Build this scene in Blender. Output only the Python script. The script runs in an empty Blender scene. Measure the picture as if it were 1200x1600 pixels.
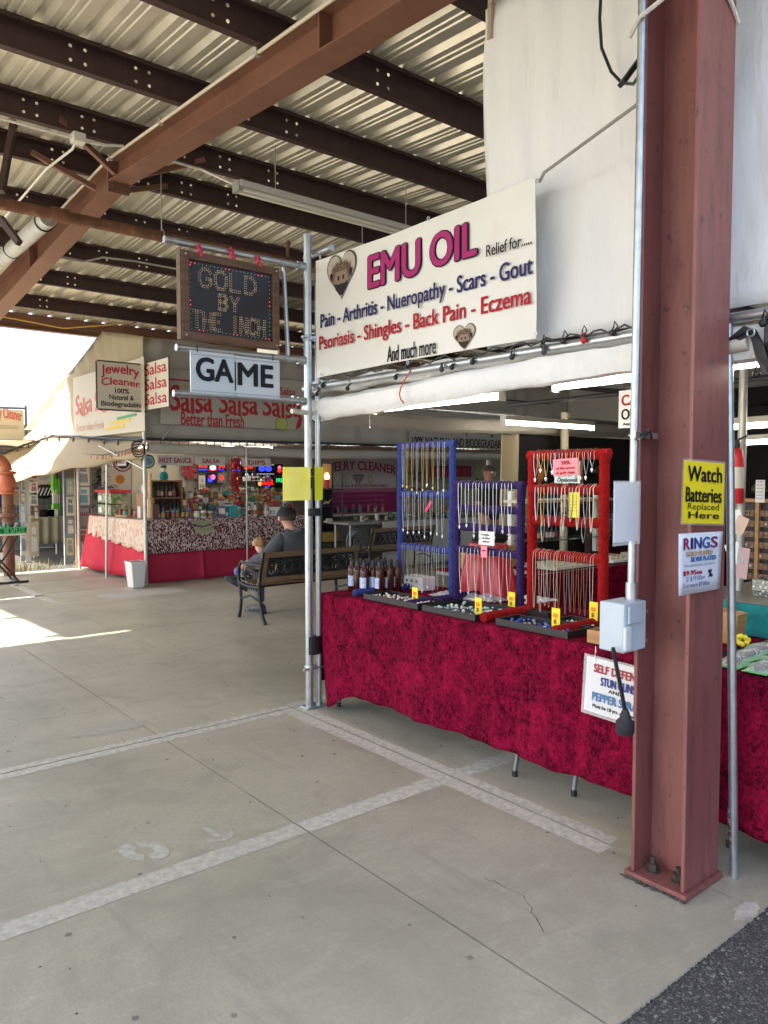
import bpy, math, random
from mathutils import Vector as V, Matrix
rnd = random.Random(7)
S = bpy.context.scene
COL = S.collection
R = math.radians
# ---------------------------------------------------------------- camera, sky, sun, exposure
FPX, CAMH, PITCH, YAW = 1195.0, 1.55, R(2.78), R(39.5)
cd = bpy.data.cameras.new('camera'); cam = bpy.data.objects.new('camera', cd); COL.objects.link(cam)
cam.location = (0, 0, CAMH); cam.rotation_euler = (R(90) - PITCH, 0, -YAW)
cd.sensor_fit = 'VERTICAL'; cd.sensor_height = 36; cd.lens = 36 * FPX / 1600; cd.clip_start = .05; cd.clip_end = 1500
S.camera = cam
W = bpy.data.worlds.new('World'); S.world = W; W.use_nodes = True
nt = W.node_tree; sky = nt.nodes.new('ShaderNodeTexSky'); sky.sky_type = 'NISHITA'; sky.sun_disc = False
SUN_EL, SUN_AZ = R(50.6), R(-71.6)
sky.sun_elevation = SUN_EL; sky.sun_rotation = SUN_AZ; sky.dust_density = 3.0; sky.air_density = 1.0
nt.links.new(sky.outputs[0], nt.nodes['Background'].inputs[0]); nt.nodes['Background'].inputs[1].default_value = .15
sd = bpy.data.lights.new('sun', 'SUN'); so = bpy.data.objects.new('sun', sd); COL.objects.link(so)
sd.energy = 5.0; sd.angle = R(.53); sd.color = (1, .93, .82)
tosun = V((math.sin(SUN_AZ) * math.cos(SUN_EL), math.cos(SUN_AZ) * math.cos(SUN_EL), math.sin(SUN_EL)))
so.rotation_euler = (-tosun).to_track_quat('-Z', 'Y').to_euler(); so.location = (0, 0, 12)
vs = S.view_settings; S.display_settings.display_device = 'sRGB'
vs.view_transform = 'Standard'; vs.look = 'None'; vs.gamma = 1; vs.use_curve_mapping = False
vs.exposure = 2.05
S.cycles.use_denoising = True
S.cycles.max_bounces = 10; S.cycles.diffuse_bounces = 5; S.cycles.glossy_bounces = 4; S.cycles.transparent_max_bounces = 12
S.cycles.sample_clamp_indirect = 8.0

# ---------------------------------------------------------------- measuring: a sight line met with a real plane
_v = V((math.sin(YAW), math.cos(YAW), 0)); _r = V((math.cos(YAW), -math.sin(YAW), 0)); _up = V((0, 0, 1))
_f = _v * math.cos(PITCH) - _up * math.sin(PITCH); _u = _up * math.cos(PITCH) + _v * math.sin(PITCH)
def K(px, py, **k):
    d = _f + _r * ((px - 600) / FPX) - _u * ((py - 800) / FPX)
    (ax, val), = k.items(); i = 'xyz'.index(ax)
    return V((0, 0, CAMH)) + d * ((val - (0, 0, CAMH)[i]) / d[i])

# ---------------------------------------------------------------- materials
def mk(name, col, rough=.6, metal=0., var=0., vs=4., bump=0., bs=40., spec=None, sheen=0., transl=0., emit=0., alpha=1., col2=None, c2lo=.45, c2hi=.65, c2s=6., stretch=None, det=4., trans=0., aniso=None):
    m = bpy.data.materials.new(name); m.use_nodes = True; n = m.node_tree.nodes; l = m.node_tree.links
    b = n['Principled BSDF']; b.inputs['Roughness'].default_value = rough; b.inputs['Metallic'].default_value = metal
    c = tuple(col) + (1,); b.inputs['Base Color'].default_value = c
    if spec is not None: b.inputs['Specular IOR Level'].default_value = spec
    if sheen: b.inputs['Sheen Weight'].default_value = sheen; b.inputs['Sheen Roughness'].default_value = .4
    if trans: b.inputs['Transmission Weight'].default_value = trans
    if alpha < 1: b.inputs['Alpha'].default_value = alpha
    tc = None
    def coord():
        nonlocal tc
        if tc is None:
            t = n.new('ShaderNodeTexCoord'); mp = n.new('ShaderNodeMapping'); l.new(t.outputs['Object'], mp.inputs[0])
            if stretch: mp.inputs['Scale'].default_value = stretch
            tc = mp.outputs[0]
        return tc
    src = None
    if var or col2:
        nz = n.new('ShaderNodeTexNoise'); nz.inputs['Scale'].default_value = vs; nz.inputs['Detail'].default_value = 6; l.new(coord(), nz.inputs['Vector'])
        hs = n.new('ShaderNodeMix'); hs.data_type = 'RGBA'
        hs.inputs[6].default_value = tuple(x * (1 - var) for x in col) + (1,); hs.inputs[7].default_value = tuple(min(1, x * (1 + var)) for x in col) + (1,)
        rp = n.new('ShaderNodeMapRange'); rp.inputs[1].default_value = .3; rp.inputs[2].default_value = .7; l.new(nz.outputs[0], rp.inputs[0]); l.new(rp.outputs[0], hs.inputs[0]); src = hs.outputs[2]
        if col2:
            n2 = n.new('ShaderNodeTexNoise'); n2.inputs['Scale'].default_value = c2s; n2.inputs['Detail'].default_value = det; n2.inputs['Roughness'].default_value = .65; l.new(coord(), n2.inputs['Vector'])
            r2 = n.new('ShaderNodeMapRange'); r2.inputs[1].default_value = c2lo; r2.inputs[2].default_value = c2hi; l.new(n2.outputs[0], r2.inputs[0])
            h2 = n.new('ShaderNodeMix'); h2.data_type = 'RGBA'; l.new(r2.outputs[0], h2.inputs[0]); l.new(src, h2.inputs[6]); h2.inputs[7].default_value = tuple(col2) + (1,); src = h2.outputs[2]
        l.new(src, b.inputs['Base Color'])
    if bump:
        nb = n.new('ShaderNodeTexNoise'); nb.inputs['Scale'].default_value = bs; nb.inputs['Detail'].default_value = 5; l.new(coord(), nb.inputs['Vector'])
        bp = n.new('ShaderNodeBump'); bp.inputs['Strength'].default_value = min(1, bump); bp.inputs['Distance'].default_value = .02 * max(1, bump); l.new(nb.outputs[0], bp.inputs['Height']); l.new(bp.outputs[0], b.inputs['Normal'])
    if transl:
        tr = n.new('ShaderNodeBsdfTranslucent'); tr.inputs[0].default_value = c
        if src: l.new(src, tr.inputs[0])
        mx = n.new('ShaderNodeMixShader'); mx.inputs[0].default_value = transl; l.new(b.outputs[0], mx.inputs[1]); l.new(tr.outputs[0], mx.inputs[2]); l.new(mx.outputs[0], n['Material Output'].inputs[0])
    if emit:
        b.inputs['Emission Color'].default_value = c; b.inputs['Emission Strength'].default_value = emit
    return m
_pc = {}
def flat(r, g, b, rough=.6):
    k = (r, g, b, rough)
    if k not in _pc: _pc[k] = mk('print_%d' % len(_pc), (r, g, b), rough, spec=.15)
    return _pc[k]

M = {}
M['galv'] = mk('galvanised_steel', (.46, .49, .51), .36, .85, .15, 18, .05, 60)
M['legmetal'] = mk('dull_grey_leg', (.16, .165, .17), .45, .4)
M['galv_old'] = mk('weathered_conduit', (.50, .50, .47), .5, .6, .15, 12)
M['deck'] = mk('galvalume_deck', (.70, .66, .54), .36, .55, .06, 3, .02, 30, col2=(.60, .56, .46), c2lo=.5, c2hi=.75, c2s=2.5)
M['purlin'] = mk('red_oxide_purlin_shade', (.052, .024, .021), .55, 0, .15, 3, col2=(.075, .045, .038), c2lo=.58, c2hi=.8, c2s=7, stretch=(6, 6, .6))  # roof steel paint darkened, its shade put into the colour
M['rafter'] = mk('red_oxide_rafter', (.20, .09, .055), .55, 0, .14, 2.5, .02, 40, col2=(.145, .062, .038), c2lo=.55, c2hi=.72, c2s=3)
M['column'] = mk('red_oxide_column', (.25, .095, .085), .5, 0, .08, 2.2, .03, 30, col2=(.185, .066, .058), c2lo=.6, c2hi=.74, c2s=4)
M['rust'] = mk('rusty_iron', (.17, .075, .04), .8, .1, .3, 9, .1, 60, col2=(.30, .16, .07), c2lo=.55, c2hi=.7, c2s=14)
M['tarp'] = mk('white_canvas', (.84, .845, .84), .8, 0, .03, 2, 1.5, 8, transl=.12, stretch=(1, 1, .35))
M['tarp_grey_shade'] = mk('grey_canvas', (.50, .47, .42), .8, 0, .06, 2, .3, 9, transl=.2)  # grey canvas; also white tarp with its shade put into the colour
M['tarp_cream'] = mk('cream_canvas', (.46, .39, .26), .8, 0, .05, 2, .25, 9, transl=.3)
M['vinyl'] = mk('banner_vinyl', (.70, .69, .64), .5, 0, .04, 1.5, .12, 7, col2=(.60, .58, .52), c2lo=.58, c2hi=.85, c2s=3)
M['white'] = mk('white_card', (.78, .78, .77), .6)
M['offwhite'] = mk('offwhite_card', (.66, .62, .52), .6)
M['black'] = mk('black_plastic', (.012, .012, .014), .45)
M['blackcloth'] = mk('black_cloth', (.012, .011, .012), .95, 0, .3, 5, .2, 8)
M['darkgrey'] = mk('dark_grey', (.05, .05, .055), .5)
M['grey'] = mk('mid_grey', (.25, .26, .27), .5)
M['boxgrey'] = mk('grey_enamel_box', (.46, .53, .58), .45, .1, .06, 8)
M['red'] = mk('red_cloth', (.50, .015, .035), .8, 0, .12, 3, .25, 6, transl=.1)
M['redplast'] = mk('red_plastic', (.55, .02, .03), .4)
M['khaki'] = mk('khaki_cloth', (.42, .38, .26), .85, 0, .06, 3, .2, 6)
M['wood'] = mk('honey_wood', (.42, .22, .08), .5, 0, .22, 5, .03, 40, stretch=(1, 1, 8))
M['wood2'] = mk('brown_wood', (.24, .12, .055), .55, 0, .25, 6, .03, 40, stretch=(1, 8, 8))
M['sign_wood'] = mk('weathered_sign_frame', (.13, .072, .042), .6, 0, .3, 6, .05, 40, stretch=(1, 8, 8))
M['slat'] = mk('weathered_slat_wood', (.19, .118, .062), .65, 0, .25, 5, .05, 50, stretch=(1, 10, 10))
M['iron'] = mk('black_cast_iron', (.018, .019, .022), .45, .3, .2, 20, .1, 50)
M['skin'] = mk('skin', (.55, .28, .19), .55, 0, .06, 12)
M['skin2'] = mk('skin_pale', (.70, .42, .32), .55, 0, .05, 12)
M['hair'] = mk('blond_hair', (.36, .19, .08), .6, 0, .3, 60, .6, 90)
M['greyhair'] = mk('dark_cropped_hair', (.07, .05, .04), .8, 0, .2, 60, .3, 120)
M['sweat'] = mk('charcoal_sweatshirt', (.062, .066, .076), .95, 0, .15, 6, .35, 14, sheen=.2)
M['denim'] = mk('grey_jeans', (.10, .115, .13), .9, 0, .15, 9, .3, 20)
M['bottle'] = mk('amber_plastic', (.045, .009, .004), .15, 0, .1, 4)
M['glass'] = mk('clear_glass', (.9, .95, .93), .03, 0, trans=.92)
M['plastic_clear'] = mk('clear_blister_plastic', (.9, .9, .9), .08, 0, alpha=.28)
M['lamp'] = mk('lit_tube', (1, .93, .80), .5, emit=5.5)
M['lampoff'] = mk('white_enamel_fixture', (.70, .68, .60), .45)
M['yellow'] = mk('yellow_paper', (.86, .72, .02), .5)
M['neon'] = mk('neon_yellow_paper', (.80, .88, .03), .6, transl=.3, col2=(.62, .78, .03), var=.03, c2lo=.55, c2hi=.65, c2s=3)
M['pink'] = mk('pink_paper', (.85, .25, .30), .6)
M['turq'] = mk('turquoise_velvet', (.0, .20, .20), .8, 0, .3, 14, .3, 40, sheen=.4)
M['silver'] = mk('silver_chain', (.55, .55, .53), .3, .9)
M['gold'] = mk('gold_chain', (.60, .43, .19), .3, .9)

def velvet(name, c, dark, s=1.0, sheen=.35, wrap=False):
    m = bpy.data.materials.new(name); m.use_nodes = True; n = m.node_tree.nodes; l = m.node_tree.links; b = n['Principled BSDF']
    t = n.new('ShaderNodeTexCoord'); mp = n.new('ShaderNodeMapping'); l.new(t.outputs['Object'], mp.inputs[0]); mp.inputs['Scale'].default_value = (s, s, s * .8)
    a = n.new('ShaderNodeTexNoise'); a.inputs['Scale'].default_value = 62; a.inputs['Detail'].default_value = 4; a.inputs['Roughness'].default_value = .7; a.inputs['Distortion'].default_value = .8; l.new(mp.outputs[0], a.inputs['Vector'])
    c2 = n.new('ShaderNodeTexNoise'); c2.inputs['Scale'].default_value = 9; c2.inputs['Detail'].default_value = 5; c2.inputs['Distortion'].default_value = 1.2; l.new(mp.outputs[0], c2.inputs['Vector'])
    ad = n.new('ShaderNodeMath'); ad.operation = 'MULTIPLY_ADD'; ad.inputs[1].default_value = .6; l.new(c2.outputs[0], ad.inputs[0]); l.new(a.outputs[0], ad.inputs[2])
    cr = n.new('ShaderNodeValToRGB'); dv = n.new('ShaderNodeMath'); dv.operation = 'MULTIPLY'; dv.inputs[1].default_value = .6; l.new(ad.outputs[0], dv.inputs[0]); e = cr.color_ramp.elements; e[0].position = .36; e[0].color = tuple(dark) + (1,); e[1].position = .60; e[1].color = tuple(c) + (1,); l.new(dv.outputs[0], cr.inputs[0]); l.new(cr.outputs[0], b.inputs['Base Color'])
    b.inputs['Specular IOR Level'].default_value = .06; b.inputs['Roughness'].default_value = .9; b.inputs['Sheen Weight'].default_value = sheen; b.inputs['Sheen Roughness'].default_value = .35; b.inputs['Sheen Tint'].default_value = tuple(min(1, x * 2.5 + .1) for x in c) + (1,)
    bp = n.new('ShaderNodeBump'); bp.inputs['Strength'].default_value = .7; bp.inputs['Distance'].default_value = .012; l.new(a.outputs[0], bp.inputs['Height']); l.new(bp.outputs[0], b.inputs['Normal'])
    return m
M['crimson'] = velvet('crimson_crushed_velvet', (.30, .006, .040), (.026, .001, .006), sheen=.0)
M['velblue'] = velvet('blue_velvet', (.05, .075, .28), (.018, .028, .12), 3)
M['velpurple'] = velvet('purple_velvet', (.055, .03, .13), (.02, .01, .05), 3)
M['velred'] = velvet('red_velvet', (.42, .014, .014), (.17, .005, .006), 3)

def concrete_mat():
    m = bpy.data.materials.new('worn_concrete'); m.use_nodes = True; n = m.node_tree.nodes; l = m.node_tree.links; b = n['Principled BSDF']
    t = n.new('ShaderNodeTexCoord'); g = t.outputs['Object']
    def noise(s, d=6, r=.6, dist=0., vec=None):
        a = n.new('ShaderNodeTexNoise'); a.inputs['Scale'].default_value = s; a.inputs['Detail'].default_value = d; a.inputs['Roughness'].default_value = r; a.inputs['Distortion'].default_value = dist; l.new(vec or g, a.inputs['Vector']); return a.outputs[0]
    def ramp(v, lo, hi, c0, c1):
        r = n.new('ShaderNodeValToRGB'); e = r.color_ramp.elements; e[0].position = lo; e[0].color = c0 + (1,); e[1].position = hi; e[1].color = c1 + (1,); l.new(v, r.inputs[0]); return r.outputs[0]
    def mix(f, a, c, mode='MIX'):
        x = n.new('ShaderNodeMix'); x.data_type = 'RGBA'; x.blend_type = mode
        for s, i in ((f, 0), (a, 6), (c, 7)):
            if hasattr(s, 'links'): l.new(s, x.inputs[i])
            else: x.inputs[i].default_value = s
        return x.outputs[2]
    c = ramp(noise(.7, 9, .66, .5), .34, .66, (.295, .278, .213), (.49, .457, .352))
    mp = n.new('ShaderNodeMapping'); mp.inputs['Scale'].default_value = (2.2, 9, 1); mp.inputs['Rotation'].default_value = (0, 0, .5); l.new(g, mp.inputs[0])
    c = mix(ramp(noise(1.4, 6, .7, .8, mp.outputs[0]), .52, .75, (0, 0, 0), (.5, .5, .5)), c, (.52, .495, .405, 1))          # trowel swirls
    c = mix(ramp(noise(2.1, 5, .6, 1.5), .52, .76, (0, 0, 0), (.6, .6, .6)), c, (.23, .217, .172, 1))                # stains
    c = mix(ramp(noise(240, 2, .5), .66, .74, (0, 0, 0), (.6, .6, .6)), c, (.16, .155, .145, 1))                        # grit
    mp2 = n.new('ShaderNodeMapping'); mp2.inputs['Scale'].default_value = (5, .7, 1); mp2.inputs['Rotation'].default_value = (0, 0, -.35); l.new(g, mp2.inputs[0])
    c = mix(ramp(noise(1.1, 8, .72, .3, mp2.outputs[0]), .56, .72, (0, 0, 0), (.55, .55, .55)), c, (.20, .19, .16, 1))            # scuffs and tyre tracks
    c = mix(ramp(noise(14, 8, .8, .2), .60, .72, (0, 0, 0), (.35, .35, .35)), c, (.56, .54, .46, 1))
    c = mix(ramp(noise(55, 7, .8), .36, .64, (.55, .55, .55), (0, 0, 0)), c, (.26, .247, .195, 1))
    v = n.new('ShaderNodeTexVoronoi'); v.inputs['Scale'].default_value = 3.3; l.new(g, v.inputs['Vector'])
    c = mix(ramp(v.outputs['Distance'], .018, .03, (.7, .7, .7), (0, 0, 0)), c, (.13, .125, .115, 1))                    # gum spots
    l.new(c, b.inputs['Base Color'])
    rr = n.new('ShaderNodeMapRange'); rr.inputs[3].default_value = .32; rr.inputs[4].default_value = .62; l.new(noise(1.7, 5, .6), rr.inputs[0]); l.new(rr.outputs[0], b.inputs['Roughness'])
    bp = n.new('ShaderNodeBump'); bp.inputs['Strength'].default_value = .25; bp.inputs['Distance'].default_value = .004; l.new(noise(90, 5, .65), bp.inputs['Height']); l.new(bp.outputs[0], b.inputs['Normal'])
    return m
M['concrete'] = concrete_mat()
def steel_paint(name, base, dark, rust):
    m = bpy.data.materials.new(name); m.use_nodes = True; n = m.node_tree.nodes; l = m.node_tree.links; b = n['Principled BSDF']; t = n.new('ShaderNodeTexCoord')
    def nz_(sc, st, d=6, r=.6):
        mp = n.new('ShaderNodeMapping'); mp.inputs['Scale'].default_value = st; l.new(t.outputs['Object'], mp.inputs[0]); a = n.new('ShaderNodeTexNoise'); a.inputs['Scale'].default_value = sc; a.inputs['Detail'].default_value = d; a.inputs['Roughness'].default_value = r; l.new(mp.outputs[0], a.inputs['Vector']); return a.outputs[0]
    def layer(prev, f, lo, hi, k, col):
        r = n.new('ShaderNodeMapRange'); r.inputs[1].default_value = lo; r.inputs[2].default_value = hi; r.inputs[4].default_value = k; l.new(f, r.inputs[0]); x = n.new('ShaderNodeMix'); x.data_type = 'RGBA'; l.new(r.outputs[0], x.inputs[0])
        if hasattr(prev, 'links'): l.new(prev, x.inputs[6])
        else: x.inputs[6].default_value = prev
        x.inputs[7].default_value = col + (1,); return x.outputs[2]
    c = layer(base + (1,), nz_(1.6, (1, 1, .6)), .35, .7, .5, tuple(v * 1.25 for v in base)); c = layer(c, nz_(7, (2.5, 2.5, .35), 7, .7), .48, .70, .8, dark)
    c = layer(c, nz_(26, (1, 1, .7), 6, .7), .615, .655, .85, rust); c = layer(c, nz_(3.1, (1, 1, .2), 5), .60, .75, .5, tuple(v * 1.5 + .02 for v in base))
    l.new(c, b.inputs['Base Color']); r = n.new('ShaderNodeMapRange'); r.inputs[3].default_value = .38; r.inputs[4].default_value = .7; l.new(nz_(9, (1, 1, .4)), r.inputs[0]); l.new(r.outputs[0], b.inputs['Roughness'])
    bp = n.new('ShaderNodeBump'); bp.inputs['Strength'].default_value = .25; bp.inputs['Distance'].default_value = .003; l.new(nz_(30, (1, 1, .5), 6, .7), bp.inputs['Height']); l.new(bp.outputs[0], b.inputs['Normal']); return m
M['column'] = steel_paint('chipped_red_oxide', (.205, .072, .062), (.12, .042, .038), (.07, .035, .03))

def asphalt_mat():
    m = bpy.data.materials.new('asphalt'); m.use_nodes = True; n = m.node_tree.nodes; l = m.node_tree.links; b = n['Principled BSDF']
    t = n.new('ShaderNodeTexCoord')
    v = n.new('ShaderNodeTexVoronoi'); v.inputs['Scale'].default_value = 165; l.new(t.outputs['Object'], v.inputs['Vector'])
    w = n.new('ShaderNodeTexWhiteNoise'); l.new(v.outputs['Color'], w.inputs[0])
    r = n.new('ShaderNodeValToRGB'); r.color_ramp.interpolation = 'LINEAR'; e = r.color_ramp.elements
    e[0].position = 0; e[0].color = (.035, .034, .033, 1); e[1].position = 1; e[1].color = (.19, .185, .175, 1); k = r.color_ramp.elements.new(.78); k.color = (.075, .073, .07, 1)
    l.new(w.outputs[0], r.inputs[0]); l.new(r.outputs[0], b.inputs['Base Color']); b.inputs['Roughness'].default_value = .85
    bp = n.new('ShaderNodeBump'); bp.inputs['Strength'].default_value = .8; bp.inputs['Distance'].default_value = .006; l.new(v.outputs['Distance'], bp.inputs['Height']); bp.invert = True; l.new(bp.outputs[0], b.inputs['Normal'])
    return m
M['asphalt'] = asphalt_mat()

def worn_paint(name, col, lo, hi, under=(.33, .32, .28)):
    m = bpy.data.materials.new(name); m.use_nodes = True; n = m.node_tree.nodes; l = m.node_tree.links; b = n['Principled BSDF']
    t = n.new('ShaderNodeTexCoord'); a = n.new('ShaderNodeTexNoise'); a.inputs['Scale'].default_value = 28; a.inputs['Detail'].default_value = 9; a.inputs['Roughness'].default_value = .75; l.new(t.outputs['Object'], a.inputs['Vector'])
    r = n.new('ShaderNodeValToRGB'); e = r.color_ramp.elements; e[0].position = lo; e[0].color = under + (1,); e[1].position = hi; e[1].color = col + (1,); l.new(a.outputs[0], r.inputs[0]); l.new(r.outputs[0], b.inputs['Base Color'])
    b.inputs['Roughness'].default_value = .7
    return m
M['paint'] = worn_paint('worn_line_paint', (.62, .60, .52), .35, .66)
M['paint_faint'] = worn_paint('faded_line_paint', (.54, .525, .45), .37, .66)

def pattern_mat():
    # printed cotton: dark red and black sprigs on a pale ground
    m = bpy.data.materials.new('sprig_print_cotton'); m.use_nodes = True; n = m.node_tree.nodes; l = m.node_tree.links; b = n['Principled BSDF']
    t = n.new('ShaderNodeTexCoord'); mp = n.new('ShaderNodeMapping'); mp.inputs['Rotation'].default_value = (0, R(35), 0); mp.inputs['Scale'].default_value = (56, 56, 30); l.new(t.outputs['Object'], mp.inputs[0])
    v = n.new('ShaderNodeTexVoronoi'); v.inputs['Scale'].default_value = 1; l.new(mp.outputs[0], v.inputs['Vector'])
    r = n.new('ShaderNodeValToRGB'); r.color_ramp.interpolation = 'CONSTANT'; e = r.color_ramp.elements; e[0].color = (.03, .012, .012, 1); e[0].position = 0; e[1].position = .56; e[1].color = (.56, .46, .43, 1); k = e.new(.38); k.color = (.15, .015, .025, 1)
    l.new(v.outputs['Distance'], r.inputs[0]); l.new(r.outputs[0], b.inputs['Base Color']); b.inputs['Roughness'].default_value = .85
    return m
M['sprig'] = pattern_mat()
def lace_mat():
    m = bpy.data.materials.new('cream_lace'); m.use_nodes = True; n = m.node_tree.nodes; l = m.node_tree.links; b = n['Principled BSDF']
    t = n.new('ShaderNodeTexCoord'); mp = n.new('ShaderNodeMapping'); mp.inputs['Scale'].default_value = (30, 30, 10); l.new(t.outputs['Object'], mp.inputs[0])
    v = n.new('ShaderNodeTexNoise'); v.inputs['Scale'].default_value = 1.6; v.inputs['Detail'].default_value = 7; v.inputs['Roughness'].default_value = .7; l.new(mp.outputs[0], v.inputs['Vector'])
    r = n.new('ShaderNodeValToRGB'); e = r.color_ramp.elements; e[0].position = .36; e[0].color = (.36, .13, .10, 1); e[1].position = .55; e[1].color = (.62, .52, .38, 1)
    l.new(v.outputs[0], r.inputs[0]); l.new(r.outputs[0], b.inputs['Base Color']); b.inputs['Roughness'].default_value = .85
    return m
M['lace'] = lace_mat()

# ---------------------------------------------------------------- mesh building
MW = {}
def setmat(o, m):
    if m is not None: o.data.materials.append(M[m] if isinstance(m, str) else m)
class B:
    def __init__(s): s.v = []; s.f = []
    def add(s, vs, fs):
        o = len(s.v); s.v += [V(p) for p in vs]; s.f += [tuple(i + o for i in f) for f in fs]; return s
    def box(s, x0, x1, y0, y1, z0, z1):
        return s.add([(x0, y0, z0), (x1, y0, z0), (x1, y1, z0), (x0, y1, z0), (x0, y0, z1), (x1, y0, z1), (x1, y1, z1), (x0, y1, z1)],
                     [(3, 2, 1, 0), (4, 5, 6, 7), (0, 1, 5, 4), (1, 2, 6, 5), (2, 3, 7, 6), (3, 0, 4, 7)])
    def bar(s, p0, p1, w, h, up=(0, 0, 1)):
        p0 = V(p0); p1 = V(p1); d = (p1 - p0).normalized(); up = V(up)
        if abs(d.dot(up)) > .98: up = V((0, 1, 0))
        a = d.cross(up).normalized() * w / 2; b = a.cross(d).normalized() * h / 2
        q = [p0 - a - b, p0 + a - b, p0 + a + b, p0 - a + b]
        return s.add(q + [x + (p1 - p0) for x in q], [(0, 1, 2, 3), (7, 6, 5, 4), (0, 4, 5, 1), (1, 5, 6, 2), (2, 6, 7, 3), (3, 7, 4, 0)])
    def tube(s, pts, r, n=8, caps=True, closed=False):
        pts = [V(p) for p in pts]; N = len(pts); rs = r if isinstance(r, (list, tuple)) else [r] * N
        ref = None; vs = []; fs = []
        for i, p in enumerate(pts):
            if closed: d = pts[(i + 1) % N] - pts[i - 1]
            else: d = pts[min(i + 1, N - 1)] - pts[max(i - 1, 0)]
            d = d.normalized() if d.length > 1e-9 else V((0, 0, 1))
            if ref is None:
                ref = V((0, 0, 1)) if abs(d.z) < .9 else V((1, 0, 0))
            a = (ref - d * ref.dot(d))
            if a.length < 1e-4: a = d.orthogonal()
            a.normalize(); ref = a; b = d.cross(a)
            for k in range(n):
                t = 2 * math.pi * k / n; vs.append(p + (a * math.cos(t) + b * math.sin(t)) * rs[i])
        M_ = N if closed else N - 1
        for i in range(M_):
            for k in range(n):
                j = (i + 1) % N; fs.append((i * n + k, i * n + (k + 1) % n, j * n + (k + 1) % n, j * n + k))
        if caps and not closed: fs += [tuple(range(n - 1, -1, -1)), tuple((N - 1) * n + k for k in range(n))]
        return s.add(vs, fs)
    def cyl(s, p0, p1, r, n=12, r1=None): return s.tube([p0, p1], [r, r if r1 is None else r1], n)
    def lathe(s, c, prof, n=12, axis='z'):
        c = V(c); vs = []; fs = []
        for (r, h) in prof:
            for k in range(n):
                t = 2 * math.pi * k / n; x, y = r * math.cos(t), r * math.sin(t)
                vs.append(c + (V((x, y, h)) if axis == 'z' else V((h, x, y)) if axis == 'x' else V((x, -h, y)) if axis == '-y' else V((-h, -x, y))))
        m = len(prof)
        for i in range(m - 1):
            for k in range(n): fs.append((i * n + k, i * n + (k + 1) % n, (i + 1) * n + (k + 1) % n, (i + 1) * n + k))
        fs += [tuple(range(n - 1, -1, -1)), tuple((m - 1) * n + k for k in range(n))]
        return s.add(vs, fs)
    def ball(s, c, r, nu=10, nv=7, sc=(1, 1, 1)):
        c = V(c); vs = []; fs = []
        for i in range(nv + 1):
            ph = math.pi * i / nv
            for k in range(nu):
                t = 2 * math.pi * k / nu; vs.append(c + V((r * sc[0] * math.sin(ph) * math.cos(t), r * sc[1] * math.sin(ph) * math.sin(t), -r * sc[2] * math.cos(ph))))
        for i in range(nv):
            for k in range(nu): fs.append((i * nu + k, i * nu + (k + 1) % nu, (i + 1) * nu + (k + 1) % nu, (i + 1) * nu + k))
        return s.add(vs, fs)
    def poly(s, pts): return s.add(pts, [tuple(range(len(pts)))])
    def prism(s, pts, e):
        e = V(e); n = len(pts); pts = [V(p) for p in pts]
        return s.add(pts + [p + e for p in pts], [tuple(range(n - 1, -1, -1)), tuple(range(n, 2 * n))] + [(i, (i + 1) % n, n + (i + 1) % n, n + i) for i in range(n)])
    def grid(s, fn, nu, nv):
        vs = [fn(i / nu, j / nv) for j in range(nv + 1) for i in range(nu + 1)]; w = nu + 1
        return s.add(vs, [(j * w + i, j * w + i + 1, (j + 1) * w + i + 1, (j + 1) * w + i) for j in range(nv) for i in range(nu)])
    def build(s, name, mat, parent=None, smooth=False, kind=None, bevel=0, solid=0, label=None, local=False):
        me = bpy.data.meshes.new(name)
        if parent is None:
            xs = [p.x for p in s.v]; ys = [p.y for p in s.v]; zs = [p.z for p in s.v]
            o0 = V(((min(xs) + max(xs)) / 2, (min(ys) + max(ys)) / 2, min(zs))); mw = Matrix.Translation(o0); inv = mw.inverted()
        else:
            mw = MW[parent]; inv = mw.inverted()
        vv = s.v if local else [inv @ p for p in s.v]
        me.from_pydata([tuple(p) for p in vv], [], s.f); me.update()
        if smooth:
            me.polygons.foreach_set('use_smooth', [True] * len(me.polygons))
            try: me.set_sharp_from_angle(angle=R(48))
            except Exception: pass
        o = bpy.data.objects.new(name, me); COL.objects.link(o); setmat(o, mat)
        if parent is None: o.location = o0
        else: o.parent = parent
        MW[o] = mw
        if kind: o['kind'] = kind
        if label and parent is not None: o['label'] = label
        if bevel:
            md = o.modifiers.new('edge', 'BEVEL'); md.width = bevel; md.segments = 2; md.limit_method = 'ANGLE'
        if solid:
            md = o.modifiers.new('thick', 'SOLIDIFY'); md.thickness = solid; md.offset = 0
        return o
def tag(o, label, cat, group=None):
    o['label'] = label; o['category'] = cat
    if group: o['group'] = group
    return o
def thing(name, label, cat, loc=(0, 0, 0), rz=0, group=None):
    o = bpy.data.objects.new(name, None); COL.objects.link(o); o.empty_display_size = .1
    o.location = loc; o.rotation_euler = (0, 0, rz); MW[o] = Matrix.Translation(V(loc)) @ Matrix.Rotation(rz, 4, 'Z')
    return tag(o, label, cat, group)
def copyobj(o, parent, mats):
    c = o.copy(); COL.objects.link(c)
    if parent is not None: c.parent = parent
    if mats and c.type == 'MESH' and o.name.split('.')[0] in mats and c.material_slots:
        c.material_slots[0].link = 'OBJECT'; mm = mats[o.name.split('.')[0]]; c.material_slots[0].material = M[mm] if isinstance(mm, str) else mm
    for ch in list(o.children): copyobj(ch, c, mats)
    return c
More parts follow.
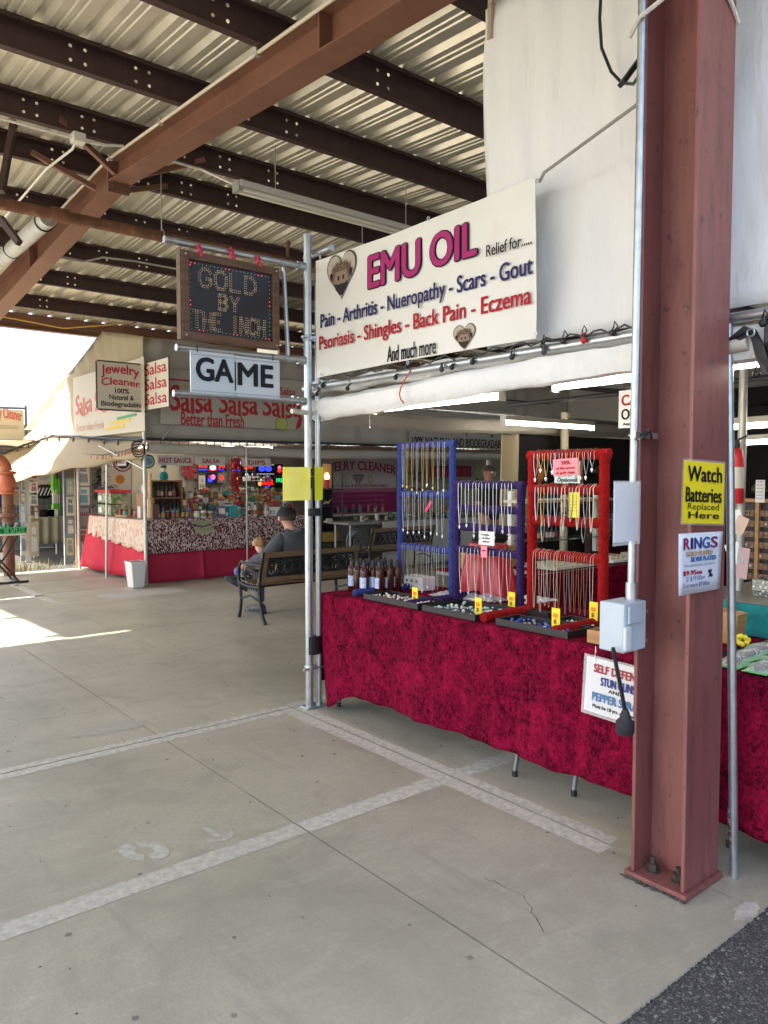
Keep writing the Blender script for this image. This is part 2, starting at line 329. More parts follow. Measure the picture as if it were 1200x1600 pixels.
def dup(root, loc, rz=None, label=None, group=None, mats=None, scale=None):
    c = copyobj(root, None, mats); c.location = loc
    if rz is not None: c.rotation_euler = (0, 0, rz)
    if label: c['label'] = label
    if group: c['group'] = group
    if scale: c.scale = scale if isinstance(scale, (tuple, list)) else (scale,) * 3
    return c
def rot_loc(o, loc, rz=0): o.location = loc; o.rotation_euler = (0, 0, rz)

# ---------------------------------------------------------------- flat lettering
_tx = {}
def tmesh(s, bold, shear):
    k = (s, bold, shear)
    if k not in _tx:
        c = bpy.data.curves.new('t', 'FONT'); c.body = s; c.offset = bold; c.shear = shear; c.resolution_u = 4; c.fill_mode = 'FRONT'
        if '\n' in s: c.align_x = 'CENTER'
        o = bpy.data.objects.new('t', c); COL.objects.link(o)
        me = bpy.data.meshes.new_from_object(o.evaluated_get(bpy.context.evaluated_depsgraph_get()))
        vs = [(v.co.x, v.co.y) for v in me.vertices]; fs = [tuple(p.vertices) for p in me.polygons]
        bpy.data.objects.remove(o); bpy.data.curves.remove(c); bpy.data.meshes.remove(me)
        x0 = min(a for a, b in vs); x1 = max(a for a, b in vs); y0 = 0 if '-' not in s or len(s) > 3 else min(b for a, b in vs); y1 = max(b for a, b in vs)
        _tx[k] = ([((a - x0) / (x1 - x0), (b - y0) / (y1 - y0)) for a, b in vs], fs)
    return _tx[k]
class F:    # a plane to draw on: origin, right, up; the face looks along n
    def __init__(s, o, u, v=(0, 0, 1)): s.o = V(o); s.u = V(u).normalized(); s.v = V(v).normalized(); s.n = s.u.cross(s.v)
    def p(s, a, b, c=0): return s.o + s.u * a + s.v * b + s.n * c
def FX(x, y=0, z=0): return F((x, y, z), (0, -1, 0))
def FY(y, x=0, z=0): return F((x, y, z), (1, 0, 0))
def text(parent, s, fr, x, y, w, h, mat, bold=.02, lift=.003, shear=0., bend=0., skew=0., name='lettering', wob=0.):
    vs, fs = tmesh(s, 0, shear); b = B(); d = bold * h * 1.25; nc = 1 if bold < .008 else 8; su = getattr(fr, 'w', 0) and .004 or 1
    for q in range(nc):
        t = q * math.pi / 4; ox, oy = (0, 0) if nc == 1 else (d * math.cos(t), d * math.sin(t) * .7)
        b.add([fr.p(x + a * w + ox, y + c * h + oy + bend * (1 - (2 * a - 1) ** 2) + skew * a + (wob * math.sin(a * 9) if wob else 0), lift + .0003 * q) for a, c in vs], fs)
    return b.build(name, mat, parent)
def K2(fr, px, py):   # sight line met with an axis-aligned frame
    ax = 'x' if abs(fr.n.x) > .5 else 'y'; q = K(px, py, **{ax: fr.o.x if ax == 'x' else fr.o.y}); d = q - fr.o
    return d.dot(fr.u), d.dot(fr.v)
def tp(parent, s, fr, bl, tr, mat, **k):
    x0, y0 = K2(fr, *bl); x1, y1 = K2(fr, *tr); return text(parent, s, fr, x0, y0, x1 - x0, y1 - y0, mat, **k)
def panel(parent, name, fr, x0, y0, w, h, t, mat, lift=0., **k):
    b = B(); q = [fr.p(x0, y0, lift - t), fr.p(x0 + w, y0, lift - t), fr.p(x0 + w, y0 + h, lift - t), fr.p(x0, y0 + h, lift - t)]
    b.prism(q, fr.n * t); return b.build(name, mat, parent, **k)
def sketch(parent, name, fr, polys, mat, lift=.003):
    b = B()
    for P in polys: b.poly([fr.p(a, c, lift) for a, c in P])
    return b.build(name, mat, parent)
def ell(cx, cy, rx, ry, n=14, a0=0, a1=2 * math.pi):
    return [(cx + rx * math.cos(a0 + (a1 - a0) * i / n), cy + ry * math.sin(a0 + (a1 - a0) * i / n)) for i in range(n)]
def skinned(name, pts, edges, rad, mat, parent, root=0, sub=2):
    me = bpy.data.meshes.new(name); inv = MW[parent].inverted() if parent else Matrix()
    me.from_pydata([tuple(inv @ V(p)) for p in pts], edges, []); me.update()
    o = bpy.data.objects.new(name, me); COL.objects.link(o); setmat(o, mat)
    if parent: o.parent = parent; MW[o] = MW[parent]
    md = o.modifiers.new('skin', 'SKIN'); md.use_smooth_shade = True
    for i, d in enumerate(me.skin_vertices[0].data):
        r = rad[i]; d.radius = (r, r) if not isinstance(r, tuple) else r; d.use_root = (i == root)
    s2 = o.modifiers.new('sub', 'SUBSURF'); s2.levels = sub; s2.render_levels = sub
    return o
# ================================================================ GROUND
b = B(); b.add([(-300, -300, -.008), (300, -300, -.008), (300, 400, -.008), (-300, 400, -.008)], [(0, 1, 2, 3)])
b.build('ground', 'asphalt', kind='structure')
floor = bpy.data.objects.new('floor', None); COL.objects.link(floor); floor['kind'] = 'structure'; MW[floor] = Matrix()
XS = [-19.2, -16.2, -13.2, -10.2, -7.2, -4.2, -1.2, 1.815, 2.725, 5.75, 8.75, 11.75, 14.75]; YS = [1.19, 4.27, 7.44, 10.5, 13.05]
for i in range(len(XS) - 1):
    for j in range(len(YS) - 1):
        g = .0045; b = B(); x0, x1, y0, y1 = XS[i] + g, XS[i + 1] - g, YS[j] + g, YS[j + 1] - g
        if j == 0:                                        # broken front edge of the slab
            n = 220; pts = [(x0 + (x1 - x0) * k / n, y0 - .004 + rnd.uniform(-.003, .004), 0) for k in range(n + 1)]
            P = [V(p) for p in pts] + [V((x1, y1, 0)), V((x0, y1, 0))]
            b.add([p for p in P] + [p - V((0, 0, .14)) for p in P], [tuple(range(len(P)))] + [(q, q + len(P), (q + 1) % len(P) + len(P), (q + 1) % len(P)) for q in range(len(P))])
        else: b.box(x0, x1, y0, y1, -.14, 0)
        b.build('concrete_slab', 'concrete', floor)
def line(x0, x1, y0, y1, m='paint', z=.0012, name='painted_line'):
    b = B(); nx = max(2, int(max(x1 - x0, y1 - y0) / .05)); lx = (x1 - x0) > (y1 - y0); e = .0035
    A = []; C = []
    for k in range(nx + 1):
        t = k / nx
        if lx: A.append((x0 + (x1 - x0) * t, y0 + rnd.uniform(-e, e), z)); C.append((x0 + (x1 - x0) * t, y1 + rnd.uniform(-e, e), z))
        else: A.append((x0 + rnd.uniform(-e, e), y0 + (y1 - y0) * t, z)); C.append((x1 + rnd.uniform(-e, e), y0 + (y1 - y0) * t, z))
    for k in range(nx): b.add([A[k], A[k + 1], C[k + 1], C[k]] if lx else [A[k], C[k], C[k + 1], A[k + 1]], [(0, 1, 2, 3)])
    return b.build(name, m, kind='structure')
line(2.625, 2.717, 1.80, 4.263); line(2.733, 2.80, 1.82, 4.263)
line(.45, 2.72, 4.276, 4.335); line(.30, 2.62, 4.185, 4.263)
line(.10, 1.81, 2.715, 2.825, 'paint_faint'); line(1.822, 2.622, 2.71, 2.82); line(2.803, 3.7, 2.70, 2.815)
line(2.733, 4.6, 4.276, 4.36)
line(2.4, 4.15, 10.28, 10.36, 'paint_faint'); line(2.78, 4.10, 11.45, 11.55); line(2.73, 2.84, 9.6, 12.6, 'paint_faint')
line(3.35, 4.45, 9.45, 9.95, 'paint_faint'); line(4.5, 9.5, 9.88, 9.95, 'paint_faint')
# faded stencil numerals, mostly worn away
def stencil(polys, name='faded_stencil'):
    b = B()
    for P in polys: b.poly([(x, y, .0014) for x, y in P])
    b.build(name, 'paint_faint', kind='structure')
c9 = K(225, 1330, z=0)
rx = V((.64, .77)).normalized()
def loc2(c, a, d): return (c.x + a * .77 - d * 0.10, c.y - a * .20 + d * .80)
ring = []
for k in range(18):
    a0, a1 = 2 * math.pi * k / 18, 2 * math.pi * (k + 1) / 18
    if k in (4, 12): continue
    ring.append([loc2(c9, .11 * math.cos(a), .13 * math.sin(a)) for a in (a0, a1)] + [loc2(c9, .045 * math.cos(a), .05 * math.sin(a)) for a in (a1, a0)])
stencil(ring)
c2_ = K(332, 1303, z=0); pl = [(-.09, -.01), (-.08, -.09), (-.01, -.12), (.05, -.09), (.10, -.03), (.11, .05)]; q = []
for k in range(len(pl) - 1):
    (a, d), (e, f_) = pl[k], pl[k + 1]; q.append([loc2(c2_, a, d), loc2(c2_, e, f_), loc2(c2_, e, f_ + .03), loc2(c2_, a, d + .03)])
q.append([loc2(c2_, -.01, -.05), loc2(c2_, .02, -.05), loc2(c2_, .03, .10), loc2(c2_, -.01, .10)])
stencil(q)
M['paint_ghost'] = worn_paint('ghost_of_paint', (.45, .43, .35), .35, .7)
for (px, py, w, d) in [(175, 1138, .30, .10)]:
    c = K(px, py, z=0); stencil([[(c.x + math.cos(t) * w * rnd.uniform(.6, 1), c.y + math.sin(t) * d * rnd.uniform(.5, 1)) for t in [k * 2 * math.pi / 22 for k in range(22)]]], 'faded_paint_patch'); bpy.data.objects['faded_paint_patch'].data.materials[0] = M['paint_ghost']
c = K(1168, 1422, z=0); stencil([[(c.x + .10 * math.cos(t) * rnd.uniform(.6, 1.1), c.y + .038 * math.sin(t) * rnd.uniform(.6, 1.1)) for t in [k * 2 * math.pi / 20 for k in range(20)]]], 'white_paint_splash')
# loose stones along the broken asphalt edge
b = B()
for k in range(1500):
    x = rnd.uniform(.9, 3.6); d = abs(rnd.gauss(0, 1)); y = 1.185 - .004 - d * .28
    r = rnd.choice([.0025, .003, .004, .006]) * rnd.uniform(.7, 1.3) * (1.2 if d < .15 else 1)
    b.ball((x, y, -.008 + r * .2), r, 5, 3, (rnd.uniform(.7, 1.4), rnd.uniform(.7, 1.3), .7))
b.build('loose_gravel', mk('gravel_chips', (.13, .128, .12), .8, var=.8, vs=90), kind='stuff')
b = B()
for k in range(150):
    x = rnd.uniform(.6, 5); y = rnd.uniform(1.3, 9); r = rnd.uniform(.002, .0045)
    b.ball((x, y, r * .4), r, 5, 3, (rnd.uniform(.6, 1.8), 1, .5))
b.build('floor_debris', 'darkgrey', kind='stuff')

b = B()
for k in range(95):
    x = rnd.uniform(.5, 4.5); y = rnd.uniform(1.25, 8.5); r = rnd.uniform(.005, .014); b.poly([(x + r * rnd.uniform(.7, 1.2) * math.cos(a), y + r * rnd.uniform(.7, 1.2) * math.sin(a), .0009) for a in [j * math.pi / 5 for j in range(10)]])
b.build('gum_spots', mk('old_gum', (.17, .162, .135), .8, var=.3, vs=5), kind='stuff')
def crack(pts, w=.0022):
    P = []
    for i in range(len(pts) - 1):
        for k in range(8): q = V(pts[i] + (0,)).lerp(V(pts[i + 1] + (0,)), k / 8); P.append(q + V((rnd.uniform(-.006, .006), rnd.uniform(-.006, .006), .0008)))
    b = B()
    for p, q in zip(P[:-1], P[1:]): d = (q - p).normalized(); s = V((-d.y, d.x, 0)) * w * rnd.uniform(.4, 1.2); b.add([p - s, q - s, q + s, p + s], [(0, 1, 2, 3)])
    b.build('floor_crack', 'darkgrey', kind='structure')
crack([(2.02, 1.60), (2.15, 1.80), (2.12, 2.0)], .0016); crack([(.9, 4.9), (1.3, 5.1), (1.75, 5.0)], .0015); crack([(2.75, 6.1), (3.3, 6.3), (3.9, 6.15)], .0015)
# ================================================================ CANOPY ROOF
YR, ZR, SL = 7.12, 4.44, .06
RT = lambda y: ZR - SL * abs(y - YR)
roof = thing('canopy_roof', 'open steel market roof of red brown beams under pale ribbed metal sheets', 'roof', (2.69, YR, 0))
def web_strip(bb, x0, x1, y, z0, z1, holes, T=.006):
    # vertical web facing -y, with punched holes
    xs = [x0]; zm = (z0 + z1) / 2; w = .032; r = .0125
    for h in sorted(holes):
        if h - w > xs[-1]:
            bb.add([(xs[-1], y, z0), (h - w, y, z0), (h - w, y, z1), (xs[-1], y, z1)], [(0, 1, 2, 3)])
            for za, zb in ((z0, zm), (zm, z1)):
                zc = (za + zb) / 2; hz = (zb - za) / 2
                out = [(h + dx * w, y, zc + dz * hz) for dx, dz in ((1, 0), (1, 1), (0, 1), (-1, 1), (-1, 0), (-1, -1), (0, -1), (1, -1))]
                inn = [(h + r * math.cos(k * math.pi / 4), y, zc + r * math.sin(k * math.pi / 4)) for k in range(8)]
                bb.add(out + inn, [(k, (k + 1) % 8, 8 + (k + 1) % 8, 8 + k) for k in range(8)])
            xs.append(h + w)
    bb.add([(xs[-1], y, z0), (x1, y, z0), (x1, y, z1), (xs[-1], y, z1)], [(0, 1, 2, 3)])
PY = [.75, 1.94, 3.13, 4.33, 5.53, 6.70, 7.54, 8.76, 10.0, 11.27, 12.62]
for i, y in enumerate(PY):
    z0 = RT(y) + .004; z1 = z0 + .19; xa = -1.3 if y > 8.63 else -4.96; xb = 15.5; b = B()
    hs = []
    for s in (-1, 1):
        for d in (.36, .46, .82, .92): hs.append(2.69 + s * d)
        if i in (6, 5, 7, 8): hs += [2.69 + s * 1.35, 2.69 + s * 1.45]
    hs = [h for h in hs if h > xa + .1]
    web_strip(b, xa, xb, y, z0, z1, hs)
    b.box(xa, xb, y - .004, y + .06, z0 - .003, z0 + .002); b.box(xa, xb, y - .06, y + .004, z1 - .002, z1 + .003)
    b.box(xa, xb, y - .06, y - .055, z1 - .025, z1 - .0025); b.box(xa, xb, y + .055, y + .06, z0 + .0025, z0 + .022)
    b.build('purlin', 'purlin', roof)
# sheets, with tall trapezoid ribs and two small ribs between
prof = []
for k in range(3):
    o = k * .305
    prof += [(o, 0), (o + .055, 0), (o + .085, .038), (o + .125, .038), (o + .155, 0), (o + .195, 0), (o + .203, .008), (o + .217, .008), (o + .225, 0), (o + .252, 0), (o + .260, .008), (o + .274, .008), (o + .282, 0)]
prof.append((.9148, 0))
def sheet(x0, ya, yb, dz=0.):
    b = B(); za, zb = RT(ya) + .2 + dz, RT(yb) + .2 + dz
    b.add([(x0 + p, ya, za + q) for p, q in prof] + [(x0 + p, yb, zb + q) for p, q in prof], [(i, i + 1, len(prof) + i + 1, len(prof) + i) for i in range(len(prof) - 1)])
    return b
first = None
def lay(x0, ya, yb):
    return sheet(x0, ya, yb, rnd.uniform(0, .0015)).build('roof_sheet', 'deck', roof, solid=.0012)
protoN = lay(0, .55, YR - .02); protoF = lay(0, YR + .02, 13.85)
for k in range(22):
    x0 = -4.96 + .915 * k
    if k == 0: protoN.location.x = x0; protoN.location.z = 0
    else:
        c = protoN.copy(); COL.objects.link(c); c.location.x = x0
    if x0 < -1.31: lay(x0, YR + .02, 8.63)
    elif x0 < -.5: lay(x0, YR + .02, 8.60); lay(x0, 8.67, 11.42); lay(x0, 11.49, 13.85)
    elif x0 < .2 and protoF.location.x == 0: protoF.location.x = x0
    else:
        c = protoF.copy(); COL.objects.link(c); c.location.x = x0
b = B(); z = RT(YR) + .25; b.add([(-4.96, YR - .2, z - .018), (15.2, YR - .2, z - .018), (15.2, YR, z), (-4.96, YR, z), (-4.96, YR + .2, z - .018), (15.2, YR + .2, z - .018)], [(0, 1, 2, 3), (3, 2, 5, 4)]); b.build('ridge_cap', 'deck', roof)
b = B()
for y in (8.635, 11.455): b.box(-.74, -.375, y - .12, y + .12, RT(y) + .245, RT(y) + .247)
b.build('sun_slot_cover', 'deck', roof, kind='stuff')  # unseen covers added over the slots to shorten the sun strips
# fascia beam along the far eave
b = B(); z = RT(13.8); b.box(-1.3, 15.5, 13.78, 13.84, z - .06, z + .20); b.box(-1.3, 15.5, 13.70, 13.779, z - .062, z - .05); b.build('eave_beam', 'rafter', roof)
b = B(); z = RT(.6); b.box(-4.96, 15.5, .5, .56, z - .02, z + .19); b.build('eave_beam', 'rafter', roof)
# tapered rafters in two halves bolted at the ridge
def rafter(X):
    for s in (0, 1):
        ya, yb = (1.30, YR - .012) if s == 0 else (YR + .012, 13.3)
        zb = lambda y: (4.235 - .073 * (YR - y)) if s == 0 else (4.225 - .098 * (y - YR))
        zt = lambda y: RT(y) - .006
        b = B(); b.prism([(X - .005, ya, zb(ya) + .012), (X - .005, yb, zb(yb) + .012), (X - .005, yb, zt(yb) - .012), (X - .005, ya, zt(ya) - .012)], (.01, 0, 0))
        r = b.build('rafter', 'rafter', roof)
        for nm, fn, o in (('bottom_flange', zb, 0), ('top_flange', zt, -.012)):
            b = B(); b.prism([(X - .1, ya, fn(ya) + o), (X - .1, yb, fn(yb) + o), (X - .1, yb, fn(yb) + o + .012), (X - .1, ya, fn(ya) + o + .012)], (.2, 0, 0)); b.build(nm, 'rafter', r)
        b = B(); ye = yb if s == 0 else ya
        b.box(X - .1, X + .1, min(ye, ye + (.012 if s == 0 else -.012)), max(ye, ye + (.012 if s == 0 else -.012)), zb(ye) - .075, zt(ye)); b.build('end_plate', 'rafter', r)
        b = B()
        for dx in (-.06, .06): b.cyl((X + dx, ye - .03, zb(ye) - .035), (X + dx, ye + .03, zb(ye) - .035), .013, 6)
        b.build('bolt', 'rust', r)
        for q in (.42, .7):
            ys = ya + (yb - ya) * q; b = B(); b.box(X - .095, X - .0052, ys - .005, ys + .005, zb(ys) + .013, zt(ys) - .013); b.build('stiffener', 'rafter', r) if q == .42 else None
rafter(2.69); rafter(9.4)
# flange braces
for y, ry, sx in ((6.70, 6.95, -1), (7.54, 7.45, -1), (7.54, 7.40, 1), (6.70, 6.9, 1)):
    b = B(); p0 = (2.69 + sx * .65, y - .01, RT(y) + .05); p1 = (2.69 + sx * .1, ry, 4.245); b.bar(p0, p1, .045, .006); b.bar((p0[0], p0[1] - .02, p0[2] + .02), (p1[0], p1[1] - .02, p1[2] + .02), .006, .045); b.build('flange_brace', 'rafter', roof)

# ================================================================ STEEL COLUMN
M['grimebolt'] = mk('grimy_bolt', (.055, .04, .034), .75, .2, .4, 60, .2, 120)
colm = thing('steel_column', 'tall red brown painted wide flange steel column bolted to the concrete by the velvet table', 'column', (2.695, 1.51, 0))
zt = 4.235 - .073 * (YR - 1.41)
def flange(y0, y1):
    b = B(); b.box(2.57, 2.82, y0, y1, .026, zt - .002); return b.build('flange', 'column', colm, bevel=.003)
flange(1.40, 1.415); flange(1.605, 1.62)
b = B(); b.box(2.689, 2.701, 1.415, 1.605, .026, zt - .002); b.build('web', 'column', colm)
b = B(); b.box(2.555, 2.835, 1.385, 1.64, .003, .0255); b.build('base_plate', 'column', colm, bevel=.003)
for (x, y) in ((2.628, 1.455), (2.628, 1.56), (2.762, 1.455), (2.762, 1.56)):
    b = B(); b.cyl((x, y, .0255), (x, y, .032), .027, 12); b.cyl((x, y, .032), (x, y, .060), .021, 6); b.cyl((x, y, .060), (x, y, .083), .011, 8); b.build('anchor_bolt', 'grimebolt', colm)
b = B()
for k in range(40):
    t = k / 39; p = V((2.556, 1.64 - .255 * t, .004)); b.ball(p + V((rnd.uniform(-.012, .006), rnd.uniform(-.01, .01), .002)), rnd.uniform(.006, .013), 5, 3, (1, 1, .5))
b.build('grout_edge', mk('crumbled_grout', (.05, .045, .04), .9, var=.5, vs=60), colm, kind='stuff')
b = B(); b.tube([K(1003, 48, x=2.535) + V((0, .05, 0)), (2.50, 1.595, 3.185), (2.55, 1.395, 3.275), (2.70, 1.388, 3.285), (2.825, 1.395, 3.20), (2.835, 1.5, 3.16), (2.835, 1.63, 3.16)], .0085, 6)
tag(b.build('rope', mk('white_rope', (.62, .60, .55), .8, var=.15, vs=80, bump=.5, bs=160), smooth=True), 'white rope looped round the steel column near its top', 'rope')

# ================================================================ FIXTURES UNDER THE ROOF
pipe = thing('sprinkler_pipe', 'long rusty brown pipe hanging under the roof across the steel beam', 'pipe', (4, 7.0, 3.79))
b = B(); b.cyl((-1, 7.0, 3.795), (9.5, 7.0, 3.80), .05, 14); b.build('pipe_run', 'rust', pipe, smooth=True)
for x in (2.05, 4.75, 6.4):
    b = B(); b.cyl((x, 7.0, 3.80), (x + .14, 7.0, 3.80), .062, 14); b.build('coupling', 'rust', pipe, smooth=True)
for x in (3.05, 5.45):
    b = B(); b.tube([(x, 7.0 + .058 * math.cos(t), 3.80 + .058 * math.sin(t)) for t in [k * math.pi / 6 for k in range(12)]], .006, 5, closed=True); b.cyl((x, 7.0, 3.858), (x, 7.0, RT(7) + .1), .006, 6); b.build('hanger', 'galv_old', pipe)
for x in (4.45, 5.15):
    b = B(); b.cyl((x, 7.0, 3.85), (x, 7.0, 4.0), .02, 8); b.ball((x, 7, 4.0), .03, 8, 5); b.build('sprinkler_head', 'rust', pipe)
b = B(); b.cyl((2.28, 7.85, 4.03), (2.28, 13.5, 3.99), .085, 16); big = b.build('drain_pipe', 'galv_old', smooth=True); tag(big, 'thick pale round pipe strapped along the left of the far beam', 'pipe')
for y in (8.0, 9.2):
    b = B(); b.tube([(2.28 + .09 * math.cos(t), y, 4.025 + .09 * math.sin(t)) for t in [k * math.pi / 8 for k in range(16)]], .008, 5, closed=True); b.build('strap', 'black', big)
con = thing('beam_conduit', 'thin white conduit running along the top edge of the sloping beam', 'conduit', (2.58, 5, 4.3))
b = B(); b.tube([(2.575, 1.7, RT(1.7) - .03), (2.575, 7.1, RT(7.1) - .03)], .0125, 8); b.tube([(2.575, 7.1, RT(7.1) - .03), (2.575, 13.0, RT(13) - .03)], .0125, 8); b.build('conduit_run', mk('cream_conduit', (.60, .55, .42), .5), con, smooth=True)
b = B()
for y in (3.0, 4.4, 5.9, 7.0): b.box(2.56, 2.592, y - .015, y + .015, RT(y) - .05, RT(y) - .006)
b.build('clip', 'galv_old', con)
jb = thing('junction_box', 'small pale junction box under the beam near the ridge with conduits running from it', 'electrical box', K(122, 218, y=6.55))
p = K(122, 218, y=6.62); b = B(); b.box(p.x - .05, p.x + .05, p.y - .05, p.y + .05, p.z - .03, p.z + .045); b.build('box', 'lampoff', jb, bevel=.004)
b = B(); b.tube([p + V((.05, 0, 0)), p + V((.2, 0, .01)), (2.55, 6.62, RT(6.6) - .03)], .011, 7); b.build('conduit', 'lampoff', jb)
b = B(); b.tube([p + V((-.05, 0, 0)), p + V((-.6, -.0, .0)), p + V((-1.6, 0, 0))], .011, 7); b.build('conduit', 'lampoff', jb)
b = B(); b.tube([p + V((0, .03, 0)), p + V((0, .15, -.03)), p + V((-.02, .8, 0)), (p.x - .02, 9, RT(9) - .05)], .011, 7); b.build('conduit', 'lampoff', jb)
b = B(); b.tube([(2.80, 6.66, RT(6.66) - .03), (3.3, 6.66, RT(6.66) - .035), (3.55, 6.4, RT(6.5) - .2), (3.62, 6.25, 4.13)], .012, 7); tag(b.build('conduit', 'lampoff', smooth=True), 'short pale conduit running from the beam to the ceiling tube light', 'conduit')
fx = thing('tube_light', 'long unlit white ceiling tube fixture below the roof beams above the banner', 'light fixture', (4.6, 6.2, 4.07))
p = K(370, 296, y=6.2); z = p.z
b = B(); b.box(p.x, p.x + 2.45, 6.13, 6.27, z + .02, z + .075); b.build('housing', 'lampoff', fx, bevel=.006)
for dy in (-.045, .045):
    b = B(); b.cyl((p.x + .03, 6.2 + dy, z), (p.x + 2.42, 6.2 + dy, z), .018, 10); b.build('tube', mk('unlit_tube', (.75, .72, .62), .3), fx, smooth=True)
b = B(); b.box(p.x - .012, p.x + .03, 6.14, 6.26, z - .02, z + .07); b.build('end_cap', 'galv_old', fx)
for x in (p.x + .4, p.x + 2.0):
    b = B(); b.cyl((x, 6.2, z + .075), (x, 6.2, RT(6.2) + .2), .006, 6); b.build('hanger', 'galv_old', fx)
b = B(); b.tube([K(-10, 492, y=13.4), K(100, 513, y=13.3), K(190, 506, y=13.2), K(277, 489, y=13.0), K(330, 480, y=13)], .012, 6)
tag(b.build('eave_cable', mk('orange_cord', (.60, .35, .06), .6), smooth=True), 'yellow cord sagging under the far eave above the white tent', 'cord')
b = B(); b.tube([K(-10, 497, y=13.5), K(90, 512, y=13.5), K(140, 516, y=13.45), K(205, 506, y=13.4), K(278, 481, y=13.3)], .009, 6)
tag(b.build('eave_cable', 'black', smooth=True), 'thin black cord sagging below the far eave against the sky', 'cord')
b = B(); b.tube([K(90, 402, y=9.9), K(130, 409, y=9.9), K(160, 402, y=9.9), K(210, 408, y=9.9), K(280, 421, y=9.9)], .013, 6)
tag(b.build('conduit', 'galv_old', smooth=True), 'bent grey conduit along a far roof beam beside the lettered light board', 'conduit')
for pa, pb, l in (((22, 190), (2, 300), 'black square brace hanging at the far left under the roof'), ((0, 340), (30, 380), 'short dark brace beside the thick pale pipe at far left')):
    b = B(); b.bar(K(*pa, y=7.4), K(*pb, y=7.2), .05, .05); tag(b.build('hanging_brace', 'purlin'), l, 'brace')
# ================================================================ MAIN BOOTH
def nz(x, y, s=1.0): return math.sin(x * 3.1 * s + 1.3 * math.sin(y * 2.3 * s)) * .5 + math.sin(y * 4.7 * s + 2.1 * math.sin(x * 1.7 * s)) * .3 + math.sin((x + y) * 9.1 * s) * .2
booth = thing('market_booth', 'corner stall framed in galvanised poles with white canvas walls behind the steel column', 'market stall', (2.83, 4.2, 0))
b = B(); b.cyl((2.815, 4.195, .004), (2.815, 4.195, 3.09), .026, 16); b.cyl((2.815, 4.195, 3.08), (2.815, 4.195, 3.10), .030, 16); post = b.build('post', 'galv', booth, smooth=True)
b = B(); b.cyl((2.885, 4.185, .004), (2.885, 4.185, 2.78), .018, 14); b.build('post', 'galv', booth, smooth=True)
b = B(); b.box(2.77, 2.93, 4.15, 4.235, .0, .014); b.build('foot_plate', 'galv', booth, bevel=.003)
for z in (.25, 2.42):
    b = B(); b.lathe((2.815, 4.195, z), [(.031, 0), (.033, .006), (.033, .03), (.031, .036)], 16); b.bar((2.84, 4.19, z + .018), (2.875, 4.185, z + .018), .02, .03); b.build('clamp', 'galv', booth)
    b = B(); b.cyl((2.76, 4.17, z + .018), (2.93, 4.17, z + .018), .006, 6); b.ball((2.76, 4.17, z + .018), .012, 8, 5); b.build('clamp_bolt', 'galv', booth)
for z, h in ((1.545, .045), (1.46, .075), (1.28, .05), (.36, .12)):
    b = B(); b.lathe((2.85, 4.19, z), [(.058, 0), (.058, h)], 14); b.v = [V((2.85 + (p.x - 2.85) * 1.0, 4.19 + (p.y - 4.19) * .58, p.z)) for p in b.v]; b.build('strap', 'black', booth)
def rail(p0, p1, r=.021, m='galv', name='rail'):
    b = B(); b.cyl(p0, p1, r, 12); return b.build(name, m, booth, smooth=True)
rail((2.87, 4.32, 2.125), (2.87, -1.5, 2.155)); rail((2.87, 4.3, 2.985), (2.87, 4.0, 2.985), .02)
rail((2.80, 4.36, 2.06), (7.3, 4.42, 2.06)); rail((3.0, 3.2, 2.12), (7.3, 3.25, 2.2), .018, 'darkgrey'); rail((4.9, 4.3, 2.13), (4.9, -1.4, 2.2), .018, 'darkgrey')
rail((5.55, 4.22, .003), (5.55, 4.22, 2.1), .036, mk('cream_post', (.52, .46, .33), .6), 'inner_post')
rail((7.3, 4.36, .003), (7.3, 4.36, 2.3)); rail((7.3, -1.4, .003), (7.3, -1.4, 2.3))
b = B(); b.cyl((2.66, 4.15, 1.955), (2.86, 4.20, 1.955), .016, 8); b.build('wood_peg', 'offwhite', booth)
# upper canvas wall
def wallfn(u, t):
    y = 2.80 - 4.3 * u; z0 = 2.20; z1 = 3.93 + .08 * min(1, u * 4)
    z = z0 + (z1 - z0) * t + (.025 * math.sin(u * 40) * (t > .99)); ed = -.03 * (1 - t) * (u < .01)
    return V((2.985 + .026 * nz(y * 2.2, z * .5) + .007 * nz(y * 9 + z * 3, z * 2.2 - y) + .006 * math.sin(y * 31 + 1.2 * math.sin(z * 3)) * (.4 + t * .6), y + ed + .012 * math.sin(z * 6) * (u < .02), z))
b = B(); b.grid(wallfn, 130, 26); b.build('canvas_wall', 'tarp', booth, smooth=True, solid=.003)
# rolled up front curtain
def rollb(pts, r, wob=.1, n=18):
    b = B(); N = 46; P = []; rr = []
    for k in range(N + 1):
        t = k / N * (len(pts) - 1); i = min(int(t), len(pts) - 2); P.append(V(pts[i]).lerp(V(pts[i + 1]), t - i)); rr.append(r * (1 + wob * .5 * math.sin(k * .9) + wob * .4 * math.sin(k * 2.3 + 1)) * (.8 if k in (0, N) else 1))
    b.tube(P, rr, n); 
    for i, p in enumerate(b.v):
        q = p - P[min(i // n, N)]; ang = math.atan2(q.z, q.x + q.y * .3); b.v[i] = p + q * (.10 * math.sin(ang * 3 + i * .004) + .05 * math.sin(ang * 7 + i * .01))
    return b
roll = rollb([(2.93, 4.36, 1.985), (2.93, 3.6, 2.0), (2.93, 2.7, 2.035), (2.93, 1.8, 2.05), (2.93, .4, 2.03), (2.93, -1.4, 2.04)], .068).build('rolled_curtain', 'tarp', booth, smooth=True)
b = B(); b.grid(lambda u, t: V((2.885 + .07 * t + .01 * nz(u * 9, t), 4.32 - 5.7 * u, 2.16 - .07 * t + .012 * math.sin(u * 60))), 60, 4); b.build('curtain_top_fold', 'tarp', booth, smooth=True, solid=.003)
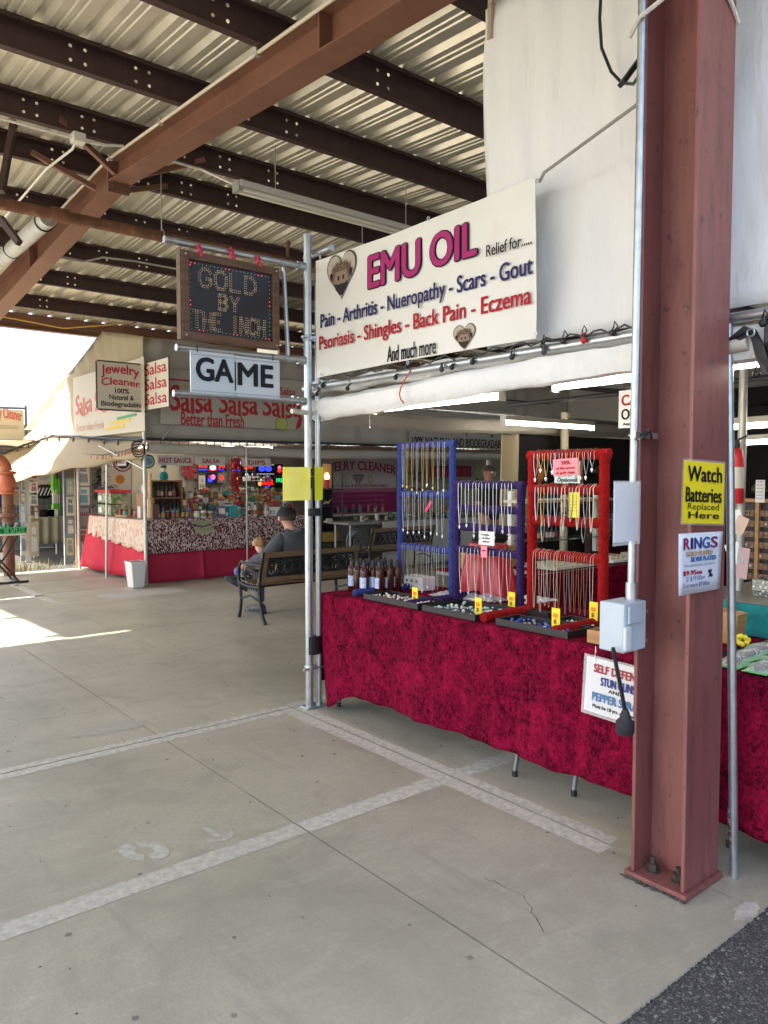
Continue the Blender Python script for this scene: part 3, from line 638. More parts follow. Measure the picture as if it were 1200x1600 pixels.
rollb([(2.98, 4.36, 1.985), (4.2, 4.38, 1.94), (5.6, 4.4, 1.97), (7.2, 4.4, 1.98)], .062).build('rolled_curtain', 'tarp_grey_shade', booth, smooth=True)  # white side roll, shade put in by the greyer canvas
for y, m in ((4.27, 'black'), (1.30, 'black'), (1.10, 'black')):
    b = B(); w = .012 if y > 1.5 else .03; zc = 1.99 + (4.3 - y) * .024
    b.tube([(2.93 + .088 * math.cos(t), y + .03 * math.cos(t), zc + .088 * math.sin(t)) for t in [k * math.pi / 9 for k in range(18)]], w * .5, 5, closed=True); b.build('tie_strap', m, booth)
# ceiling, side and back cloths
b = B(); b.grid(lambda u, t: V((2.93 + 4.4 * u, 4.36 - 5.7 * t, 2.13 + .30 * math.sin(min(1, u * 1.6) * 1.5) - .05 * abs(math.sin(t * 9.4)) + .015 * nz(u * 8, t * 9))), 30, 40); b.build('ceiling_canvas', 'tarp_grey_shade', booth, smooth=True)  # underside of white tarp, its shade put into the canvas colour
b = B(); b.grid(lambda u, t: V((5.18 + 2.1 * u, 4.44 + .03 * math.sin(u * 30) * (1 - .4 * t), .03 + 1.88 * t)), 40, 4); b.build('black_side_curtain', 'blackcloth', booth, smooth=True)
b = B(); b.grid(lambda u, t: V((7.30 + .03 * math.sin(u * 60) * (1 - .4 * t), 4.36 - 5.8 * u, .03 + 2.4 * t)), 60, 4); b.build('black_back_curtain', 'blackcloth', booth, smooth=True)
b = B(); b.grid(lambda u, t: V((2.95 + 4.35 * u, -1.45 + .03 * math.sin(u * 50), .03 + 4.0 * t * (1 if u < .01 else .6 + .0 * u))), 60, 4); b.build('black_end_curtain', 'blackcloth', booth, smooth=True)
b = B(); b.grid(lambda u, t: V((4.93 + .22 * u + .03 * t, 4.42 + .05 * math.sin(u * 7), .75 + 1.2 * t)), 10, 8); b.build('canvas_flap', 'tarp_cream', booth, smooth=True, solid=.003)

# ---------------- banner
BN = FX(2.842, 4.135, 2.19)
ban = thing('vinyl_banner', 'white vinyl banner lettered EMU OIL tied between the booth posts', 'banner', (2.842, 3.23, 2.19))
b = B(); b.grid(lambda u, t: BN.p(-.004 + 1.802 * u + .006 * math.sin(t * 5) * (u in (0, 1)), -.012 + .75 * t - .018 * math.sin(u * math.pi) * (t - .3) + .01 * u * (1 - t), .0 + .003 * math.sin(u * 17 + t * 4) + .003 * math.sin(u * 5 - t * 9)), 50, 16); b.build('sheet', 'vinyl', ban, smooth=True)
LF = .010
MAG, NAVY, RED, INK = flat(.36, .03, .15), flat(.030, .025, .115), flat(.42, .012, .025), flat(.012, .010, .012)
def bantext(s, x0p, x1p, t, hgt, mat, lift=LF, yoff=0, **k):
    # x0p/x1p: image columns of the ends on the banner, t: baseline height in metres
    x0 = K2(BN, x0p, 440)[0]; x1 = K2(BN, x1p, 440)[0]; return text(ban, s, BN, x0, t + yoff, x1 - x0, hgt, mat, lift=lift, **k)
def bt(s, blp, trp, mat, **k): return tp(ban, s, BN, blp, trp, mat, lift=k.pop('lift', LF), **k)
for grow, mt, lf in ((1, INK, LF - .0035), (0, MAG, LF)):
    for s, bl, tr in (('EMU', (578, 451), (658, 374)), ('OIL', (675, 419), (746, 344))):
        x0, y0 = K2(BN, *bl); x1, y1 = K2(BN, *tr); text(ban, s, BN, x0, y0, x1 - x0, y1 - y0, mt, bold=.034 + grow * .04, lift=lf)
bt('Relief for.....', (762, 402), (833, 362), INK, bold=.01)
bt('Pain - Arthritis - Nueropathy - Scars - Gout', (503, 513), (834, 399), NAVY, bold=.02)
bt('Psoriasis - Shingles - Back Pain - Eczema', (501, 547), (832, 446), RED, bold=.02)
bt('And much more', (607, 566), (683, 527), INK, bold=.01)
def heart(cx, cy, w, h, n=40, s=1.0):
    pts = []
    for k in range(n):
        t = 2 * math.pi * k / n; x = 16 * math.sin(t) ** 3; y = 13 * math.cos(t) - 5 * math.cos(2 * t) - 2 * math.cos(3 * t) - math.cos(4 * t)
        pts.append((cx + x / 32 * w * s, cy + (y + 2.5) / 29 * h * s))
    return pts
emu_pal = dict(ground=flat(.44, .38, .31), fur=flat(.13, .088, .06), dark=flat(.03, .022, .02), beak=flat(.26, .19, .145), beaklo=flat(.035, .028, .026), eye=flat(.01, .01, .01))
def emu(cx, cy, w, h, lf):
    pr = thing('x', 'x', 'x'); bpy.data.objects.remove(pr)
    sk = lambda nm, polys, m, d: sketch(ban, nm, BN, polys, m, lf + d)
    sk('heart_print', [heart(cx, cy, w, h, s=1.06)], emu_pal['dark'], 0); sk('heart_print', [heart(cx, cy, w, h)], emu_pal['ground'], .0008)
    fur = [(cx + math.cos(t) * w * .40 * (1 + .09 * math.sin(t * 13)), cy + .06 * h + math.sin(t) * h * .27 * (1 + .09 * math.sin(t * 17))) for t in [k * 2 * math.pi / 60 for k in range(60)]]
    sk('emu_head_print', [fur], emu_pal['fur'], .0016)
    tuft = [[(cx + a * w, cy + .2 * h), (cx + (a + .03) * w, cy + .2 * h), (cx + (a * 1.25 + .02) * w, cy + (.33 + .05 * math.sin(a * 40)) * h)] for a in [-.3 + .06 * k for k in range(11)]]
    sk('emu_tuft_print', tuft, emu_pal['fur'], .0018)
    for mi, cc in enumerate((flat(.20, .14, .10), flat(.06, .04, .028), flat(.27, .20, .15))):
        st = []
        for k in range(60):
            a = rnd.uniform(0, 6.2832); r0 = math.sqrt(rnd.random()) * .36; x0, y0 = cx + math.cos(a) * r0 * w, cy + .07 * h + math.sin(a) * r0 * .72 * h; ll = rnd.uniform(.05, .11) * w; dx, dy = math.cos(a) * ll, abs(math.sin(a)) * ll * .6 + .03 * h; st.append([(x0 - .008 * w, y0), (x0 + .012 * w, y0), (x0 + dx, y0 + dy)])
        sk('emu_hair_print', st, cc, .0019 + .00015 * mi)
    sk('emu_face_print', [[(cx - .19 * w, cy + .12 * h), (cx + .19 * w, cy + .12 * h), (cx + .27 * w, cy - .1 * h), (cx + .2 * w, cy - .2 * h), (cx - .2 * w, cy - .2 * h), (cx - .27 * w, cy - .1 * h)]], emu_pal['beak'], .0024)
    sk('emu_beak_print', [[(cx - .26 * w, cy - .13 * h), (cx - .1 * w, cy - .17 * h), (cx, cy - .16 * h), (cx + .1 * w, cy - .17 * h), (cx + .26 * w, cy - .13 * h), (cx + .2 * w, cy - .27 * h), (cx + .05 * w, cy - .42 * h), (cx - .05 * w, cy - .42 * h), (cx - .2 * w, cy - .27 * h)]], emu_pal['beaklo'], .0032)
    sk('emu_eye_print', [ell(cx - .35 * w, cy + .05 * h, .045 * w, .075 * h), ell(cx + .35 * w, cy + .05 * h, .045 * w, .075 * h), ell(cx - .085 * w, cy - .03 * h, .03 * w, .06 * h, 8), ell(cx + .085 * w, cy - .03 * h, .03 * w, .06 * h, 8)], emu_pal['eye'], .004)
for (pc, x0, x1, y0, y1) in (((535, 432), 513, 556, 397, 467), ((727, 527), 711, 744, 508, 547)):
    a0, q = K2(BN, x0, pc[1]); a1, q = K2(BN, x1, pc[1]); cx, b0 = K2(BN, pc[0], y1); cx, b1 = K2(BN, pc[0], y0); emu(cx, (b0 + b1) / 2, a1 - a0, b1 - b0, .0085)
for px, py in ((503, 402), (672, 342), (842, 284), (504, 585), (640, 567), (840, 522)):
    a, c = K2(BN, px, py); b = B(); b.tube([BN.p(a + .009 * math.cos(t), c + .009 * math.sin(t), .013) for t in [k * math.pi / 5 for k in range(10)]], .003, 5, closed=True); b.build('grommet', 'galv', ban)
b = B(); b.tube([K(843, 284, x=2.84), K(850, 270, x=2.82), K(925, 215, x=2.75), K(1000, 160, x=2.66)], .0075, 6)
tag(b.build('tie_rope', mk('grey_rope', (.30, .28, .25), .85, bump=.5, bs=200), smooth=True), 'grey rope from the banner top corner up to the steel column', 'rope')
b = B(); b.tube([K(940, -30, x=2.9), K(937, 30, x=2.9), K(940, 75, x=2.9), K(955, 112, x=2.9), K(972, 130, x=2.9), K(990, 131, x=2.85), K(997, 120, x=2.8)], .007, 6)
tag(b.build('black_cable', 'black', smooth=True), 'black cable hanging in a loop on the white canvas near the column top', 'cable')
fl = thing('flood_light', 'small black lamp box behind the column above the rope', 'lamp', K(992, 112, x=2.74))
p = K(992, 112, x=2.74); b = B(); b.bar(p + V((-.06, .02, -.06)), p + V((.03, -.03, .08)), .05, .02); b.build('housing', 'black', fl, bevel=.004)
b = B(); b.bar(p + V((.03, -.03, .03)), p + V((.06, -.1, .06)), .02, .02); b.build('bracket', 'darkgrey', fl)
b = B()
for k in range(14): b.ball(V((2.975, 2.74, 3.99)) + V((rnd.gauss(0, .02), rnd.gauss(0, .025), rnd.gauss(0, .03))), rnd.uniform(.012, .02), 6, 4)
b.cyl((2.975, 2.755, 3.77), (2.975, 2.75, 4.0), .017, 8)
tag(b.build('knotted_rope', mk('frayed_rope', (.50, .40, .28), .9, bump=.6, bs=90)), 'frayed tan rope knot tying the canvas corner to the roof', 'rope')

ORD = ['first', 'second', 'third', 'fourth', 'fifth', 'sixth', 'seventh', 'eighth', 'ninth', 'tenth', 'eleventh', 'twelfth']
# ---------------- ball bungees and lights on the front rail
def bungee(p, label, hang=.05):
    t = thing('ball_bungee', label, 'bungee', p, 0, 'black ball bungees along the booth rail')
    b = B(); b.ball((0, 0, 0), .0145, 10, 7); b.build('ball', 'black', t, smooth=True, local=True)
    b = B(); b.tube([(0, .006, .01), (.02, .01, hang * .6), (.01, 0, hang), (.02, -.01, hang * .6), (0, -.006, .01)], .0032, 5); b.build('loop', 'black', t, local=True)
    return t
pr = bungee((0, 0, 0), 'black ball bungee clipping the canvas to the front rail')
for i, (px, py) in enumerate([(504, 603), (495, 616), (543, 607), (636, 572), (618, 590), (706, 574), (738, 566), (800, 558), (848, 540), (880, 533), (912, 526), (958, 520)]):
    q = K(px, py, x=2.838)
    lab = 'black ball bungee on the front rail, %s from the booth post' % ORD[i]
    if i == 0: rot_loc(pr, q); pr['label'] = lab
    else: dup(pr, q, rnd.uniform(-.5, .5), lab)
for px, py in ((1192, 505), (1182, 585)):
    dup(pr, K(px, py, x=2.83), 0, 'black ball bungee %s the strap right of the column' % ('above' if py < 540 else 'below'))
b = B(); b.tube([K(500 + i * 12.2, 592 - i * 2.05 + 5 * math.sin(i * 1.9), x=2.846) for i in range(41)], .0045, 5); cab = b.build('string_light_cable', 'black', smooth=True); tag(cab, 'black string light cable along the front rail under the banner', 'cable')
for i, (px, py) in enumerate(((912, 527), (850, 545), (690, 573))):
    b = B(); b.lathe(K(px, py, x=2.835), [(.004, -.03), (.014, -.02), (.012, -.006), (.007, .006), (.007, .02)], 10); b.build('bulb', 'redplast' if i == 0 else 'darkgrey', cab, smooth=True)
b = B(); b.tube([K(642, 578, x=2.85), K(636, 588, x=2.838), K(630, 598, x=2.83), K(626, 607, x=2.826), K(624, 616, x=2.824), K(626, 624, x=2.83), K(631, 630, x=2.84)], .004, 6); tag(b.build('curtain_tie', 'redplast', smooth=True), 'short red cord tied round the rolled curtain', 'cord')
b = B(); q = K(578, 668, x=3.05); b.cyl(q, K(577, 640, x=3.05), .0015, 5); b.ball(q, .005, 6, 4); tag(b.build('light_pull', 'white'), 'thin white pull cord hanging below the lit front tube light', 'cord')

# ---------------- signs hung from the post
def signpipe(pz, pl, label, x0, m='galv'):
    b = B(); b.cyl((x0, 4.195, pz), (2.79, 4.195, pz + .008), .0205, 14); b.cyl((2.735, 4.195, pz + .007), (2.788, 4.195, pz + .008), .027, 12)
    return tag(b.build('sign_pipe', m, smooth=True), label, 'pipe', 'pipes holding the hanging signs')
signpipe(2.885, '', 'galvanised pipe above the lettered light board', 1.84); signpipe(2.285, '', 'galvanised pipe between the light board and the GAME sign', 1.905); signpipe(2.02, '', 'galvanised pipe below the GAME sign', 1.885)
LED = FY(4.17, 1.93, 2.335)
led = thing('light_board', 'dark lettered light board in a wooden frame reading GOLD BY THE INCH', 'sign', (2.26, 4.19, 2.335))
panel(led, 'board', LED, .045, .045, .56, .415, .03, mk('dark_board', (.016, .022, .034), .3), -.01)
for nm, x, y, w, h in (('frame_bottom', 0, 0, .65, .045), ('frame_top', 0, .46, .65, .045), ('frame_side', 0, .0455, .045, .414), ('frame_side', .605, .0455, .045, .414)):
    panel(led, nm, LED, x, y, w, h, .05, 'sign_wood', .012, bevel=.003)
panel(led, 'back_panel', LED, -.010, -.002, .010, .51, .05, 'sign_wood', .008)
for cx, cy in ((.022, .022), (.628, .022), (.022, .483), (.628, .483)):
    b = B(); b.cyl(LED.p(cx, cy, .0125), LED.p(cx, cy, .018), .006, 8); b.build('screw', 'galv', led)
ST = {'G': [[(1, .8), (.75, 1), (.25, 1), (0, .75), (0, .25), (.25, 0), (.75, 0), (1, .2), (1, .45), (.6, .45)]], 'O': [[(.25, 1), (.75, 1), (1, .75), (1, .25), (.75, 0), (.25, 0), (0, .25), (0, .75), (.25, 1)]], 'L': [[(0, 1), (0, 0), (.9, 0)]], 'D': [[(0, 0), (0, 1), (.6, 1), (1, .7), (1, .3), (.6, 0), (0, 0)]],
      'B': [[(0, 0), (0, 1), (.7, 1), (.9, .75), (.7, .52), (0, .52)], [(.7, .52), (.95, .27), (.7, 0), (0, 0)]], 'Y': [[(0, 1), (.5, .5), (1, 1)], [(.5, .5), (.5, 0)]], 'T': [[(0, 1), (1, 1)], [(.5, 1), (.5, 0)]], 'H': [[(0, 0), (0, 1)], [(1, 0), (1, 1)], [(0, .5), (1, .5)]], 'E': [[(.9, 1), (0, 1), (0, 0), (.9, 0)], [(0, .5), (.75, .5)]], 'I': [[(.5, 0), (.5, 1)]], 'N': [[(0, 0), (0, 1), (1, 0), (1, 1)]], 'C': [[(1, .8), (.75, 1), (.25, 1), (0, .75), (0, .25), (.25, 0), (.75, 0), (1, .2)]]}
dot = B(); dots = set()
def putdots(fr, bb, seg, off, step, r, lift):
    for (a0, c0), (a1, c1) in seg:
        L = math.hypot(a1 - a0, c1 - c0); n = max(1, round(L / step)); nx, ny = -(c1 - c0) / L, (a1 - a0) / L
        for k in range(n + 1):
            for s in (off, -off):
                x, y = a0 + (a1 - a0) * k / n + nx * s, c0 + (c1 - c0) * k / n + ny * s; key = (round(x / .007), round(y / .007))
                if key in dots: continue
                dots.add(key); bb.lathe(fr.p(x, y, lift), [(r, 0), (r * .7, .004)], 5, '-y')
for w, x0, y0, wd, ht in (('GOLD', .12, .32, .40, .10), ('BY', .245, .20, .15, .085), ('THE', .075, .075, .20, .095), ('INCH', .325, .075, .245, .095)):
    n = len(w); cw = wd / n
    for i, ch in enumerate(w):
        for pl in ST[ch]:
            pts = [(x0 + i * cw + px * cw * .70, y0 + py * ht) for px, py in pl]; putdots(LED, dot, list(zip(pts[:-1], pts[1:])), .0062, .0138, .0032, -.009)
dot.build('letter_dots', mk('unlit_amber_led', (.78, .60, .35), .4), led, kind='stuff')
for nm, mat, sel in (('border_dots', mk('unlit_green_led', (.42, .50, .42), .4), 0), ('lit_border_dots', mk('lit_red_led', (1, .05, .12), .4, emit=.5), 1)):
    b = B(); i = 0
    per = [(.065 + .52 * k / 21, .443) for k in range(22)] + [(.59, .443 - .38 * k / 15) for k in range(1, 15)] + [(.585 - .52 * k / 21, .062) for k in range(22)] + [(.06, .075 + .38 * k / 15) for k in range(15)]
    for i, (x, y) in enumerate(per):
        if (i % 9 in (0, 1)) == bool(sel): b.lathe(LED.p(x, y, -.009), [(.0034, 0), (.002, .004)], 6, '-y')
    b.build(nm, mat, led, kind='stuff')
for k, (px, py) in enumerate(((312, 390), (362, 395), (404, 407))):
    p = K(px, py, y=4.17); b = B(); b.ball(p, .02, 8, 5, (.8, .8, 1.3)); b.ball(p + V((.008, -.01, -.028)), .015, 8, 5); b.ball(p + V((-.01, -.008, .018)), .013, 8, 5)
    b.tube([p + V((0, .025 + .024 * math.cos(t), .01 + .024 * math.sin(t))) for t in [j * math.pi / 5 for j in range(10)]], .004, 5, closed=True)
    tag(b.build('red_tie', mk('pink_red_bead', (.55, .03, .08), .35), smooth=True), ('red beaded tie on the upper sign pipe, left end', 'red beaded tie on the upper sign pipe, middle', 'red beaded tie on the upper sign pipe, nearest the post')[k], 'tie', 'red ties holding the light board')
bb_ = thing('back_sign', 'cream sign board standing edge on behind the light board by the post', 'sign', (2.67, 4.35, 2.32))
b = B(); b.add([(2.62, 4.24, 2.32), (2.68, 4.60, 2.33), (2.68, 4.60, 2.86), (2.62, 4.24, 2.86)], [(0, 1, 2, 3)]); b.build('board', 'offwhite', bb_, solid=.012)
b = B(); b.cyl((2.70, 4.25, 2.30), (2.67, 4.25, 2.88), .014, 10); b.build('pipe', 'galv', bb_, smooth=True)
GM = FY(4.175, 1.985, 2.03)
gm = thing('game_sign', 'white sign board with black letters reading GAME hung between two pipes', 'sign', (2.28, 4.18, 2.03))
panel(gm, 'board', GM, 0, 0, .285, .245, .012, mk('pale_blue_card', (.62, .70, .76), .55), 0); panel(gm, 'board', GM, .289, 0, .312, .24, .012, mk('pale_blue_card_b', (.64, .71, .75), .55), .002)
GK = flat(.02, .024, .03)
text(gm, 'GA', GM, .035, .078, .235, .13, GK, bold=.04, lift=.003); text(gm, 'ME', GM, .308, .068, .24, .13, GK, bold=.04, lift=.005)
b = B(); b.bar(GM.p(.287, .03, .004), GM.p(.287, .205, .004), .006, .004); b.build('seam', GK, gm)
for y in (.012, .222):
    b = B(); b.bar(GM.p(.0, y, .004), GM.p(.6, y + .002, .0045), .003, .002); b.build('edge_strip', 'grey', gm)
for x in (.04, .55):
    b = B(); b.tube([GM.p(x, .235, .004), GM.p(x, .27, .01), GM.p(x + .005, .28, -.02)], .003, 5); b.build('tie', 'black', gm)
# neon papers on the post
b = B(); b.grid(lambda u, t: V((2.592 + .205 * u, 4.155 + .012 * math.sin(u * 5), 1.385 + .215 * t)), 10, 4); tag(b.build('neon_paper', mk('neon_yellow_glow', (.92, .88, .22), .6, transl=.5, col2=(.88, .84, .08), var=.03, c2lo=.5, c2hi=.6, c2s=5), smooth=True), 'pale neon yellow sheet taped to the left of the booth post', 'paper')  # glow of light through the left sheet raised into its colour
b = B(); b.grid(lambda u, t: V((2.835 + .068 * u, 4.152 + .006 * u, 1.385 + .215 * t)), 4, 2); tag(b.build('neon_paper', 'neon'), 'narrow bright neon yellow strip taped to the right of the booth post', 'paper')

# ---------------- lit tubes under the canvas
def tube(p0, p1, label):
    p0 = V(p0); p1 = V(p1); t = thing('lit_tube_light', label, 'light fixture', p0, 0, 'lit tube lights inside the booth')
    b = B(); b.bar(p0 + V((0, 0, .035)), p1 + V((0, 0, .035)), .06, .035); b.build('housing', 'lampoff', t)
    b = B(); b.cyl(p0, p1, .016, 10); b.build('tube', 'lamp', t, smooth=True)
    d = (p1 - p0).normalized()
    for q in (p0 - d * .004, p1): 
        b = B(); b.bar(q, q + d * .004, .055, .05); b.build('end_cap', 'lampoff', t)
tube(K(584, 641, x=3.04), K(784, 619, x=3.04), 'lit tube light just behind the front roll, left of the racks')
q = K(868, 605, x=3.12); tube(q, q + V((0, -1.2, .01)), 'lit tube light ending behind the grey conduit and the column')
q = K(786, 660, y=3.93); tube(q, q + V((1.1, -.02, .0)), 'lit tube light inside the booth pointing away from the front')
q = K(1134, 668, x=4.6); tube(q, q + V((0, -1.2, .02)), 'lit tube light in the booth seen right of the column')
q = K(1160, 692, x=5.6); tube(q, q + V((0, -1.2, .02)), 'small lit tube light deepest in the booth right of the column')
# CASH ONLY card
CF = FX(3.6, 2.385, 1.80); c = thing('cash_card', 'white hanging card lettered CASH ONLY behind the conduit', 'sign', (3.6, 2.3, 1.8))
panel(c, 'card', CF, 0, 0, .22, .20, .004, 'white'); text(c, 'CASH', CF, .02, .12, .17, .055, RED, .03); text(c, 'ONLY', CF, .02, .045, .17, .055, INK, .03); text(c, 'charge available', CF, .03, .015, .1, .014, INK, .01)
b = B(); b.cyl(CF.p(.03, .2), CF.p(.03, .36), .002, 5); b.cyl(CF.p(.19, .2), CF.p(.19, .36), .002, 5); b.build('cord', 'black', c)

# ---------------- velvet covered front tables
def table(label, y0, y1, xf, legs):
    t = thing('folding_table', label, 'table', (xf + .4, (y0 + y1) / 2, 0))
    b = B(); b.box(xf + .10, xf + .78, y1 + .03, y0 - .03, .715, .752); b.build('tabletop', 'grey', t)
    for (x, y) in legs:
        b = B(); b.tube([(x + .03, y, .712), (x + .03, y, .16), (x + .015, y - .005, .08), (x - .004, y - .01, .035), (x - .008, y - .012, .002)], .0125, 10); b.build('leg', 'legmetal', t, smooth=True)
        b = B(); b.cyl((x - .008, y - .012, .001), (x - .006, y - .011, .03), .0155, 10); b.build('foot_cap', 'black', t)
    return t
table('folding table under the crimson cloth, left of the column', 4.2, 1.66, 2.91, [(2.985, 4.10), (2.985, 2.566), (3.02, 2.225), (3.55, 4.10), (3.55, 1.75)])
table('folding table under the crimson cloth, right of the column', 1.60, -1.2, 2.98, [(3.1, 1.5), (3.1, -1.1), (3.6, -1.1)])
def cloth(label, y0, y1, xf, droop, seed, dx=.0):
    Lp = [(.0, None)]
    def fn(u, t):
        y = y0 + (y1 - y0) * u
        zb = .148 + .003 * math.sin(u * 5 + seed) + (droop * math.exp(-((y0 - y) / .22) ** 2) if droop else 0) * -1
        if t < .35: k = t / .35; return V((xf + .80 - .785 * k + dx * u, y, .760 + .0015 * nz(y * 9, k * 6)))
        if t < .45: k = (t - .35) / .1; return V((xf + .015 - .03 * math.sin(k * 1.57) + dx * u, y, .760 - .02 * (1 - math.cos(k * 1.57))))
        k = (t - .45) / .55; fold = (.014 * math.sin(y * 7.3 + seed) + .012 * math.sin(y * 15.1 + 2 * seed + math.sin(y * 3)) + .008 * math.sin(y * 33)) * k ** 1.1
        return V((xf - .015 + dx * u * (1 - .3 * k) - .02 * k + fold, y + (-.10 * k ** 1.2 * math.exp(-((y0 - y) / .3) ** 2) if droop else 0), .740 + (zb - .740) * k))
    b = B(); b.grid(fn, 150, 44)
    o = b.build('velvet_tablecloth', 'crimson', smooth=True, solid=.004); return tag(o, label, 'tablecloth')
cloth('crimson crushed velvet cloth hanging over the long table left of the column', 4.20, 1.64, 2.915, .13, .5, .06)
cloth('crimson crushed velvet cloth on the table right of the column', 1.60, -1.2, 3.0, 0, 2.2)
b = B(); b.grid(lambda u, t: V((2.90 + .8 * u, 4.206 + .02 * math.sin(u * 9) * t, .76 - .6 * t)), 20, 8); o = b.build('velvet_end_drop', 'crimson', bpy.data.objects['velvet_tablecloth'], smooth=True)

TZ = .765
# amber bottles
def bottle0():
    t = thing('amber_bottle', 'dark amber bottle with black cap in the crowd of oil bottles on the table end', 'bottle', (0, 0, 0), 0, 'amber oil bottles on the velvet table')
    b = B(); b.lathe((0, 0, 0), [(.029, 0), (.031, .004), (.031, .145), (.027, .163), (.014, .175), (.013, .182)], 14); b.build('body', 'bottle', t, smooth=True, local=True)
    b = B(); b.lathe((0, 0, .180), [(.015, 0), (.015, .026), (.011, .03), (.007, .042)], 12); b.build('cap', 'black', t, smooth=True, local=True)
    b = B(); n = 8; vs = []; 
    for i in range(n + 1):
        a = R(150 + 100 * i / n); vs += [(.0318 * math.cos(a), .0318 * math.sin(a), .04), (.0318 * math.cos(a), .0318 * math.sin(a), .11)]
    b.add(vs, [(2 * i, 2 * i + 2, 2 * i + 3, 2 * i + 1) for i in range(n)]); b.build('label', mk('blue_white_label', (.45, .52, .72), .5, var=.3, vs=60), t, local=True)
    return t
b0 = bottle0(); k = 0
for i in range(4):
    for j in range(4):
        if (i == 0 and j > 2): continue
        p = V((3.10 + i * .066 + rnd.uniform(-.004, .004), 4.10 - j * .068 - i * .012 + rnd.uniform(-.006, .006), TZ))
        lab = 'dark amber oil bottle, %s from the left in the %s row on the table end' % (('first', 'second', 'third', 'fourth')[j], ('front', 'second', 'third', 'back')[i])
        if k == 0: rot_loc(b0, p, .4); b0['label'] = lab
        else: dup(b0, p, rnd.choice([rnd.uniform(-.9, .6), rnd.uniform(1.2, 4.5)]), lab)
        k += 1

# ---------------- necklace racks
RX = 3.39
def rack(label, col, colname, pxl, pxr, pyt, bars, feet):
    fr = FX(RX); yl = K(pxl, 800, x=RX).y; yr = K(pxr, 800, x=RX).y; zt = K(pxl, pyt, x=RX).z; r = .028 if colname == 'red' else .0235
    t = thing('necklace_rack', label, 'jewelry rack', (RX, (yl + yr) / 2, TZ), 0, 'velvet wrapped necklace racks on the table')
    def wrap(p0, p1, nm):
        p0 = V(p0); p1 = V(p1); n = max(6, int((p1 - p0).length / .018)); P = [p0.lerp(p1, i / n) for i in range(n + 1)]
        b = B(); b.tube(P, [r * (1 + .07 * ((i % 2) * 2 - 1)) + rnd.uniform(-.0012, .0012) for i in range(n + 1)], 9); return b.build(nm, col, t, smooth=True)
    wrap((RX, yl, TZ), (RX, yl, zt), 'upright'); wrap((RX, yr, TZ), (RX, yr, zt), 'upright'); wrap((RX, yl + r, zt), (RX, yr - r, zt), 'top_bar')
    zs = [zt]
    for py in bars:
        z = K((pxl + pxr) / 2, py, x=RX).z; wrap((RX, yl - .01, z), (RX, yr + .01, z), 'bar'); zs.append(z)
    for y in feet: wrap((RX - .40, y, TZ + r * .8), (RX + .22, y, TZ + r * .8), 'foot')
    return t, yl, yr, zs
rb, bl_, br_, bz = rack('blue velvet wrapped rack with three bars of fine necklaces', 'velblue', 'blue', 626, 707, 697, (772, 857), (K(626, 800, x=RX).y,))
rp, pl_, pr_, pz_ = rack('low purple rack between the blue and red ones', 'velpurple', 'purple', 714, 814, 757, (796, 826, 862), (K(714, 800, x=RX).y,))
rr_, rl_, rrr, rz_ = rack('tall red velvet wrapped rack beside the conduit', 'velred', 'red', 832, 944, 712, (765, 815, 870), (K(832, 800, x=RX).y, K(944, 800, x=RX).y))
chains = {}
def necklace(y, z, ln, mat, label, group, sp=.012, r=.0015, pend=None, x=None):
    R_ = .029 if 'red' in group else .0245
    x = RX - R_ - .002 if x is None else x
    t = thing('necklace', label, 'necklace', (x, y, z), 0, group)
    pts = [(RX + .012, y + sp * .5, z + .012), (RX, y + sp * .6, z + R_ + .003), (x - .002, y + sp * .8, z + .010), (x - .003, y + sp, z - .03), (x - .003, y + sp * .9, z - ln * .5), (x - .003, y + .003, z - ln + .01), (x - .003, y, z - ln), (x - .003, y - .003, z - ln + .01), (x - .003, y - sp * .9, z - ln * .5), (x - .003, y - sp, z - .03), (x - .002, y - sp * .8, z + .010), (RX, y - sp * .6, z + R_ + .003), (RX + .012, y - sp * .5, z + .012)]
    b = B(); b.tube(pts, r, 4); b.build('chain', mat, t)
    if pend:
        b = B(); b.add([(x - .004, y, z - ln), (x - .006, y + .008, z - ln - .006), (x - .006, y + .006, z - ln - .018), (x - .006, y, z - ln - .026), (x - .006, y - .006, z - ln - .018), (x - .006, y - .008, z - ln - .006), (x - .010, y, z - ln - .012)], [(0, 1, 6), (1, 2, 6), (2, 3, 6), (3, 4, 6), (4, 5, 6), (5, 0, 6), (0, 5, 4, 3, 2, 1)]); b.build('pendant', pend, t)
    return t
ORD = ['first', 'second', 'third', 'fourth', 'fifth', 'sixth', 'seventh', 'eighth', 'ninth', 'tenth', 'eleventh', 'twelfth', 'thirteenth', 'fourteenth', 'fifteenth']
def rowof(yl, yr, z, n, ln, mats, label, group, sp=.012, r=.0015, pend=None, jit=.03):
    for i in range(n):
        y = yl - .03 + (yr - yl + .06) * (i + .5) / n + rnd.uniform(-.006, .006)
        mt = rnd.choice(mats); necklace(y, z, ln + rnd.uniform(-jit, jit), mt, '%s %s, %s from the left' % (mt if isinstance(mt, str) else 'pearl', label, ORD[i]), group, sp, r, rnd.choice(pend) if pend else None)
gw = mk('gold_heart', (.8, .6, .2), .3, .8); sw = mk('crystal_pendant', (.75, .78, .82), .15, .3); bk = mk('dark_pendant', (.03, .03, .035), .3)
G1 = 'fine necklaces on the blue rack'; G2 = 'silver necklaces on the purple rack'; G3 = 'beaded necklaces on the red rack'
rowof(bl_, br_, bz[0], 9, .27, ['silver', 'silver', 'gold'], 'chain with small pendant on the blue rack top bar', G1, .009, .0010, [gw, gw, sw])
rowof(bl_, br_, bz[1], 8, .25, ['silver'], 'chain with pale pendant on the blue rack middle bar', G1, .010, .0011, [sw])
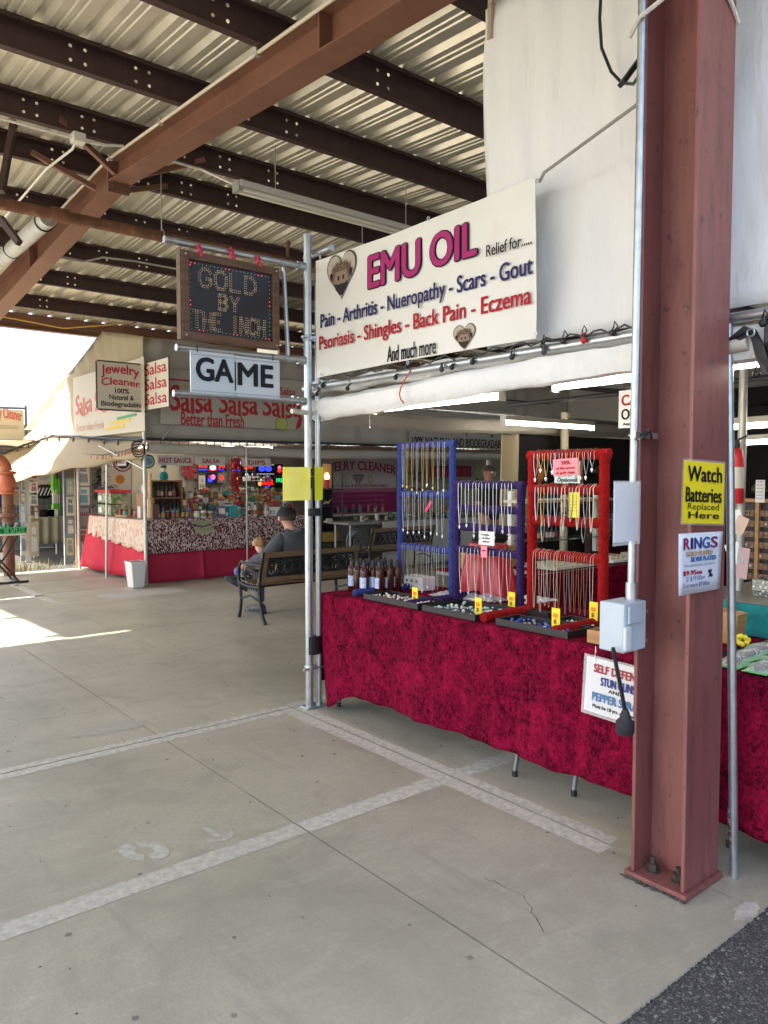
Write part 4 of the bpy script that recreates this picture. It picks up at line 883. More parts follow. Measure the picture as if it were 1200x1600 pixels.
rowof(bl_, br_, bz[2], 9, .24, ['silver', 'silver', 'gold'], 'plain long chain on the blue rack lowest bar', G1, .011, .0011, [bk, sw])
rowof(pl_, pr_, pz_[0], 8, .27, ['silver'], 'thick chain on the purple rack top bar', G2, .014, .0024, [sw], .04)
rowof(pl_, pr_, pz_[3], 7, .27, ['silver'], 'long chain on the purple rack lowest bar', G2, .016, .002, [sw])
rowof(rl_, rrr, rz_[0], 11, .10, ['silver', 'gold'], 'short chain on the red rack top bar', G3, .013, .002, [sw])
pearl = mk('pearl_beads', (.70, .62, .48), .3, var=.2, vs=300)
rowof(rl_, rrr, rz_[1], 9, .20, [pearl, 'gold', 'silver'], 'beaded strand on the red rack second bar', G3, .012, .0028)
rowof(rl_, rrr, rz_[2], 3, .09, ['silver'], 'short strand on the red rack third bar', G3, .012, .002)
rowof(rl_, rrr, rz_[3], 12, .30, ['gold', 'silver', pearl], 'long strand on the red rack lowest bar', G3, .010, .0014)
def card(name, label, cat, px, py, w, h, mats, x=RX - .03, tilt=0., lines=(), fr=None):
    p = K(px, py, x=x); f2 = FX(x, p.y + w / 2, p.z - h / 2)
    if tilt: f2.v = V((0, -math.sin(tilt), math.cos(tilt))); f2.u = V((0, -math.cos(tilt), -math.sin(tilt))); f2.n = f2.u.cross(f2.v)
    t = thing(name, label, cat, (x, p.y, p.z - h / 2)); panel(t, 'sheet', f2, 0, 0, w, h, .003, mats)
    for (s, a, c, ww, hh, m) in lines: text(t, s, f2, a * w, c * h, ww * w, hh * h, m, .01, .002)
    return t
card('price_note', 'white handwritten note taped to the purple rack', 'note', 760, 841, .125, .082, 'white', lines=(('lengths', .2, .7, .5, .12, INK), ('all sizes', .25, .45, .5, .12, INK), ('pick one', .3, .2, .4, .12, INK)))
card('price_note', 'small pink note hanging under the white note on the purple rack', 'note', 756, 862, .05, .07, 'pink', x=RX - .036, lines=(('sale', .2, .55, .6, .16, RED),))
card('price_note', 'pink note reading 50% on the red rack top bar', 'note', 884, 731, .165, .09, 'pink', x=RX - .040, tilt=-.05, lines=(('50%', .35, .66, .35, .22, RED), ('of the price', .12, .38, .75, .16, RED), ('of gold chain', .12, .10, .75, .16, RED)))
card('price_note', 'white and blue card with Optional lettering behind the pink note', 'note', 886, 738, .165, .115, mk('pale_card', (.62, .70, .68), .6), lines=(('Engraving', .3, .45, .6, .18, NAVY), ('Optional', .1, .06, .8, .2, INK)))
card('price_note', 'yellow printed card on the red rack second bar', 'note', 897, 789, .068, .135, 'yellow', lines=tuple(('- - - -', .15, .85 - .12 * i, .7, .03, INK) for i in range(6)))
card('tag', 'slanted hot pink tag on the blue rack middle bar', 'tag', 665, 787, .02, .085, flat(.8, .05, .2), tilt=.7)

# ---------------- trays
def tray(label, x0, x1, y0, y1, stones, cols, mat='black', h=.034):
    t = thing('display_tray', label, 'tray', ((x0 + x1) / 2, (y0 + y1) / 2, TZ), 0, None); w = .008
    b = B(); b.box(x0, x1, y0, y1, TZ, TZ + .006); b.build('base', mat, t)
    for q in ((x0, x1, y0, y0 + w), (x0, x1, y1 - w, y1), (x0, x0 + w, y0 + w, y1 - w), (x1 - w, x1, y0 + w, y1 - w)):
        b = B(); b.box(*q, TZ + .006, TZ + h); b.build('side', mat, t)
    for c in cols:
        b = B()
        for k in range(stones):
            b.ball((rnd.uniform(x0 + .03, x1 - .03), rnd.uniform(y0 + .03, y1 - .03), TZ + .012 + rnd.uniform(0, .014)), rnd.uniform(.005, .010), 6, 4, (1.2, 1, .8))
        b.build('stones', c, t, kind='stuff')
    return t
mint = mk('mint_stones', (.45, .68, .58), .3, var=.2, vs=90); pale = mk('shell_stones', (.72, .55, .47), .35, var=.3, vs=90); blu = mk('blue_beads', (.05, .10, .55), .3, var=.3, vs=60)
tray('black tray of pink and cream stones nearest the bottles', 2.965, 3.18, 3.29, 3.80, 45, [pale, 'offwhite'])
tray('black tray of mint green stones in front of the purple rack', 2.965, 3.29, 2.83, 3.25, 45, [mint, 'white'])
tray('black tray of pink pieces behind the mint tray', 3.31, 3.37, 2.62, 3.02, 25, ['pink'])
tray('black tray of blue bead bracelets in front of the red rack', 2.985, 3.17, 2.24, 2.70, 20, [blu, blu, 'silver'])
tray('black tray of white beads behind the blue bead tray', 3.20, 3.36, 2.10, 2.50, 30, ['white'])
tray('wooden display tray half hidden by the grey electrical box', 3.0, 3.20, 1.72, 2.14, 12, ['gold'], 'wood', .06)
def ptag(label, px, py, x, h=.095):
    p = K(px, py, x=x); f2 = FX(x, p.y + .02, p.z - h / 2); t = thing('price_tag', label, 'price tag', (x, p.y, p.z - h / 2), 0, 'yellow price tags in the trays')
    panel(t, 'card', f2, -.004, 0, .05, h, .003, 'yellow'); sketch(t, 'orange_print', f2, [[(.006, h * .5), (.034, h * .5), (.034, h * .72), (.006, h * .72)]], flat(.85, .25, .03)); b = B(); b.bar(f2.p(.02, -h * .32, -.004), f2.p(.02, h * .5, -.004), .015, .002); b.build('stake', 'plastic_clear', t)
    text(t, '$5', f2, .012, h * .2, .016, h * .2, RED, .02)
ptag('yellow price tag standing in the tray of pink and cream stones', 648, 930, 3.07); ptag('yellow price tag standing in the mint stone tray', 747, 947, 3.08); ptag('yellow price tag standing in the tray behind the mint stones', 799, 938, 3.34); ptag('yellow price tag standing in the blue bead tray', 868, 965, 3.06); ptag('yellow price tag standing behind the wooden tray', 927, 955, 3.3)

# ---------------- electrical conduit, box and paper on the column
cw = thing('electrical_conduit', 'upright galvanised conduit strapped to the left of the red brown column', 'conduit', (2.50, 1.60, 1.1))
b = B(); b.cyl((2.515, 1.60, 1.12), (2.530, 1.60, 4.0), .0155, 14); b.build('pipe', 'galv', cw, smooth=True)
b = B(); b.cyl((2.515, 1.60, 1.085), (2.515, 1.60, 1.15), .022, 14); b.build('fitting', 'galv', cw, smooth=True)
for z in (1.695, 3.32):
    b = B(); b.bar((2.47, 1.575, z), (2.62, 1.575, z), .02, .022); b.build('strut_clamp', 'galv', cw)
    b = B(); b.tube([(2.522 + .02 * math.cos(t), 1.60 + .02 * math.sin(t), z) for t in [k * math.pi / 6 for k in range(12)]], .006, 5, closed=True); b.cyl((2.50, 1.57, z - .015), (2.56, 1.565, z + .02), .006, 6); b.build('clamp_ring', 'galv', cw)
    b = B(); b.tube([(2.50, 1.565, z), (2.53, 1.545, z + .015), (2.56, 1.555, z - .01), (2.54, 1.55, z + .02), (2.515, 1.56, z - .012)], .005, 5); b.build('black_tie', 'black', cw)
bx = thing('electrical_box', 'grey metal electrical box at the foot of the conduit beside the column', 'electrical box', (2.46, 1.60, .9))
b = B(); b.box(2.40, 2.545, 1.555, 1.66, .905, 1.085); b.build('body', 'boxgrey', bx, bevel=.006)
b = B(); b.box(2.418, 2.50, 1.545, 1.5545, 1.01, 1.075); b.build('cover_flap', 'boxgrey', bx, bevel=.004)
b = B(); b.box(2.39, 2.43, 1.54, 1.5545, .915, 1.005); b.build('outlet_cover', mk('pale_cover', (.58, .62, .62), .4), bx, bevel=.006)
for z in (.925, 1.035):
    b = B(); b.bar((2.545, 1.60, z), (2.60, 1.595, z), .028, .012); b.cyl((2.575, 1.58, z - .003), (2.575, 1.62, z - .003), .008, 8); b.build('strut', 'galv', bx)
cb = thing('power_cord', 'thick black cord with a heavy plug hanging from the grey electrical box', 'cord', (2.47, 1.6, .55))
pc = [K(958, 1012, y=1.58), K(963, 1040, y=1.575), K(970, 1075, y=1.57), K(977, 1112, y=1.565)]
b = B(); b.tube(pc, .0075, 9); b.build('cord', 'black', cb, smooth=True)
b = B(); p = pc[-1]; b.lathe(p - V((0, 0, .085)), [(.026, 0), (.034, .008), (.034, .050), (.022, .058), (.015, .085), (.009, .095)], 8); b.build('plug', mk('black_rubber', (.02, .02, .022), .65), cb, smooth=True)
PP = FY(1.572, K(958, 850, y=1.572).x, K(958, 850, y=1.572).z)
pp = thing('blank_paper', 'blank white sheet in a plastic sleeve fixed to the conduit', 'paper', PP.o)
panel(pp, 'sheet', PP, .004, .004, .155, .215, .002, mk('white_sheet', (.66, .70, .76), .5)); panel(pp, 'sleeve', PP, -.006, -.008, .172, .232, .001, 'plastic_clear', .003)
# signs on the column flange
class Q:     # a slightly out of square sheet given by its four corners, drawn on in units of its width and height
    def __init__(s, bl, br, tr, tl, w, h): s.c = [V(p) for p in (bl, br, tr, tl)]; s.w = w; s.h = h; s.u = (s.c[1] - s.c[0]).normalized(); s.v = (s.c[3] - s.c[0]).normalized(); s.n = s.u.cross(s.v).normalized(); s.o = s.c[0]
    def p(s, a, b, c=0):
        a /= s.w; b /= s.h; bow = s.bow(a) if hasattr(s, 'bow') else 0
        return s.c[0].lerp(s.c[1], a).lerp(s.c[3].lerp(s.c[2], a), b) + s.n * (c + bow)
KY = lambda px, py: K(px, py, y=1.393)
WB = Q(KY(1060, 817), KY(1129, 819), KY(1131, 724), KY(1064, 719), 1, 1); WB.bow = lambda a: .10 * max(0, .3 - a) ** 2
wb = thing('battery_sign', 'yellow laminated sign reading Watch Batteries Replaced Here on the column', 'sign', (2.68, 1.39, WB.o.z))
b = B(); b.grid(lambda u, v: WB.p(u, v, .003), 12, 6); b.build('sheet', 'yellow', wb, smooth=True)
b = B(); b.grid(lambda u, v: WB.p(-.03 + 1.06 * u, -.03 + 1.06 * v, .001), 12, 2); b.build('sleeve', 'plastic_clear', wb, smooth=True)
text(wb, 'Watch', WB, .12, .68, .80, .24, INK, .018, .005); text(wb, 'Batteries', WB, .08, .35, .84, .23, INK, .018, .005); text(wb, 'Replaced', WB, .15, .225, .72, .10, INK, .004, .005); text(wb, 'Here', WB, .17, .085, .70, .105, INK, .015, .005)
RG = Q(KY(1058, 931), KY(1123, 920), KY(1128, 830), KY(1058, 834), 1, 1); rg = thing('rings_sign', 'white sign reading RINGS with plated prices, lower on the column', 'sign', (2.68, 1.39, RG.o.z))
b = B(); b.grid(lambda u, v: RG.p(u, v, .003 + .01 * max(0, .3 - u)), 10, 4); b.build('sheet', mk('bluish_card', (.66, .72, .80), .5), rg, smooth=True, solid=.001)
RG.bow = lambda a: .01 * max(0, .3 - a)
for ch, x, w_, cc in (('R', .10, .13, flat(.35, .02, .10)), ('I', .265, .04, flat(.03, .03, .2)), ('N', .345, .15, flat(.02, .05, .22)), ('G', .525, .16, flat(.05, .10, .35)), ('S', .72, .15, flat(.20, .03, .12))):
    text(rg, ch, RG, x, .74, w_, .18, cc, .03, .005)
text(rg, 'GOLD PLATED', RG, .16, .625, .60, .075, flat(.55, .33, .12), .02, .005); text(rg, 'SILVER PLATED', RG, .27, .53, .58, .075, flat(.04, .18, .45), .02, .005)
text(rg, 'WITH ASSORTED JEWELS & STONES ETC', RG, .12, .445, .72, .04, flat(.2, .2, .22), 0, .005); text(rg, '$9.95ea', RG, .09, .315, .44, .075, RED, .008, .005)
text(rg, '2/ $19.00or', RG, .16, .215, .46, .075, flat(.12, .10, .35), .006, .005); text(rg, '3 or more $9.00ea.', RG, .10, .11, .64, .07, flat(.12, .10, .35), .006, .005); text(rg, '%', RG, .68, .24, .10, .13, INK, .01, .005)
SDp = K(912, 1108, x=2.878); SD = F((2.878, SDp.y, .487), (0, -1, -.03), (0.04, -.03, 1)); sdn = thing('defense_sign', 'white card about stun guns and pepper spray hung on the crimson cloth', 'sign', (2.87, SDp.y - .15, .487))
panel(sdn, 'card', SD, 0, 0, .31, .245, .003, 'white'); panel(sdn, 'sleeve', SD, -.012, -.014, .334, .27, .001, 'plastic_clear', .003)
for s, x, y, w_, h_, cc in (('SELF DEFENSE', .045, .185, .25, .036, flat(.42, .06, .07)), ('STUN GUNS', .085, .132, .17, .036, flat(.05, .06, .25)), ('AND', .125, .108, .07, .014, INK), ('PEPPER SPRAY', .045, .058, .25, .036, flat(.10, .22, .42)), ('Must be 18 yrs. or older', .05, .026, .21, .016, INK)):
    text(sdn, s, SD, x, y, w_, h_, cc, .035 if h_ > .03 else .012, .006)
b = B(); b.tube([SD.p(.045, .235, .004), SD.p(.05, .30, .012), SD.p(.06, .275, .02)], .0015, 5); b.build('cord', 'white', sdn)
# leaning pole right of the column
b = B(); b.cyl((2.872, 1.362, 0), (2.872, 1.43, 2.12), .0165, 14); lp = b.build('leaning_pole', 'galv', smooth=True); tag(lp, 'thin galvanised pole standing just right of the column, rusty near its foot', 'pole')
b = B(); b.cyl((2.872, 1.3705, .13), (2.872, 1.376, .27), .0172, 14); b.build('rust_band', mk('rust_patches', (.30, .33, .35), .5, .4, .2, 30, col2=(.12, .05, .03), c2lo=.42, c2hi=.5, c2s=40), lp, smooth=True)
# ================================================================ SALSA STALL
SX, SY = 4.20, 10.35
sal = thing('salsa_stall', 'corner salsa stall under a peaked cream canvas tent with lit signs inside', 'market stall', (SX, SY, 0))
def srail(p0, p1, r=.022, m='galv_old', nm='rail'):
    b = B(); b.cyl(p0, p1, r, 10); return b.build(nm, m, sal, smooth=True)
srail((SX, SY - .03, .003), (SX, SY - .03, 3.18), .026, nm='post'); srail((4.08, 11.55, .003), (4.12, 11.55, 1.95), .02, nm='post'); srail((4.12, 12.9, .003), (4.12, 12.9, 2.1), .024, nm='post')
srail((5.74, 10.22, .003), (5.74, 10.22, 2.04), .011, nm='thin_post'); srail((9.0, SY, .003), (9.0, SY, 2.1), .022, nm='post')
srail((SX, SY, 2.05), (13, SY, 2.09), .02, 'darkgrey'); srail((SX, SY, 2.05), (4.2, 15.0, 2.27), .022, 'darkgrey'); srail((SX + .02, SY, 1.62), (3.95, 11.4, 1.98), .016)
srail((SX, 10.31, 3.03), (13, 10.31, 3.05), .014, 'darkgrey'); srail((4.46, 10.31, 2.05), (4.63, 10.31, 2.27), .012)
def swing(u, t):   # side of the tent
    y = 10.35 + 6.2 * u; top = (3.46 + (y - 10.35) / 1.6 * .30) if y < 11.95 else 3.76 - (y - 11.95) / 4.6 * 1.55
    z = 2.06 + .03 * (y - 10.35) + (top - 2.06 - .03 * (y - 10.35)) * t
    an = math.atan2(z - 1.2, y - 10.6)
    return V((4.215 - .05 * math.sin(an * 46) * t * (u * 1.4 + .25) * .5 + .01 * nz(y, z) - .25 * u * (1 - t) * 0, y, z))
b = B(); b.grid(swing, 90, 18); b.build('tent_side', 'tarp_cream', sal, smooth=True, solid=.003)
b = B(); b.grid(lambda u, t: V((4.22 + 9.5 * u, 10.37 + .018 * math.sin(u * 130 + 2 * math.sin(u * 31)) * (.4 + t) + .012 * nz(u * 30, t), 2.07 + (1.36 + .05 * math.sin(u * 20)) * t)), 160, 8); b.build('tent_front', 'tarp_grey_shade', sal, smooth=True, solid=.003)
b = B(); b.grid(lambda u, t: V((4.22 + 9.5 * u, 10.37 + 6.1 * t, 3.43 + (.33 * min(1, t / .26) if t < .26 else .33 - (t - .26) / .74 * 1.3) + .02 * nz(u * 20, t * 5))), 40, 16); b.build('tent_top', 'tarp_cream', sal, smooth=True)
b = B(); b.grid(lambda u, t: V((4.3 + 9.4 * u, 10.5 + 2.3 * t, 2.05 + .02 * nz(u * 20, t * 5))), 30, 8); b.build('ceiling_canvas', 'tarp_grey_shade', sal, smooth=True)
rollb([(4.26, 10.33, 1.94), (5.3, 10.32, 1.92), (7.0, 10.32, 1.885), (9, 10.32, 1.9), (13, 10.32, 1.92)], .075, .12, 14).build('rolled_curtain', 'tarp_grey_shade', sal, smooth=True)
b = B(); b.grid(lambda u, t: V((4.45 + 9.3 * u, 12.75 + .02 * math.sin(u * 90), .02 + 2.05 * t)), 80, 4); b.build('back_wall', mk('beige_backdrop', (.40, .36, .29), .8, var=.05), sal, smooth=True)
b = B(); b.grid(lambda u, t: V((7.15 + 1.3 * u + .02 * math.sin(t * 9), 10.5 + 2.2 * u, .02 + 2.0 * t)), 8, 4); b.build('side_wall', 'blackcloth', sal)
# patio tarp sloping away on the left
top = [K(224, 690, x=4.19), K(155, 686, x=4.17), K(85, 682, x=4.15), K(40, 697, x=3.75), K(-14, 717, x=3.35)]
bot = [K(224, 716, x=4.16), K(150, 727, x=4.05), K(85, 738, x=3.8), K(40, 748, x=3.45), K(-14, 759, x=3.1)]
def pl(P, u):
    t = u * (len(P) - 1); i = min(int(t), len(P) - 2); return P[i].lerp(P[i + 1], t - i)
b = B(); b.grid(lambda u, t: pl(top, u).lerp(pl(bot, u), t) + V((-.10 * math.sin(t * 3.1) , 0, -.06 * math.sin(t * 3.1) + .02 * math.sin(u * 23 + t * 5))), 50, 10)
b.build('patio_tarp', mk('tan_tarp', (.40, .325, .20), .8, 0, .06, 2, .25, 9, transl=.25), sal, smooth=True, solid=.003)
b = B(); b.tube([p + V((-.02, -.02, .02)) for p in top], .018, 8); b.build('tarp_rail', 'darkgrey', sal, smooth=True)
def lights(pts, n, label, name='string_lights', cable='black', bulb='redplast', r=.012, drop=.05):
    t = thing(name, label, 'string lights', pts[0]); N = 4 * n; P = [pl(pts, k / N) + V((0, 0, -.02 * abs(math.sin(k * math.pi / 4)))) for k in range(N + 1)]
    b = B(); b.tube(P, .006, 4); b.build('cable', cable, t)
    b = B()
    for k in range(n): q = P[4 * k + 2] + V((rnd.uniform(-.01, .01), -.01, -.01)); b.cyl(q, q - V((0, 0, drop * .5)), r * .7, 6); b.cyl(q - V((0, 0, drop * .5)), q - V((0, 0, drop)), r, 6, r * .3)
    b.build('bulbs', bulb, t, kind='stuff')
lights([V((4.22, 10.28, 2.05)), V((9, 10.28, 2.07)), V((13, 10.28, 2.10))], 70, 'string of small red lights along the front rail of the salsa stall', bulb=mk('dull_red_bulb', (.35, .10, .07), .4))
lights([p + V((-.05, -.05, .03)) for p in top], 12, 'string of dark bulbs along the patio tarp edge at left', bulb='darkgrey', r=.02, drop=.09)
lights([K(226, 694, x=4.1), K(195, 703, x=4.05), K(160, 710, x=4.02), K(128, 708, x=4.0)], 22, 'tangled orange red string of chilli lights on the tarp beside the corner post', bulb=mk('chilli_lights', (.45, .09, .03), .5))
b = B()
for k in range(3):
    c = K(216, 698 + 4 * k, y=10.25); b.tube([c + V((.09 * math.cos(a), .02 * math.sin(3 * a), .07 * math.sin(a))) for a in [j * math.pi / 9 for j in range(18)]], .009, 5, closed=True)
tag(b.build('cable_coil', 'black'), 'black coil of cable hung at the top of the corner post', 'cable')

def SF(y=10.30): return FY(y)
def sign2(name, label, fr, bl, tr, mat, cat='sign', t=.012, group=None):
    x0, y0 = K2(fr, *bl); x1, y1 = K2(fr, *tr); o = thing(name, label, cat, fr.p((x0 + x1) / 2, y0), 0, group); panel(o, 'board', fr, x0, y0, x1 - x0, y1 - y0, t, mat); return o
DR = flat(.42, .03, .045)
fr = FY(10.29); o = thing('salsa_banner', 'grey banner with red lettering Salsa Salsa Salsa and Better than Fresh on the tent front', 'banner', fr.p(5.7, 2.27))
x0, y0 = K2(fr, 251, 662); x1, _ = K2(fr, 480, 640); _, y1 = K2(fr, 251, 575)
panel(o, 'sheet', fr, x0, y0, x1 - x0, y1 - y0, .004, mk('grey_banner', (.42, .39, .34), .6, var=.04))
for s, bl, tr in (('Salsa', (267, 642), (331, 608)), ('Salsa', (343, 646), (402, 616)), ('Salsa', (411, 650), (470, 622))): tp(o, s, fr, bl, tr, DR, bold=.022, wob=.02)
tp(o, 'Better than Fresh', fr, (283, 664), (381, 649), DR, bold=.015); tp(o, 'Salsa', fr, (437, 616), (461, 607), DR, bold=.015)
x, y = K2(fr, 260, 592); sketch(o, 'red_stripe', fr, [[(x, y - .012), (x + .9, y - .012), (x + .9, y + .012), (x, y + .012)]], DR); sketch(o, 'gold_stripe', fr, [[(x + .25, y - .09), (x + .55, y - .09), (x + .55, y - .065), (x + .25, y - .065)]], flat(.5, .35, .05))
x, y = K2(fr, 440, 662); sketch(o, 'lime_print', fr, [ell(x, y, .12, .11, 20)], flat(.22, .30, .06)); sketch(o, 'lime_flesh_print', fr, [ell(x, y, .10, .09, 20)], flat(.42, .48, .14), .005); x, y = K2(fr, 466, 662); sketch(o, 'pepper_print', fr, [[(x - .06, y - .1), (x + .04, y - .06), (x + .08, y + .1), (x + .02, y + .12), (x - .03, y)]], DR)
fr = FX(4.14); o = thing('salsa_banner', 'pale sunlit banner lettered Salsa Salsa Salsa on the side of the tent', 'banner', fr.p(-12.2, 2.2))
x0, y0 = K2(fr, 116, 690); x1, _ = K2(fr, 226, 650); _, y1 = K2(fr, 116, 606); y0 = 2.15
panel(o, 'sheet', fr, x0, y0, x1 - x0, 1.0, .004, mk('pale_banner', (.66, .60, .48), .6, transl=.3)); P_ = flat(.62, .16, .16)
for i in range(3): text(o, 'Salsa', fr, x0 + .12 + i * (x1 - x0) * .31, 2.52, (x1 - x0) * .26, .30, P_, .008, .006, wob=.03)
text(o, 'Better than Fresh', fr, x0 + .15, 2.26, (x1 - x0) * .42, .12, flat(.6, .33, .25), .004, .006)
for k, (cc, dx, yy) in enumerate(((flat(.6, .42, .05), .58, .14), (flat(.08, .28, .12), .66, .20), (flat(.6, .42, .05), .5, .07))): sketch(o, 'stripe_print', fr, [[(x0 + (x1 - x0) * dx, 2.15 + yy), (x0 + (x1 - x0) * (dx + .25), 2.17 + yy), (x0 + (x1 - x0) * (dx + .25), 2.21 + yy), (x0 + (x1 - x0) * dx, 2.19 + yy)]], cc, .006)
fr = FY(10.26); o = thing('jewelry_sign', 'cream square sign reading Jewelry Cleaner projecting left of the tent corner post', 'sign', fr.p(3.9, 2.45))
x0, y0 = K2(fr, 153, 638); x1, y1 = K2(fr, 225, 571); w, h = x1 - x0, y1 - y0; SGM = mk('cream_sign_sheet', (.56, .52, .43), .6)
panel(o, 'sheet', fr, x0, y0, w, h, .008, SGM)
text(o, 'Jewelry', fr, x0 + .08 * w, y0 + .72 * h, .80 * w, .20 * h, flat(.50, .02, .07), .02, .003, bend=.03 * h * 2); text(o, 'Cleaner', fr, x0 + .08 * w, y0 + .49 * h, .82 * w, .155 * h, flat(.50, .02, .07), .02, .003, bend=.045 * h)
for s, xx, ww, yy in (('100%', .36, .30, .35), ('Natural &', .24, .52, .21), ('Biodegradable', .07, .86, .065)): text(o, s, fr, x0 + xx * w, y0 + yy * h, ww * w, .105 * h, INK, .012, .003)
for (a0, c0, a1, c1) in ((x0 - .01, y0, x0 - .01, y1), (x0, y1 + .01, x1 + .03, y1 + .01), (x0, y0 - .01, x1 + .03, y0 - .01)):
    b = B(); b.cyl(fr.p(a0, c0, -.01), fr.p(a1, c1, -.01), .011, 8); b.build('frame_tube', 'darkgrey', o)
fr = FX(4.19); o = thing('salsa_sign', 'narrow cream sign with red salsa words edge on beside the corner post', 'sign', fr.p(-9.9, 2.45))
x0, y0 = -10.28, 2.44; w, h = .82, .63; panel(o, 'sheet', fr, x0, y0, w, h, .008, SGM)
for i in range(3): text(o, 'Salsa', fr, x0 + .05, y0 + .06 + .2 * i, w * .86, .15, DR, .012, .003)
b = B(); b.cyl(fr.p(x0 + w + .01, y0 - .02, 0), fr.p(x0 + w + .01, y0 + h + .02, 0), .011, 8); b.build('frame_tube', 'darkgrey', o)

# hanging word boards
SB = mk('grey_white_board', (.50, .47, .43), .6)
for s, bl, tr, l in (('HOT SAUCE', (247, 727), (301, 712), 'white word board reading HOT SAUCE under the salsa stall front'), ('SALSA', (307, 727), (352, 714), 'white word board reading SALSA beside the HOT SAUCE board'), ('DIPS', (379, 729), (423, 717), 'white word board reading DIPS right of the SALSA board')):
    fr = FY(10.48); o = sign2('word_board', l, fr, bl, tr, SB); x0, y0 = K2(fr, *bl); x1, y1 = K2(fr, *tr); w, h = x1 - x0, y1 - y0
    text(o, s, fr, x0 + w * (.04 if len(s) > 6 else .2), y0 + .26 * h, w * (.92 if len(s) > 6 else .6), .5 * h, flat(.33, .02, .03), .03)
    for q in (.15, .85):
        b = B(); b.cyl(fr.p(x0 + q * w, y1, -.006), fr.p(x0 + q * w, 2.04, -.006), .004, 5); b.build('hanger', 'galv_old', o)
fr = FX(4.28); o = sign2('word_board', 'small rounded CHILI board hung above the lace covered counter', fr, (175, 728), (196, 715), 'white'); x0, y0 = K2(fr, 175, 728); x1, y1 = K2(fr, 196, 715); text(o, 'CHILI', fr, x0 + .08 * (x1 - x0), y0 + .25 * (y1 - y0), .84 * (x1 - x0), .5 * (y1 - y0), RED, .03)
# counters
t = thing('counter_table', 'long counter table of the salsa stall under the printed cloth', 'table', (5.7, 10.8, 0))
b = B(); b.box(4.32, 7.0, 10.46, 11.2, .86, .89); b.build('tabletop', 'wood2', t)
for x in (4.4, 6.9):
    for y in (10.55, 11.1): b = B(); b.cyl((x, y, .002), (x, y, .86), .02, 8); b.build('leg', 'galv_old', t)
t = thing('counter_table', 'side counter table of the salsa stall under the lace cloth', 'table', (4.6, 11.9, 0))
b = B(); b.box(4.30, 4.85, 11.25, 12.65, .86, .89); b.build('tabletop', 'wood2', t)
for x in (4.4, 4.8):
    for y in (11.4, 12.5): b = B(); b.cyl((x, y, .002), (x, y, .86), .02, 8); b.build('leg', 'galv_old', t)
b = B(); b.grid(lambda u, t: V((4.25 + 2.8 * u, 10.37 + .006 * math.sin(u * 50) * t, .915 - .48 * t - .02 * u * (1 - t))) if t > .01 else V((4.25 + 2.8 * u, 10.41, .918 - .02 * u)), 60, 8); o = b.build('printed_cloth', 'sprig', smooth=True, solid=.004); tag(o, 'red black and cream sprig printed cloth on the front of the salsa counter', 'tablecloth')
b = B(); b.grid(lambda u, t: V((4.25 + 2.8 * u, 10.41 + .8 * t, .912 - .02 * u)), 20, 6); b.build('cloth_top', 'sprig', o)
b = B(); b.grid(lambda u, t: V((4.24 + 2.8 * u, 10.405 - .05 * t + .012 * math.sin(u * 34) * t - (.03 if .29 < u < .31 else 0), .46 - .435 * t)), 70, 6); tag(b.build('red_skirt', mk('crimson_skirt', (.36, .008, .04), .8, 0, .08, 2, .2, 6), smooth=True, solid=.004), 'plain crimson skirt hanging below the printed cloth at the counter front', 'tablecloth')
def lacefn(u, t):
    y = 10.36 + 2.35 * u; zb = .50 - .05 * abs(math.sin(u * 17)) + .12 * u; k = t
    return V((4.225 - .035 * t + .012 * math.sin(u * 70) * t, y, .915 + (zb - .915) * k - .03 * u * (1 - t)))
b = B(); b.grid(lacefn, 90, 8); o = b.build('lace_cloth', 'lace', smooth=True, solid=.003); tag(o, 'cream scalloped lace cloth over the left counter of the salsa stall', 'tablecloth')
b = B(); b.grid(lambda u, t: V((4.22 + .75 * t, 10.42 + 2.28 * u, .917 - .03 * u)), 10, 4); b.build('lace_top', 'lace', o)
b = B(); b.grid(lambda u, t: V((4.25 - .10 * t * (.4 + u) + .03 * math.sin(u * 22) * t, 10.37 + 2.4 * u + .10 * t * (u > .9), .90 - .85 * t)), 60, 8); tag(b.build('red_drape', 'red', smooth=True, solid=.004), 'bright red drape hanging below the lace cloth beside the white bin', 'tablecloth')
for s, bl, tr, l in (('READY TO EAT', (306, 822), (332, 813), 'upper small cream paper pinned at the printed cloth top'), ('SAMPLES', (305, 834), (332, 821), 'lower small cream paper pinned on the printed cloth')):
    fr = FY(10.355); o = sign2('paper_note', l, fr, bl, tr, mk('cream_note', (.38, .36, .20), .7), 'note', .003); x0, y0 = K2(fr, *bl); x1, y1 = K2(fr, *tr); text(o, s, fr, x0 + .12 * (x1 - x0), y0 + .4 * (y1 - y0), .76 * (x1 - x0), .3 * (y1 - y0), flat(.2, .2, .12), .005)
b = B(); b.tube([K(294, 815, y=10.33), K(302, 820, y=10.33), K(316, 823, y=10.32), K(330, 819, y=10.33)], .012, 6); tag(b.build('dark_garland', 'darkgrey', smooth=True), 'dark garland looped across the printed cloth between the two notes', 'garland')
